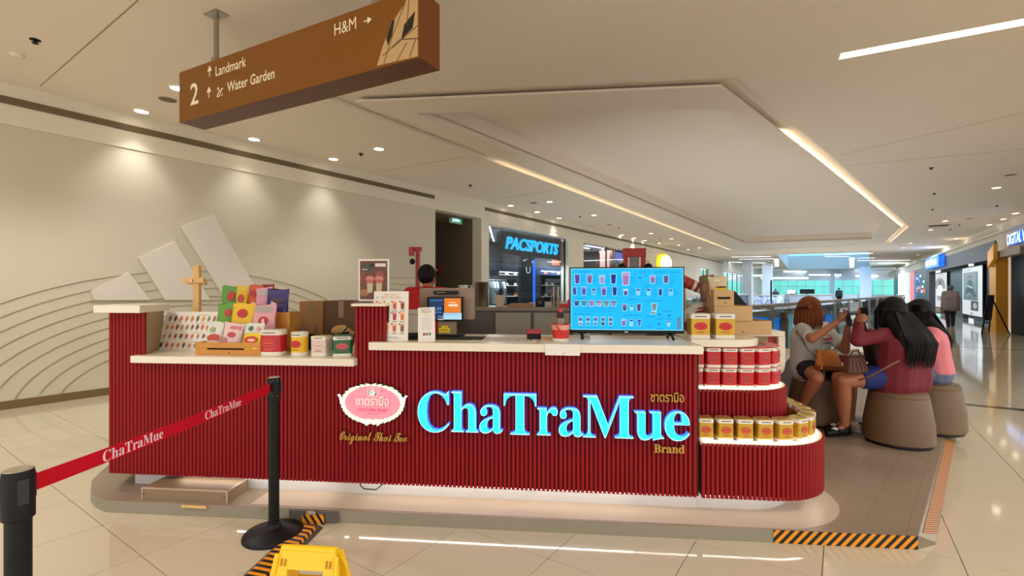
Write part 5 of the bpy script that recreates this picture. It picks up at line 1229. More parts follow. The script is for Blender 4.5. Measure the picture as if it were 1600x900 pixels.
PU, RD, DK, PK, BR = (92, 60, 150), (130, 80, 140), (10, 50, 120), (170, 140, 190), (100, 96, 120)
for x, y0, y1, wp, c, tt in ((172, 138, 245, 60, PU, (70, 80, 150)), (318, 138, 240, 60, RD, (130, 130, 170)), (465, 150, 245, 60, PK, (180, 170, 200)), (598, 138, 248, 60, DK, (10, 40, 110)), (742, 115, 262, 80, (170, 110, 170), (190, 150, 190)), (1052, 155, 240, 56, (150, 100, 150), PK), (1205, 155, 240, 56, (110, 70, 130), (80, 90, 150)),
    (140, 288, 378, 46, (50, 70, 150), (70, 100, 170)), (250, 285, 378, 50, (90, 70, 150), None), (367, 305, 375, 46, (90, 170, 210), (40, 80, 130)), (487, 288, 385, 54, (100, 70, 160), None), (612, 288, 385, 50, (16, 50, 130), (20, 60, 140)), (740, 315, 385, 48, (80, 70, 150), (190, 210, 230)), (885, 310, 378, 42, (150, 200, 230), (50, 80, 150)), (1005, 310, 378, 42, (120, 210, 240), (30, 60, 140)), (1140, 305, 385, 44, (30, 60, 130), (60, 110, 180)), (1258, 315, 380, 42, (110, 200, 240), (40, 90, 170)),
    (728, 488, 568, 48, (80, 70, 130), (150, 110, 160)), (808, 500, 560, 36, (130, 220, 245), (60, 100, 170)), (893, 488, 570, 48, (90, 60, 120), (60, 70, 140)), (718, 668, 745, 46, (130, 100, 160), (180, 170, 200)), (805, 670, 745, 40, (140, 210, 240), (50, 90, 160)), (897, 670, 748, 40, (80, 120, 200), (40, 80, 160)), (1235, 680, 745, 32, (150, 215, 240), (30, 90, 180))): cp(x, y0, y1, wp, c, tt)
for x, c in ((165, (20, 70, 120)), (252, (50, 130, 170)), (342, (170, 110, 160)), (427, (190, 150, 170)), (515, (120, 140, 130)), (600, (130, 130, 170))):
    cp(x, 450, 510, 58, c); b.up(); b.rect(SX(x-32), SZ(470), SX(x+32), SZ(448), (60, 110, 140)); b.lay -= .0004
for x, c in ((210, (150, 140, 160)), (300, (60, 140, 190)), (388, (90, 130, 190)), (475, (60, 70, 90)), (565, (90, 110, 150))):
    cp(x, 645, 690, 46, (70, 100, 140)); cp(x, 698, 742, 42, c)
b.up(); b.poly([(SX(1030), SZ(475)), (SX(1110), SZ(475)), (SX(1095), SZ(570)), (SX(1085), SZ(605)), (SX(1020), SZ(605)), (SX(1030), SZ(575)), (SX(1050), SZ(560))], HA); b.up(); b.poly([(SX(1040), SZ(485)), (SX(1100), SZ(482)), (SX(1085), SZ(560)), (SX(1055), SZ(560))], (120, 130, 130)); b.ell(SX(1055), SZ(588), .018, .006, (150, 130, 120))
for x, y in ((905, 180), (1130, 610), (1240, 620), (1125, 720)): b.ell(SX(x), SZ(y), .012, .004, (20, 90, 170))
TX = (0, 130, 205)
for x0, y, L in ((180, 105, 140), (890, 110, 130), (1060, 112, 140), (1250, 115, 110), (960, 155, 40), (130, 420, 140), (770, 430, 110), (960, 445, 210), (130, 605, 200), (720, 618, 180), (1170, 570, 110), (980, 630, 100), (1090, 660, 80), (980, 745, 60), (1090, 775, 80), (1200, 660, 70)): b.rect(SX(x0), SZ(y+5), SX(x0+L), SZ(y-2), TX)
for x, y in [(205+146*k, 160) for k in range(4)]+[(790, 165), (950, 240), (1080, 180), (1240, 180)]+[(170+116*k, 300) for k in range(5)]+[(780, 310), (915, 315), (1045, 320), (1180, 320), (1290, 315)]:
    for q in range(4): b.rect(SX(x), SZ(y+q*22+5), SX(x+random.randint(35, 70)), SZ(y+q*22), TX)
for y in (525, 550, 575): b.rect(SX(130), SZ(y+4), SX(630), SZ(y), (0, 150, 220))
for x in (210, 300, 388, 475, 565, 718, 805, 897): b.rect(SX(x-22), SZ(772), SX(x+24), SZ(766), TX)
b.rect(SX(1328), SZ(782), SX(1376), SZ(638), (90, 140, 170))
b.build('screen', GLOW, tv, loc=(0, -.0205, 0))
boxpart('maker_plate', -.012, .012, -.0215, -.0202, z0+.006, z0+.013, m_steel, tv)
for s in (-1, 1):
    x = s*(w-.085); lg = MB().tube([(x, -.005, z0+.004), (x-s*.03*0, -.09, .006)], .009, 6).tube([(x, .0, z0+.004), (x, .10, .006)], .009, 6)
    lg.tube([(x-.03, 0, z0+.002), (x+.03, 0, z0+.002)], .008, 6); lg.build('leg', m_blk, tv)
t = kthing('paper_roll', 'white paper roll lying under the television', 'roll', onv(916, 524, .55)[0], .60, ZU+.018)
MB().lathe([(.018, -.03), (.018, .03)], 16).build('roll', m_paper, t, rot=(0, pi/2, 0)); MB().lathe([(.006, -.031), (.006, .031)], 10).build('core', m_card, t, rot=(0, pi/2, 0))
# ---- right of the television: stacked pine crates, pouches, bags, black panel
def pcrate(label, px0, px1, y0, y1, v, d, notch=0.0, z=None):
    u0, u1 = onv(px0, y1, v)[0], onv(px1, y1, v)[0]; za, zb = onv(px0, y1, v)[1], onv(px0, y0, v)[1]
    if z is not None: za = z
    return crate('pine_crate', label, (u0+u1)/2, v, za, u1-u0, d, zb-za, m_pine, 'stacked pine crates', slot=bool(notch)), zb
vb = .78
c1, zt1 = pcrate('pine crate at the bottom of the right stack, widest', 1112, 1206, 501, 530, vb, .30, 0, 1.1085)
c2, zt2 = pcrate('pine crate in the middle of the right stack with a dark gap above it', 1116, 1176, 478, 501, vb-.02, .30, 0, zt1+.0005)
c3, zt3 = pcrate('pine crate on top of the right stack, holding tea pouches', 1115.5, 1147, 453, 478, vb-.03, .28, 1, zt2+.0005)
pouch('yellow and white pouch standing in the top pine crate', 1122, 432, 460, 29, vb+.06, (226, 206, 170), [(.05, .30, .36, .16, (238, 200, 30)), (.08, .26, .2, .05, (246, 240, 226)), (-.1, .8, .25, .07, (236, 230, 220)), (.1, .45, .3, .04, (70, 60, 30))], .03, group='pouches on the right crates', base=zt3-.045)
pouch('brown patterned pouch with a green top behind the yellow and white one', 1106, 430, 460, 22, vb+.17, (130, 92, 70), [(-.1, .5, .25, .2, (176, 130, 100)), (.1, .86, .35, .07, (110, 150, 60)), (.1, .3, .2, .1, (90, 60, 50))], .02, group='pouches on the right crates', base=zt3-.09)
t = kthing('leaning_tablet', 'black tilted tablet screen seen from behind at the right of the crates', 'tablet', onv(1152, 480, 1.25)[0], 1.25, 1.10)
o = MB().plate([(-.10, .0), (.10, .0), (.10, .17), (-.07, .33), (-.10, .33)], -.012, .012).build('shell', m_blk, t, bevel=.004); o.rotation_euler = (.2, 0, .25)
boxpart('stand', -.03, .03, -.05, .08, 0, .02, m_blk, t)
t = kthing('wrapped_bundle', 'white and red patterned bundle behind the right edge of the television', 'bag', onv(1083, 470, .95)[0], .95, 1.13, .3)
MB().ball((0, 0, .09), .085, 16, 1.0, .8, 1.0).ball((.03, .0, .15), .055, 14).build('bag', m_shirt_w, t, smooth=True)
for k in range(5): MB().tube([(-.07+.015*k, -.062-.004*k, .05+.028*k), (.0+.015*k, -.075, .07+.025*k), (.055, -.06, .06+.03*k)], .006, 6).build('red_band', m_red, t)
tag(MB().ball((0, 0, .055), .06, 14, 1.4, 1, .9).build('red_pouch', mat('dull_red_cloth', (150, 60, 60), .8, bump=.2), loc=K(onv(1083, 490, .90)[0], .86, 1.105), rz=-AK, smooth=True), 'dull red soft pouch beside the right edge of the television', 'pouch')
t = kthing('windsock', 'red and cream striped cloth fish leaning above the crates, behind the television', 'decoration', onv(1075, 415, 1.0)[0], 1.0, 1.10)
MB().tube([(0, 0, 0), (-.03, 0, .36)], .008, 6).build('pole', m_wood, t)
P0, P1 = Vector((-.05, 0, .405)), Vector((.115, 0, .33))
for k in range(8):
    a, q = P0+(P1-P0)*k/8, P0+(P1-P0)*(k+.98)/8; MB().tube([a, q], [.045-.001*k, .045-.001*k], 14).build('stripe', m_tinw if k in (4, 6) else (m_red if k % 2 else mat('brick_cloth', (170, 84, 66), .8)), t, smooth=True)
# ---- back counter of the kiosk
vb = 2.42; u0, u1 = .55, 4.05; zc_ = onv(800, 480, vb)[1]
bc = kthing('back_counter', 'grey back counter of the kiosk with pale front panels', 'counter', 0, vb, PZ)
m_gtop = mat('grey_brown_top', (150, 138, 122), .35); m_gpan = mat('pale_grey_panel', (176, 176, 164), .5); m_gmet = mat('grey_metal_side', (112, 108, 106), .4, metal=.4)
boxpart('top', u0, u1, -.03, .62, zc_-PZ-.04, zc_-PZ, m_gtop, bc, bevel=.004); boxpart('body', u0+.02, u1-.02, .01, .60, 0, zc_-PZ-.041, m_gmet, bc)
for a, q in ((741, 771), (774, 829), (834, 890), (895, 950), (955, 1010)):
    ua, ub = onv(a, 500, vb)[0], onv(q, 500, vb)[0]
    if a > 760 or True: boxpart('door_panel', ua+.005 if a != 741 else onv(773, 500, vb)[0], ub, -.008, .009, .10, zc_-PZ-.06, m_gpan, bc) if a != 741 else None
boxpart('metal_panel', u0+.03, onv(772, 500, vb)[0]-.01, -.004, .009, .1, zc_-PZ-.06, m_gmet, bc)
ZB = zc_+.0005
def bu(px, v=vb+.2): return onv(px, 470, v)[0]
def stockpot(label, px, w, y0, lidded=False, v=vb+.2):
    zt_ = onv(px, y0, v)[1]; t = kthing('stockpot', label, 'pot', bu(px, v), v, ZB, 0, 'steel stockpots'); r = w/2; h = zt_-ZB
    MB().lathe([(r*.97, 0), (r, .006), (r, h*.94), (r*1.03, h*.95), (r*1.03, h), (r*.97, h), (r*.96, h*.9)], 32).build('body', m_steel, t, smooth=True)
    for s in (-1, 1): MB().tube([(s*r, -.03, h*.72), (s*(r+.03), -.03, h*.74), (s*(r+.03), .03, h*.74), (s*r, .03, h*.72)], .006, 6).build('handle', m_chrome, t)
    return t
stockpot('tall steel stockpot on the back counter left of the window', 753, .155, 440); stockpot('shorter steel pot left of the tall stockpot', 727, .16, 445.5, v=vb+.3)
t = kthing('steel_rack', 'low steel rack of dark lids beside the pots', 'rack', bu(705), vb+.35, ZB); boxpart('shelf', -.12, .10, -.1, .1, .14, .15, m_steel, t)
for x in (-.11, .09):
    for y in (-.09, .09): boxpart('leg', x-.006, x+.006, y-.006, y+.006, 0, .14, m_steel, t)
MB().ball((-.01, 0, .15), .04, 14, 1, 1, .8).build('dark_lid', m_blk, t, smooth=True)
t = kthing('utensil_box', 'cream box of dark utensils on the back counter', 'holder', bu(781), vb+.2, ZB); boxpart('box', -.042, .042, -.04, .04, 0, .13, mat('cream_box', (214, 190, 164), .6), t, bevel=.003)
for k in range(5): MB().tube([(-.03+.015*k, .0, .12), (-.045+.02*k, .01*(k % 2), .175+.008*(k % 3))], .006, 6).build('utensil', m_blk, t)
t = kthing('document_pile', 'flat brown folders lying on the back counter', 'folder', bu(814), vb+.2, ZB); boxpart('folder', -.15, .12, -.1, .1, 0, .02, m_card, t); o = boxpart('folder', -.12, .14, -.09, .09, .0205, .035, m_brown, t)
t = kthing('black_timer', 'rounded black device on the back counter', 'device', bu(844), vb+.2, ZB); MB().plate([(-.05, 0), (.05, 0), (.05, .06), (.03, .095), (-.03, .095), (-.05, .06)], -.04, .04).build('body', m_blk, t, bevel=.008); MB().lathe([(.025, 0), (.025, .004)], 16).build('dial', m_char, t, loc=(0, -.041, .05), rot=(pi/2, 0, 0))
t = kthing('straw_holder', 'clear holder of red and green straws on the back counter', 'holder', bu(868), vb+.2, ZB); MB().lathe([(.05, 0), (.055, .12), (.052, .12), (.048, .004)], 20).build('glass', m_acryl, t, smooth=True)
for k in range(6): MB().tube([(-.03+.012*k, 0, .008), (-.04+.018*k, .01, .21+.015*(k % 3))], .006, 6).build('straw', (m_red, m_tinw, m_tingr)[k % 3], t)
t = kthing('napkin_box', 'low red open box at the right of the straw holder', 'box', bu(882, vb+.1), vb+.08, ZB); boxpart('body', -.05, .06, -.04, .04, 0, .035, m_bk, t, bevel=.003); boxpart('raised_end', .035, .06, -.04, .04, .0355, .085, m_bk, t)
# red posts with camera / lamps
def redpost(px, y0, label, kind):
    v = vb+.45; u = onv(px, 440, v)[0]; zt_ = onv(px, y0, v)[1]; t = kthing('red_post', label, 'post', u, v, ZB, 0)
    h = zt_-ZB
    if kind == 0:
        boxpart('post', .0, .045, -.02, .02, 0, h-.05, m_red, t); boxpart('arm', -.075, .065, -.03, .03, h-.0495, h, m_red, t, bevel=.004); boxpart('arm_box', -.07, -.01, -.06, -.031, h-.11, h-.01, m_red, t)
        MB().lathe([(.012, -.005), (.045, -.004), (.05, .004), (.02, .02)], 18).build('mount', m_white, t, loc=(-.035, -.045, h-.14), smooth=True); MB().ball((-.03, -.05, h-.18), .034, 16).build('camera_ball', m_blk, t, smooth=True)
    else:
        boxpart('header', -.13, .13, -.03, .03, h-.10, h, m_red, t, bevel=.004)
        for x in (-.1, .1): boxpart('post', x-.025, x+.025, -.02, .02, 0, h-.1005, m_red, t)
        boxpart('window', -.055, .055, -.01, .01, h-.26, h-.102, m_gmet, t)
        for s in (-1, 1): MB().ball((s*.15, -.06, h-.22), .045, 16).build('lamp_head', m_blk, t, smooth=True); MB().tube([(s*.12, 0, h-.14), (s*.16, -.05, h-.16), (s*.15, -.06, h-.20)], .01, 8).build('lamp_arm', m_white, t, smooth=True)
redpost(650, 386, 'slim red post with a white mount and black camera ball behind the barista', 0); redpost(991, 388, 'red portal post with two black lamps behind the television', 1)

# ---- right return of the kiosk and the bench behind
rt = kthing('side_counter', 'cream topped side counter with a rounded white end right of the tiers', 'counter', 0, 0, PZ)
V0 = 1.20; ue = onv(1227, 540, V0)[0]
boxpart('top', 3.9, ue, V0, 2.3, 1.06-PZ, 1.10-PZ, m_top, rt, bevel=.004)
o = MB().prism(rounded(V0, V0+.5, .74-PZ, 1.059-PZ, .12, 6, (1, 0, 0, 0)), 0, .05).build('white_end', m_top, rt); o.matrix_basis = Matrix(((0, 0, 1, ue-.05), (1, 0, 0, 0), (0, 1, 0, 0), (0, 0, 0, 1)))
ub0, ub1, ur1 = onv(1180, 560, V0+.04)[0], onv(1200, 560, V0+.04)[0], onv(1212, 560, V0+.04)[0]
boxpart('beige_panel', ub0-.2, ub1, V0+.04, V0+.06, .02, 1.059-PZ, m_brown, rt); boxpart('red_side', ub1+.001, ur1, V0+.04, 2.25, 0.0, 1.059-PZ, m_red, rt)
boxpart('rear_body', 3.95, ub1, V0+.061, 2.25, 0.0, 1.055-PZ, m_brown, rt)
bn = thing('bench', 'dark bench with a grey white top behind the woman in the grey shirt', 'bench', (2.69, 4.94, PZ))
BP = [(0, 0), (1.21, 1.72), (.72, 2.06), (-.62, .16)]
MB().prism(BP, .50, .54).build('top', mat('grey_white_top', (196, 188, 180), .4), bn, bevel=.004); MB().prism([(x*.97-.01, y*.97+.04) for x, y in BP], 0, .499).build('body', mat('dark_brown_base', (54, 42, 40), .6), bn)
# table between the women, with a tray and cups
tb = thing('small_table', 'small white table with a red apron between the seated women', 'table', (3.52, 5.08, PZ))
MB().prism(rounded(-.32, .26, -.24, .26, .05), .70, .73).build('top', m_top, tb, bevel=.004); MB().prism(rounded(-.29, .23, -.21, .23, .04), .62, .699).build('apron', m_red, tb); MB().tube([(0, 0, .03), (0, 0, .62)], .035, 12).build('pedestal', m_metal_d, tb); MB().lathe([(.2, 0), (.2, .015), (.05, .03)], 24).build('base', m_metal_d, tb)
t = thing('snack_tray', 'white paper tray of food on the small table', 'tray', (3.42, 4.97, PZ+.7305), .3)
MB().prism(rounded(-.11, .11, -.07, .07, .03), 0, .025, top=rounded(-.13, .13, -.085, .085, .035)).build('tray', m_tinw, t); MB().ball((0, 0, .03), .04, 12, 1.4, .9, .4).build('food', mat('fried_food', (176, 110, 60), .7, bump=.3), t, smooth=True)
# poufs
m_pouf = mat('taupe_leatherette', (112, 89, 64), .55, var=.05, bump=.08)
pf = thing('pouf', 'taupe tapered pouf under the woman in the maroon jacket, nearest', 'stool', (3.43, 4.30, PZ), 0, 'taupe poufs')
n = 32; MB().lathe([(.245, .02), (.262, .035), (.255, .2), (.222, .40), (.215, .425)], n).build('side', m_pouf, pf, smooth=True)
MB().lathe([(.216, .4255), (.214, .445), (.195, .462), (.1, .47)], n).build('seat', m_pouf, pf, smooth=True); MB().lathe([(.24, 0), (.24, .0195)], n).build('base_ring', m_blk, pf)
MB().lathe([(.2165, .42), (.2195, .4255), (.2165, .431)], n).build('seam', m_carddk, pf, smooth=True)
replica(pf, (4.05, 4.67, PZ), 1, 'taupe tapered pouf under the woman in pink, at the platform edge')
replica(pf, (3.10, 4.93, PZ), 2, 'taupe tapered pouf under the woman in the grey shirt')

# ---- floor things in front
def stanchion(x, y, label, rz):
    t = thing('belt_post', label, 'stanchion', (x, y, 0), rz, 'belt barrier posts')
    MB().lathe([(.168, .0), (.168, .012), (.16, .022), (.08, .04), (.045, .055), (.036, .075)], 36).build('base', m_blk, t, smooth=True)
    MB().tube([(0, 0, .06), (0, 0, .84)], .0295, 20).build('pole', m_blk, t, smooth=True)
    MB().lathe([(.031, .78), (.036, .785), (.036, .905), (.034, .92)], 24).build('head', m_blk, t, smooth=True)
    MB().lathe([(.0335, .9205), (.031, .9225)], 24).build('cap', mat('grey_cap', (160, 148, 124), .4), t)
    for a in (0, 2*pi/3, 4*pi/3):
        o = MB().box(-.012, .012, -.041, -.033, .83, .90).build('belt_slot', m_metal_d, t, rz=a)
    for z in (.815, .905): MB().ball((.012, -.0355, z), .003, 8).ball((.03, -.02, z), .003, 8).build('rivet', m_chrome, t)
    return t
pB = Vector((*onz(428, 836), 0)); pA = Vector((-1.40, 1.372, 0)); dAB = (pB-pA).normalized()
stanchion(pB.x, pB.y, 'black belt barrier post in front of the counter, whole post with round base', atan2(dAB.y, dAB.x)-pi/2); stanchion(pA.x, pA.y, 'black belt barrier post cut by the left edge, nearest the viewer', atan2(dAB.y, dAB.x)+pi/2)
ang = atan2(dAB.y, dAB.x); L = (pB-pA).length
bt = thing('barrier_belt', 'red retractable belt with white serif lettering between the black posts', 'belt', pA+Vector((0, 0, .868)), ang)
# gentle sag along the length
b = MB(); N_ = 24; sag = lambda x: -.012*4*(x/L)*(1-x/L); x0_, x1_ = .04, L-.04
vs = []
for k in range(N_+1):
    x = x0_+(x1_-x0_)*k/N_
    for y in (-.0008, .0008):
        for z in (-.025, .025): vs.append((x, y, z+sag(x)))
fs = []
for k in range(N_): a = 4*k; fs += [(a, a+4, a+5, a+1), (a+2, a+3, a+7, a+6), (a+1, a+5, a+7, a+3), (a, a+2, a+6, a+4)]
b.add(vs, fs); b.build('webbing', mat('crimson_webbing', (200, 8, 36), .8, var=.04, spec=.2), bt); boxpart('clip', L-.045, L-.034, -.012, .012, -.028, .028, m_blk, bt); boxpart('clip', .034, .042, -.01, .01, -.028, .028, m_blk, bt)
def belt_x(px):                              # distance along the belt for an image column
    a = (px-800)/F; return (a*pA.y-pA.x)/(dAB.x-a*dAB.y)
for a, q in ((160, 254.5), (320, 376.5)):
    xa, xb = belt_x(a), belt_x(q); b = PR(); b.text(bold('ChaTraMue'), xa, -.0185+sag((xa+xb)/2), .040, (240, 214, 222), 'l', width=xb-xa)
    # printed flat on the side of the belt facing the viewer
    b.build('belt_lettering', PRINT, bt, loc=(0, -.0014, 0))
# cable ramp with hazard tape
q0, q1 = Vector((*onz(484, 824), 0)), Vector((*onz(404, 902), 0)); dr = (q1-q0).normalized(); ar = atan2(dr.y, dr.x)
cr_ = thing('cable_ramp', 'dark cable cover with orange and black hazard tape running to the platform', 'cable cover', q0, ar)
LR = 1.5; HW = .085
rp = MB(); rp.add([(x, y, z) for x in (.0, LR) for y, z in ((-HW, 0), (-HW+.02, .012), (-.045, .02), (.045, .02), (HW-.02, .012), (HW, 0))], [(0, 1, 2, 3, 4, 5)[::-1], (6, 7, 8, 9, 10, 11)]+[(k, k+1, k+7, k+6)[::-1] for k in range(5)]+[(5, 0, 6, 11)[::-1]])
rp.build('rubber_body', mat('grey_brown_rubber', (84, 72, 62), .6), cr_)
tp = PR(); tn = 34
for k in range(tn):
    for col, a, q in ((HZY, 0, .5), (HZK, .5, 1)):
        xa, xb = .0+LR*(k+a)/tn, LR*(k+q)/tn; W_ = []
        row_ = [(-HW+.022, .0135), (-.045, .0213), (.045, .0213), (HW-.022, .0135)]; sh = (.0, .012, .03, .05)
        for j in range(3): tp.add([(min(LR, xa+sh[j]), *row_[j]), (min(LR, xb+sh[j]), *row_[j]), (min(LR, xb+sh[j+1]), *row_[j+1]), (min(LR, xa+sh[j+1]), *row_[j+1])], [(0, 1, 2, 3)], 0, col)
tp.build('hazard_tape', PRINT, cr_)
tag_u = onv(490, 805, 0)[0]
ob = kthing('outlet_box', 'dark flat outlet plate on the platform edge with a hazard tape flap', 'outlet', tag_u, -.002, 0)
boxpart('plate', -.155, .155, -.006, .002, .012, .076, mat('dark_grey_plate', (92, 84, 78), .5), ob, bevel=.002)
fl = PR(); 
for k in range(-2, 5):
    q = clip(clip([(-.10+k*.045, .0), (-.075+k*.045, 0), (-.115+k*.045+.0, .062), (-.14+k*.045, .062)], -1, 0, .065), 1, 0, .075)
    if len(q) > 2: fl.poly(q, HZY)
MB().plate([(-.065, 0), (.075, 0), (.075, .058), (-.055, .063)], -.013, -.0075).build('tape_flap', mat('black_tape', HZK, .5), ob); fl.build('tape_stripes', PRINT, ob, loc=(0, -.0135, 0))
MB().ball((-.01, -.012, .068), .02, 10, 1.6, .5, .7).build('clear_tape_wad', mat('cloudy_tape', (170, 160, 146), .3, bump=.4), ob, smooth=True)
# step box and wedge on the platform
u0 = onv(222, 776, .05)[0]; u1 = onv(355, 783, .05)[0]
sb = kthing('cable_box', 'low grey wood box with pale metal edges on the platform at the left', 'box', (u0+u1)/2, .05, PZ+.0005)
w = (u1-u0)/2; hb_ = .073; m_sb = mat('grey_brown_laminate', (140, 118, 94), .5, var=.1, scale=4, stretch=(1, 1, 6)); m_al = mat('pale_metal_edge', (196, 180, 156), .35, metal=.5)
boxpart('body', -w, w, 0, .20, 0, hb_, m_sb, sb)
for (a, c, y0, y1, z0, z1) in ((-w-.002, w+.002, -.003, .006, hb_-.006, hb_+.002), (-w-.003, -w+.006, -.003, .004, 0, hb_-.0065), (w-.006, w+.003, -.003, .004, 0, hb_-.0065), (w-.006, w+.002, .0065, .20, hb_-.006, hb_+.002)): boxpart('edge_strip', a, c, y0, y1, z0, z1, m_al, sb)
for x in (-w+.015, w-.02): MB().lathe([(.004, 0), (.004, .002)], 8).build('screw', m_slot, sb, loc=(x, -.001, hb_*.45), rot=(pi/2, 0, 0))
o = kthing('wood_wedge', 'thin yellow wood wedge under the front of the low grey box', 'wedge', onv(306, 783, .01)[0], -.004, PZ-.016)
boxpart('wedge', -.083, .083, -.006, .003, 0, .015, m_wood, o)
# wet floor sign
m_wet = mat('yellow_plastic', (246, 196, 12), .35, var=.03)
def wfpt(px, py, Y): return onY(px, py, Y)
tx, ty, tz = onY(484, 858, 1.50)
ws = thing('wet_floor_sign', 'yellow folding floor sign cut by the bottom edge of the picture', 'sign', (tx, ty, 0), -.10)
hs = tz; wt, wb = .10, .155
for s in (-1, 1):
    b = MB(); th = .012; H0 = hs; lean = .20
    def P(x, f, o=0): return (x, s*(.012+lean*(1-f))+o, H0*f)
    W2 = lambda f: wb+(wt-wb)*f
    # panel with a handle opening near the top
    f1, f2 = .83, .92; hx = .058
    for o_ in (0,):
        quads = [[(-W2(0), 0), (W2(0), 0), (W2(f1), f1), (-W2(f1), f1)], [(-W2(f1), f1), (-hx, f1), (-hx, f2), (-W2(f2), f2)], [(hx, f1), (W2(f1), f1), (W2(f2), f2), (hx, f2)], [(-W2(f2), f2), (W2(f2), f2), (W2(1)-.012, 1), (-W2(1)+.012, 1)]]
        for q in quads:
            vs = [P(x, f, -s*0) for x, f in q]+[(P(x, f)[0], P(x, f)[1]-s*th, P(x, f)[2]) for x, f in q]
            b.add(vs, [(0, 1, 2, 3), (7, 6, 5, 4), (0, 4, 5, 1), (1, 5, 6, 2), (2, 6, 7, 3), (3, 7, 4, 0)])
    pn = b.build('panel', m_wet, ws)
    for x in (-1, 1): 
        q = [(x*(W2(0)-.004), 0), (x*(W2(.99)-.006), .99)]; MB().tube([P(q[0][0], 0, s*.002), P(q[1][0], .985, s*.002)], .008, 6).build('rib', m_wet, pn)
    for x in (-.078, -.066, .066, .078): MB().tube([P(x, .965, s*.002), P(x, .935, s*.003)], .003, 4).build('groove', mat('dark_yellow', (190, 140, 10), .5), pn)
MB().tube([(-.088, 0, hs-.002), (.088, 0, hs-.002)], .013, 10).build('hinge', m_wet, ws, smooth=True)

# ---- hanging direction sign
zb_ = 2.952
pL, pR = Vector(onz(281.5, 191.5, zb_)), Vector(onz(653, 89.5, zb_)); dS = (pR-pL); LS = dS.length; aS = atan2(dS.y, dS.x)
HS = onY(281.5, 113, pL.y)[2]-zb_
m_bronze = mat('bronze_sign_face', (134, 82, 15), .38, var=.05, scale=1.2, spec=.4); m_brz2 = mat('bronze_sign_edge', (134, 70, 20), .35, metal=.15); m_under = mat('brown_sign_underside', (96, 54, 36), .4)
hsn = thing('direction_sign', 'long bronze hanging direction sign with pale lettering and arrows', 'sign', (pL.x, pL.y, zb_), aS)
TH = .225
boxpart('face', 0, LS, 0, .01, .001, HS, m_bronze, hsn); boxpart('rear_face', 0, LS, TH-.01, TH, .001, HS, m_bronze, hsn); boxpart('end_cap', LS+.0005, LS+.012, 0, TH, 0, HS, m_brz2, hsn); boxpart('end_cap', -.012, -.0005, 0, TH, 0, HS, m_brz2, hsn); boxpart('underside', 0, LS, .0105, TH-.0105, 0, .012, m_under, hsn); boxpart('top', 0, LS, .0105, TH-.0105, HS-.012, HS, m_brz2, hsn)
for px in (338, 590):
    a = (px-800)/F; mid = pL+Vector((-dS.y, dS.x)).normalized()*TH/2; dn = dS.normalized(); x = (a*mid.y-mid.x)/(dn.x-a*dn.y)
    MB().tube([(x, TH/2, HS), (x, TH/2, ZC-zb_-.01)], .022, 12).build('hanger_rod', m_steel, hsn, smooth=True); boxpart('ceiling_plate', x-.09, x+.09, TH/2-.06, TH/2+.06, ZC-zb_-.01, ZC-zb_-.0005, m_steel, hsn); boxpart('sleeve', x-.03, x+.03, TH/2-.03, TH/2+.03, HS+.0005, HS+.10, m_steel, hsn)
def sx(px):
    a = (px-800)/F; d = dS.normalized(); return (a*pL.y-pL.x)/(d.x-a*d.y)
def sz(px, py): x = sx(px); y = pL.y+dS.normalized().y*x; return H+(HZ-py)/F*y-zb_
IV = (255, 246, 216); b = PR()
b.text('2', sx(297.5), sz(303, 163), .195, IV, 'l', width=sx(309.5)-sx(297), offset=.012)
b.text('Landmark', sx(337), sz(337, 119), .086, IV, 'l', width=sx(384.5)-sx(337), offset=.01); b.text('Water Garden', sx(355), sz(355, 144), .086, IV, 'l', width=sx(429)-sx(355), offset=.01)
b.text('H&M', sx(522.5), sz(522.5, 56), .09, IV, 'l', width=sx(556.5)-sx(522.5))
def arrow(x, z, h, right=False):
    P_ = [(-.012, 0), (.012, 0), (.012, .55), (.16, .42), (.16, .62), (0, 1), (-.16, .62), (-.16, .42), (-.012, .55)]
    P_ = [(-.08, 0), (-.03, 0), (-.03, 0), (.05, .0), (.05, .5), (.27, .45), (.27, .60), (0, 1.0), (-.27, .60), (-.27, .45), (-.05, .5)]
    pts = [(px_*h, pz_*h) for px_, pz_ in P_[3:]]+[(-.05*h, 0)]
    if right: pts = [(pz_, -px_) for px_, pz_ in pts]
    c = [(x+p, z+q) for p, q in pts]
    head = c[2:-2]; shaft = [c[0], c[1], c[-2], c[-1]]
    b.poly(shaft, IV); b.poly([c[2], c[3], c[4]], IV); b.poly([c[4], c[5], c[6]], IV); b.poly([c[1], c[2], c[4]], IV); b.poly([c[-2], c[4], c[6]], IV); b.poly([c[1], c[4], c[-2]], IV)
arrow(sx(327.5), sz(327.5, 120), .10); arrow(sx(326.5), sz(326.5, 153), .10); arrow(sx(568), sz(568, 34), .075, True)
ex, ez = sx(343), sz(343, 151); e = lambda pts: b.poly([(ex+p*.1, ez+q*.1) for p, q in pts], IV)
e([(-.35, 0), (-.05, 0), (-.05, .1), (-.35, .1)]); e([(-.12, 0), (0, 0), (.38, .62), (.24, .62)]); e([(.22, .55), (.5, .55), (.5, .66), (.22, .66)]); e([(-.42, .03), (-.3, .03), (.0, .52), (-.12, .52)]); b.ell(ex-.02, ez+.072, .012, .012, IV, 10); e([(-.05, .62), (.05, .62), (.16, .3), (.08, .28)]); e([(.2, .02), (.42, .02), (.42, .28), (.34, .1)])
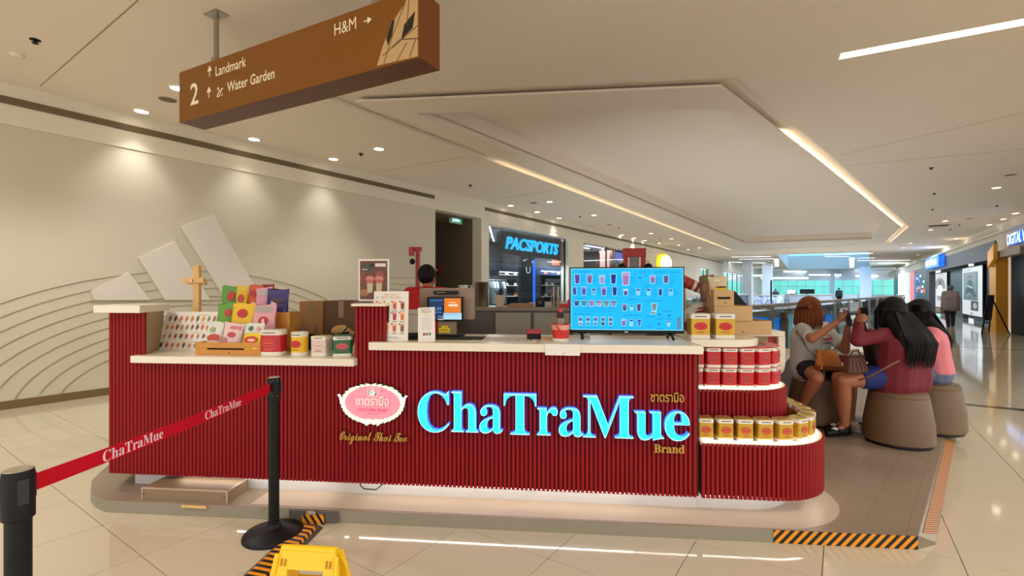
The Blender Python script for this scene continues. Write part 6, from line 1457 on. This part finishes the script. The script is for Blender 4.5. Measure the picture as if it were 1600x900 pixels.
# printed picture at the right end: a leaning tower of pale slabs with dark windows
def S(px, py): return (sx(px), sz(px, py))
b.up(); TN = (206, 172, 120); b.poly([S(589, 103), S(599, 70), S(615, 32), S(633, 5), S(641, -12), S(653, -25), S(653, 88)], TN); b.up()
b.poly([S(606, 72), S(604, 60), S(613, 33), S(617, 30), S(613, 55)], (30, 18, 14)); b.poly([S(627, 62), S(632, 38), S(649, 17), S(645, 44)], (30, 18, 14))
for p, q in (((600, 100), (612, 60)), ((612, 60), (633, 5)), ((613, 75), (653, 40)), ((598, 88), (625, 62)), ((625, 62), (653, 60)), ((620, 96), (636, 66)), ((640, 90), (650, 60)), ((636, 40), (640, -8))):
    a1, a2 = Vector(S(*p)), Vector(S(*q)); n_ = Vector((-(a2-a1).y, (a2-a1).x)).normalized()*.004; b.poly([tuple(a1-n_), tuple(a2-n_), tuple(a2+n_), tuple(a1+n_)], (120, 86, 46))
b.build('sign_print', PRINT, hsn, loc=(0, -.0006, 0))
# ================================================================== PEOPLE
m_skin = mat('skin', (172, 112, 80), .55, var=.04, scale=20); m_skin2 = mat('lighter_skin', (190, 132, 100), .55, var=.04, scale=20)
m_hairb = mat('black_hair', (15, 12, 13), .6, var=.2, scale=30, bump=.5, stretch=(8, 8, 1), spec=.25); m_hairr = mat('auburn_hair', (128, 66, 34), .55, var=.3, scale=30, bump=.6, stretch=(8, 8, 1), spec=.3); m_hairg = mat('grey_hair', (90, 86, 84), .6, var=.2)
m_eye = mat('eye_white', (232, 228, 222), .3); m_iris = mat('dark_iris', (36, 24, 18), .2); m_lip = mat('lip', (164, 78, 72), .45)
def remesh(o, vox, it=4, fac=.5):
    r = o.modifiers.new('skin', 'REMESH'); r.mode = 'VOXEL'; r.voxel_size = vox; r.use_smooth_shade = True
    s = o.modifiers.new('soft', 'SMOOTH'); s.iterations = it; s.factor = fac
def hand(b, w, d, n, side=1):
    w, d, n = Vector(w), Vector(d).normalized(), Vector(n); n = (n-d*n.dot(d)).normalized(); t = d.cross(n)*side
    for i in (-1.5, -.5, .5, 1.5): b.seg(w, w+d*.082+t*i*.019, .021, .0135, 8)
    for i, ln in ((-1.5, .78), (-.5, .95), (.5, 1.0), (1.5, .9)):
        s = w+d*.085+t*i*.0205; m = s+(d*cos(.45)+n*sin(.45))*.036*ln; e = m+(d*cos(1.15)+n*sin(1.15))*.028*ln; q = e+(d*cos(1.7)+n*sin(1.7))*.02*ln
        b.seg(s, m, .0092, .0085, 8); b.seg(m, e, .0085, .0078, 8); b.seg(e, q, .0078, .0068, 8)
    s = w+d*.025+t*.022; m = s+t*.03+d*.028+n*.012; e = m+d*.03+n*.015+t*.006; b.seg(s, m, .0135, .0105, 8); b.seg(m, e, .0105, .0085, 8)
def person(label, base, J, face, skin, hair, hair_m, top, bottom, shoes, vox=.0065, girth=1.0, sleeve=.62, leg=.5, hands=True, hemz=None, jacket=None, detail=True, shirt_len=0.0, hairw=1.0):
    base = Vector(base); t = thing('person', label, 'person', base)
    V = {k: Vector(v)-base for k, v in J.items()}; f = Vector((*face, 0)).normalized() if len(face) == 2 else Vector(face).normalized(); s = Vector((f.y, -f.x, 0)).normalized()   # s: the person's right
    g = girth; e = (V['rs']-V['ls']).normalized()
    def torso(b, k, ext=0.0, lo=None):
        pe, ch, ne = V['pelvis'], V['chest'], V['neck']
        for q in (-1, 0, 1):
            p0 = pe+e*q*.075*g; c0 = ch+e*q*.075*g; mid = (p0+c0)/2
            b.seg(p0+Vector((0, 0, -ext)), mid, (.122+k)*g, (.110+k)*g, 12); b.seg(mid, c0, (.110+k)*g, (.112+k)*g, 12)
        b.seg(V['ls'], V['rs'], .058+k, .058+k, 12); b.seg(ch, (V['ls']+V['rs'])/2, (.115+k)*g, .075+k, 12)
        for sh in ('ls', 'rs'): b.seg(ch+ (V[sh]-ch)*.3, V[sh], .09+k, .055+k, 12)
    b = MB(); torso(b, 0); hc = V['head']
    b.seg((V['ls']+V['rs'])/2, V['neck'], .07, .05, 12); b.seg(V['neck'], hc-Vector((0, 0, .03)), .048, .05, 12)
    b.ball(hc+Vector((0, 0, .012)), .088, 20, .90, .98, 1.18); b.ball(hc+f*.012+Vector((0, 0, -.055)), .068, 16, .9, .95, .9); b.ball(hc+f*.05+Vector((0, 0, -.085)), .032, 12); b.ball(hc+f*.045+Vector((0, 0, .03)), .05, 12)
    b.seg(hc+f*.085+Vector((0, 0, .012)), hc+f*.103+Vector((0, 0, -.022)), .010, .0145, 8)
    for q in (-1, 1): b.ball(hc+s*q*.082+Vector((0, 0, -.01)), .022, 10, .6, .9, 1.3); b.ball(hc+f*.062+s*q*.035+Vector((0, 0, -.035)), .026, 10)
    for q in 'lr':
        b.seg(V[q+'s'], V[q+'e'], .052, .041, 12); b.seg(V[q+'e'], V[q+'w'], .041, .027, 12)
        h = V['pelvis']+e*(.085 if q == 'r' else -.085)*g; b.seg(h, V[q+'k'], .092*g, .058, 12); b.seg(V[q+'k'], V[q+'k']+(V[q+'a']-V[q+'k'])*.35, .056, .058, 12); b.seg(V[q+'k']+(V[q+'a']-V[q+'k'])*.35, V[q+'a'], .058, .036, 12)
        b.seg(V[q+'a'], V[q+'t'], .036, .028, 10)
        if hands: hand(b, V[q+'w'], V.get(q+'hd', None) or (V[q+'w']-V[q+'e']), V.get(q+'hn', None) or -f, 1 if q == 'r' else -1)
    body = b.build('body', skin, t); remesh(body, vox, 3)
    if detail:
        for q in (-1, 1):
            ey = MB().ball(hc+f*.078+s*q*.032+Vector((0, 0, .012)), .0125, 12).build('eye', m_eye, t, smooth=True); MB().ball(hc+f*.0865+s*q*.032+Vector((0, 0, .012)), .0062, 10).build('iris', m_iris, ey, smooth=True)
            MB().tube([hc+f*.090+s*q*.016+Vector((0, 0, .035)), hc+f*.092+s*q*.034+Vector((0, 0, .041)), hc+f*.083+s*q*.052+Vector((0, 0, .034))], .004, 6).build('eyebrow', hair_m, t, smooth=True)
        MB().tube([hc+f*.083-s*.024+Vector((0, 0, -.058)), hc+f*.0965+Vector((0, 0, -.055)), hc+f*.083+s*.024+Vector((0, 0, -.058))], [.003, .007, .003], 8).build('lips', m_lip, t, smooth=True)
    # hair
    b = MB(); b.ball(hc-f*.018+Vector((0, 0, .035)), .100+.012*(hair != 'short'), 20, .98, 1.0, 1.08)
    sb = MB()
    def strand(pts, r): sb.tube(pts, [r*.6]+[r]*(len(pts)-2)+[r*.35], 5)
    crown = hc-f*.02+Vector((0, 0, .14))
    if hair in ('bob', 'long'):
        ln = .155 if hair == 'bob' else .16; wd = 1.12 if hair == 'bob' else 1.0
        for q in (-1, -.5, 0, .5, 1):
            o0 = hc-f*(.05-.045*abs(q))+s*q*.072*wd+Vector((0, 0, .02)); b.seg(o0, o0-f*.006+s*q*.016-Vector((0, 0, ln)), .056, .044, 10)
        b.seg(hc+f*.05+s*.03+Vector((0, 0, .09)), hc+f*.055-s*.06+Vector((0, 0, .05)), .032, .02, 10); b.seg(hc+f*.05+s*.03+Vector((0, 0, .09)), hc+f*.03+s*.085+Vector((0, 0, .0)), .03, .02, 10)
        for k in range(54):
            a = -2.25+4.5*k/53; d = -f*cos(a)+s*sin(a); j = .9+.2*((k*37) % 11)/11
            p1 = hc+d*.085+Vector((0, 0, .10)); p2 = hc+d*.122*wd*(.97+.06*j)+Vector((0, 0, .01)); p3 = hc+d*.128*wd*j-Vector((0, 0, ln*.75)); p4 = hc+d*.112*wd*j-Vector((0, 0, ln*(1.0+.12*j)))
            strand([crown+d*.02, p1, p2, p3, p4], .0085)
    if hair == 'long':
        top_ = V['neck']; lowp = V['chest']*.45+V['neck']*.55
        for q in (-1.2, -.6, 0, .6, 1.2):
            o0 = hc-f*.055+s*q*.055*hairw-Vector((0, 0, .05)); o1 = top_-f*(.125-.02*abs(q))*g+s*q*(.085 if hairw == 1 else .11)*hairw-Vector((0, 0, .06)); o2 = lowp-f*(.145-.02*abs(q))*g+s*q*(.085 if hairw == 1 else .11)*hairw-Vector((0, 0, .16+.03*cos(q*3)))
            b.seg(o0, o1, .058*hairw, .050, 10); b.seg(o1, o2, .050, .026, 10)
        for k in range(40):
            q = -1.5+3.0*k/39; j = ((k*29) % 13)/13
            o0 = hc-f*.10+s*q*.06*hairw+Vector((0, 0, .02)); o1 = top_-f*(.175-.025*abs(q))*g+s*q*(.088 if hairw == 1 else .105)*hairw-Vector((0, 0, .06)); o2 = lowp-f*(.172-.02*abs(q)+.012*j)*g+s*q*(.088 if hairw == 1 else .105)*hairw-Vector((0, 0, .06)); o3 = o2+f*.03-Vector((0, 0, .15+.07*j))
            strand([o0, o1, o2, o3], .0085)
    if sb.v:
        so = sb.build('hair_strands', hair_m, t, smooth='all'); so['kind'] = 'stuff'
    hr = b.build('hair', hair_m, t); remesh(hr, .009, 2, .4)
    # top
    b = MB(); torso(b, .014, shirt_len); b.seg((V['ls']+V['rs'])/2, V['neck'], .088, .062, 12, (True, False))
    for q in 'lr':
        if sleeve <= 1: b.seg(V[q+'s'], V[q+'s']+(V[q+'e']-V[q+'s'])*sleeve, .066, .062, 12, (True, False))
        else: b.seg(V[q+'s'], V[q+'e'], .066, .054, 12); b.seg(V[q+'e'], V[q+'e']+(V[q+'w']-V[q+'e'])*(sleeve-1), .054, .040, 12, (True, False))
    tp_ = b.build('top', top, t); remesh(tp_, .0095, 3)
    # bottom
    b = MB(); pe = V['pelvis']
    for q in (-1, 0, 1): b.seg(pe+e*q*.075*g+Vector((0, 0, -.02)), pe+e*q*.075*g+Vector((0, 0, .03)), .133*g, .13*g, 12)
    for q in 'lr':
        h = pe+e*(.085 if q == 'r' else -.085)*g
        if leg <= 1: b.seg(h, h+(V[q+'k']-h)*leg, .106*g, .088, 12, (True, False))
        else: b.seg(h, V[q+'k'], .106*g, .075, 12); b.seg(V[q+'k'], V[q+'k']+(V[q+'a']-V[q+'k'])*min(1, leg-1), .075, .06, 12, (True, False))
    bo = b.build('bottoms', bottom, t); remesh(bo, .0095, 3)
    for q in 'lr':
        a, to = V[q+'a'], V[q+'t']; d = (to-a); d.z = 0; d = d.normalized()
        b = MB().seg(a-d*.03-Vector((0, 0, .035)), a+d*.04-Vector((0, 0, .03)), .036, .042, 10).seg(a+d*.04-Vector((0, 0, .03)), to+d*.01, .042, .032, 10)
        sh = b.build('shoe', shoes, t); remesh(sh, .007, 2)
        if shoes is not m_blk: MB().tube([a-d*.06+Vector((0, 0, -.066)), to+d*.04+Vector((0, 0, -.026))], .03, 8, flat=.3).build('sole', m_tinw, sh)
    return t, V
P_ = PZ
# woman in the grey shirt
p1, V1_ = person('woman in a grey printed shirt and black shorts, lifting her phone with both hands', (3.03, 4.92, P_), dict(
    pelvis=(3.05, 4.93, .66), chest=(3.02, 4.90, .96), neck=(3.01, 4.87, 1.11), head=(3.00, 4.85, 1.215), ls=(3.19, 4.95, 1.04), rs=(2.87, 4.78, 1.04), le=(3.25, 4.72, .84), lw=(3.19, 4.60, 1.07), re=(2.81, 4.53, .97), rw=(3.02, 4.50, 1.13),
    lk=(3.26, 4.66, .61), la=(3.30, 4.72, .165), lt=(3.29, 4.60, .115), rk=(2.84, 4.50, .61), ra=(2.87, 4.80, .27), rt=(2.84, 4.68, .16)), (.86, -.5), m_skin, 'bob', m_hairr, mat('grey_cotton', (192, 196, 192), .85, var=.04, scale=10, bump=.1), mat('black_shorts', (26, 26, 34), .8), mat('white_sneaker', (216, 206, 192), .6), girth=1.12, sleeve=.8, leg=.62, shirt_len=.03)
b = MB()
for k, (z, w, c) in enumerate(((.99, .10, (176, 60, 60)), (.965, .12, (60, 60, 60)), (.945, .07, (170, 70, 66)))):
    pass
pr = PR(); pr.poly([(-.08, .0), (.08, .01), (.075, .035), (-.07, .03)], (186, 70, 66)); pr.poly([(-.06, -.03), (.06, -.025), (.055, -.012), (-.06, -.015)], (70, 66, 66)); pr.poly([(-.05, .045), (.04, .05), (.04, .06), (-.05, .055)], (206, 110, 104))
pr.build('shirt_print', PRINT, p1, loc=(3.105-3.03, 4.745-4.92, .93-P_), rz=.55)
t = thing('phone', 'dark phone held up by the woman in the grey shirt', 'phone', (3.13, 4.50, 1.165), .5)
MB().prism(rounded(-.036, .036, -.074, .074, .01), -.004, .004).build('body', m_blk, t, rot=(1.35, 0, 0)); MB().prism(rounded(-.032, .032, -.068, .068, .006), -.0048, -.0042).build('screen', m_bluelit, t, rot=(1.35, 0, 0))
t = thing('crossbody_bag', 'orange leather crossbody bag on the lap of the woman in grey', 'bag', (3.02, 4.60, .665), .35)
m_tan = mat('orange_leather', (198, 118, 44), .45, var=.05); 
o = MB().prism(rounded(-.17, .17, -.04, .04, .03), 0, .19, top=rounded(-.12, .12, -.02, .02, .018)).build('pouch', m_tan, t, bevel=.008); o.rotation_euler = (-.25, .12, 0)
o = MB().prism(rounded(-.172, .172, -.042, .042, .03), -.003, .035).build('lower_band', mat('brown_leather', (128, 70, 34), .5), t); o.rotation_euler = (-.25, .12, 0)
MB().tube([(-.13, .02, .12), (-.19, .08, .2), (-.17, .2, .36), (.02, .34, .46)], .008, 8, flat=.4).build('strap', mat('brown_strap', (110, 64, 40), .6), t, smooth=True); MB().tube([(-.14, -.04, .09), (-.19, -.06, .03)], .008, 6).build('tassel', m_tan, t)
# woman in the maroon jacket
m_mar = mat('maroon_jacket', (112, 22, 38), .75, var=.08, scale=8, bump=.15)
p2, V2_ = person('woman in a maroon jacket and blue shorts with long black hair, back to the viewer', (3.43, 4.30, P_), dict(
    pelvis=(3.47, 4.32, .67), chest=(3.47, 4.28, .93), neck=(3.44, 4.33, 1.10), head=(3.43, 4.38, 1.215), ls=(3.26, 4.25, 1.03), rs=(3.66, 4.38, 1.02), le=(3.01, 4.22, .985), lw=(3.10, 4.32, 1.17), re=(3.40, 4.70, 1.0), rw=(3.24, 4.52, 1.18), lhd=Vector((.35, .3, .9)),
    lk=(2.97, 4.33, .615), la=(3.06, 4.45, .165), lt=(2.91, 4.44, .115), rk=(3.01, 4.46, .615), ra=(3.13, 4.57, .165), rt=(2.99, 4.58, .115)), (-.36, .93), m_skin, 'long', m_hairb, m_mar, mat('royal_blue_shorts', (24, 44, 116), .7), m_blk, girth=1.26, sleeve=1.9, leg=.66, hairw=1.2, shirt_len=.07)
b = MB()
b.seg((3.33, 4.33, .72), (3.31, 4.36, .95), .125, .13, 12); o = b.build('black_top', m_blk, None); o.parent = p2; o.location = -p2.location; remesh(o, .01, 2)
o = MB().tube([onY(1404, 564, 4.09), onY(1394, 569, 4.06), onY(1378, 578, 4.07), onY(1358, 589, 4.12), onY(1342, 594, 4.2)], .0085, 8).build('bag_strap', mat('tan_strap', (120, 82, 66), .6), None, smooth=True); o.parent = p2; o.location = -p2.location
for q in 'lr':
    a, to = V2_[q+'a'], V2_[q+'t']; 
    MB().seg(a+Vector((0, 0, .03)), a+Vector((0, 0, -.02)), .042, .045, 12, (False, True)).build('black_sock', m_blk, p2, smooth=True)
    MB().ball(a*.45+to*.55+Vector((0, 0, .012)), .036, 12, 1.3, .8, .6).build('white_sock', m_shirt_w, p2, smooth=True); MB().tube([a*.5+to*.5+Vector((0, -.05, -.01)), a*.5+to*.5+Vector((0, 0, .042)), a*.5+to*.5+Vector((0, .05, -.01))], .007, 6).build('shoe_strap', m_blk, p2, smooth=True)
t = thing('phone', 'dark phone held sideways by the woman in the maroon jacket', 'phone', (3.19, 4.38, 1.235), .6)
MB().prism(rounded(-.075, .075, -.037, .037, .01), -.004, .004).build('body', m_blk, t, rot=(1.5, 0, 0)); MB().lathe([(.012, 0), (.012, .003)], 12).build('camera_lens', m_metal_d, t, loc=(.05, -.004, .015), rot=(pi/2, 0, 0))
t = thing('handbag', 'brown handbag between the woman in grey and the woman in maroon', 'bag', (3.04, 4.28, .70), .25)
m_hb = mat('brown_bag_leather', (92, 56, 42), .5, var=.1, scale=10, bump=.3)
o = MB().prism(rounded(-.12, .12, -.05, .05, .035), 0, .14, top=rounded(-.08, .08, -.02, .02, .015)).build('body', m_hb, t, bevel=.012); MB().tube([(-.07, 0, .13), (-.03, 0, .19), (.03, 0, .19), (.07, 0, .13)], .007, 8).build('handle', m_hb, t, smooth=True)
for k in range(4): MB().tube([(-.08+.05*k, -.052, .01), (-.06+.035*k, -.03, .12)], .004, 6).build('pleat', m_carddk, t)
MB().ball((.07, -.045, .09), .012, 10).build('clasp', m_chrome, t, smooth=True)
# woman in pink
p3, V3_ = person('woman in a pink shirt and frayed denim shorts, long black hair, half hidden', (4.05, 4.67, P_), dict(
    pelvis=(4.07, 4.68, .66), chest=(4.05, 4.70, .94), neck=(4.02, 4.73, 1.08), head=(3.99, 4.76, 1.19), ls=(3.96, 4.55, 1.01), rs=(4.12, 4.88, 1.01), le=(3.80, 4.48, .82), lw=(3.62, 4.60, .86), re=(3.95, 4.98, .83), rw=(3.76, 4.90, .88),
    lk=(3.64, 4.60, .61), la=(3.66, 4.58, .165), lt=(3.55, 4.58, .115), rk=(3.66, 4.80, .61), ra=(3.68, 4.80, .165), rt=(3.57, 4.82, .115)), (-.85, .35), m_skin2, 'long', m_hairb, mat('pink_cotton', (224, 132, 140), .85, var=.04, bump=.1), mat('denim', (104, 112, 142), .85, var=.1, scale=30), mat('white_canvas_shoe', (206, 200, 194), .6), girth=1.06, sleeve=.9, leg=.45)
b = MB()
for k in range(14):
    a = 2*pi*k/14; h = V3_['pelvis']+Vector((-.20, -.07, -.0)); b.tube([h+Vector((0, .095*cos(a), .095*sin(a))), h+Vector((-.035, .098*cos(a), .098*sin(a)-.01))], .004, 4)
o = b.build('frayed_hem', m_shirt_w, p3); o['kind'] = 'stuff'
# barista
bx, by = onY(667, 450, 5.0)[:2]
def standing(x, y, z, face, h, swing=.0):
    f = Vector((*face, 0)).normalized(); s = Vector((f.y, -f.x, 0)); B = Vector((x, y, z)); q = lambda a, c, k: tuple(B+s*a*h+f*c*h+Vector((0, 0, k*h)))
    return dict(pelvis=q(0, 0, .53), chest=q(0, -.01, .72), neck=q(0, 0, .855), head=q(0, .012, .925), ls=q(-.118, -.005, .822), rs=q(.118, -.005, .822), le=q(-.15, -.01+swing*.1, .63), lw=q(-.15, .04+swing*.25, .49), re=q(.15, -.01-swing*.1, .63), rw=q(.15, .04-swing*.2, .49),
        lk=q(-.055, .02-swing*.12, .29), la=q(-.055, -.01-swing*.32, .05+abs(swing)*.04), lt=q(-.055, .07-swing*.28, .022), rk=q(.055, .03+swing*.12, .29), ra=q(.055, .0+swing*.25, .05), rt=q(.055, .09+swing*.25, .02))
Jb = standing(bx, by, P_, (.25, 1), 1.60)
f_ = Vector((.25, 1, 0)).normalized(); s_ = Vector((f_.y, -f_.x, 0))
for q, sg in (('l', -1), ('r', 1)): Jb[q+'w'] = tuple(Vector(Jb[q+'e'])+f_*.24+Vector((0, 0, .10))-s_*sg*.05)
pb, Vb_ = person('barista in a red shirt seen from behind inside the kiosk', (bx, by, P_), Jb, (.45, .9), m_skin, 'short', m_hairb, mat('bright_red_shirt', (190, 14, 22), .75, var=.04, bump=.08), m_blk, m_blk, girth=1.1, sleeve=.7, leg=2, shirt_len=.06)
pr = PR(); pr.ring(0, 0, .018, .012, .003, (226, 90, 80)); pr.text('M', .026, -.01, .02, (226, 90, 80), 'l'); 
o = pr.build('collar_mark', PRINT, pb); o.location = Vb_['neck']-f_*.125+Vector((0, 0, -.10)); o.rotation_euler = (0, 0, 0)
# walker
wx_, wy_ = onz(1485, 511)
pw, _ = person('man in a grey shirt and black trousers walking away past the posters', (wx_, wy_, 0), standing(wx_, wy_, 0, (.5, .86), 1.60, .16), (.5, .86), m_skin, 'short', m_hairg, mat('grey_shirt', (126, 120, 124), .8), mat('black_trousers', (22, 22, 26), .8), m_blk, vox=.012, girth=1.25, sleeve=.8, leg=2, detail=False, shirt_len=.08)
# dim figures in the far hall
m_sil = mat('dark_blue_cloth', (34, 46, 58), .8)
for k, (px, Y, hh, lab) in enumerate(((1311, 45, 1.62, 'dark clothed person standing behind the right far counter'), (1239.5, 43, 1.45, 'dark clothed person behind the black monitor in the far hall'), (1212, 44, 1.5, 'dark clothed person by the black post in the far hall'))):
    x = (px-800)/F*Y; person(lab, (x, Y, 0), standing(x, Y, 0, (-.4, -1), hh), (-.4, -1), m_skin, 'short', m_hairb, m_sil, m_blk, m_blk, vox=.02, girth=1.3, sleeve=1.8, leg=2, detail=False, hands=False)
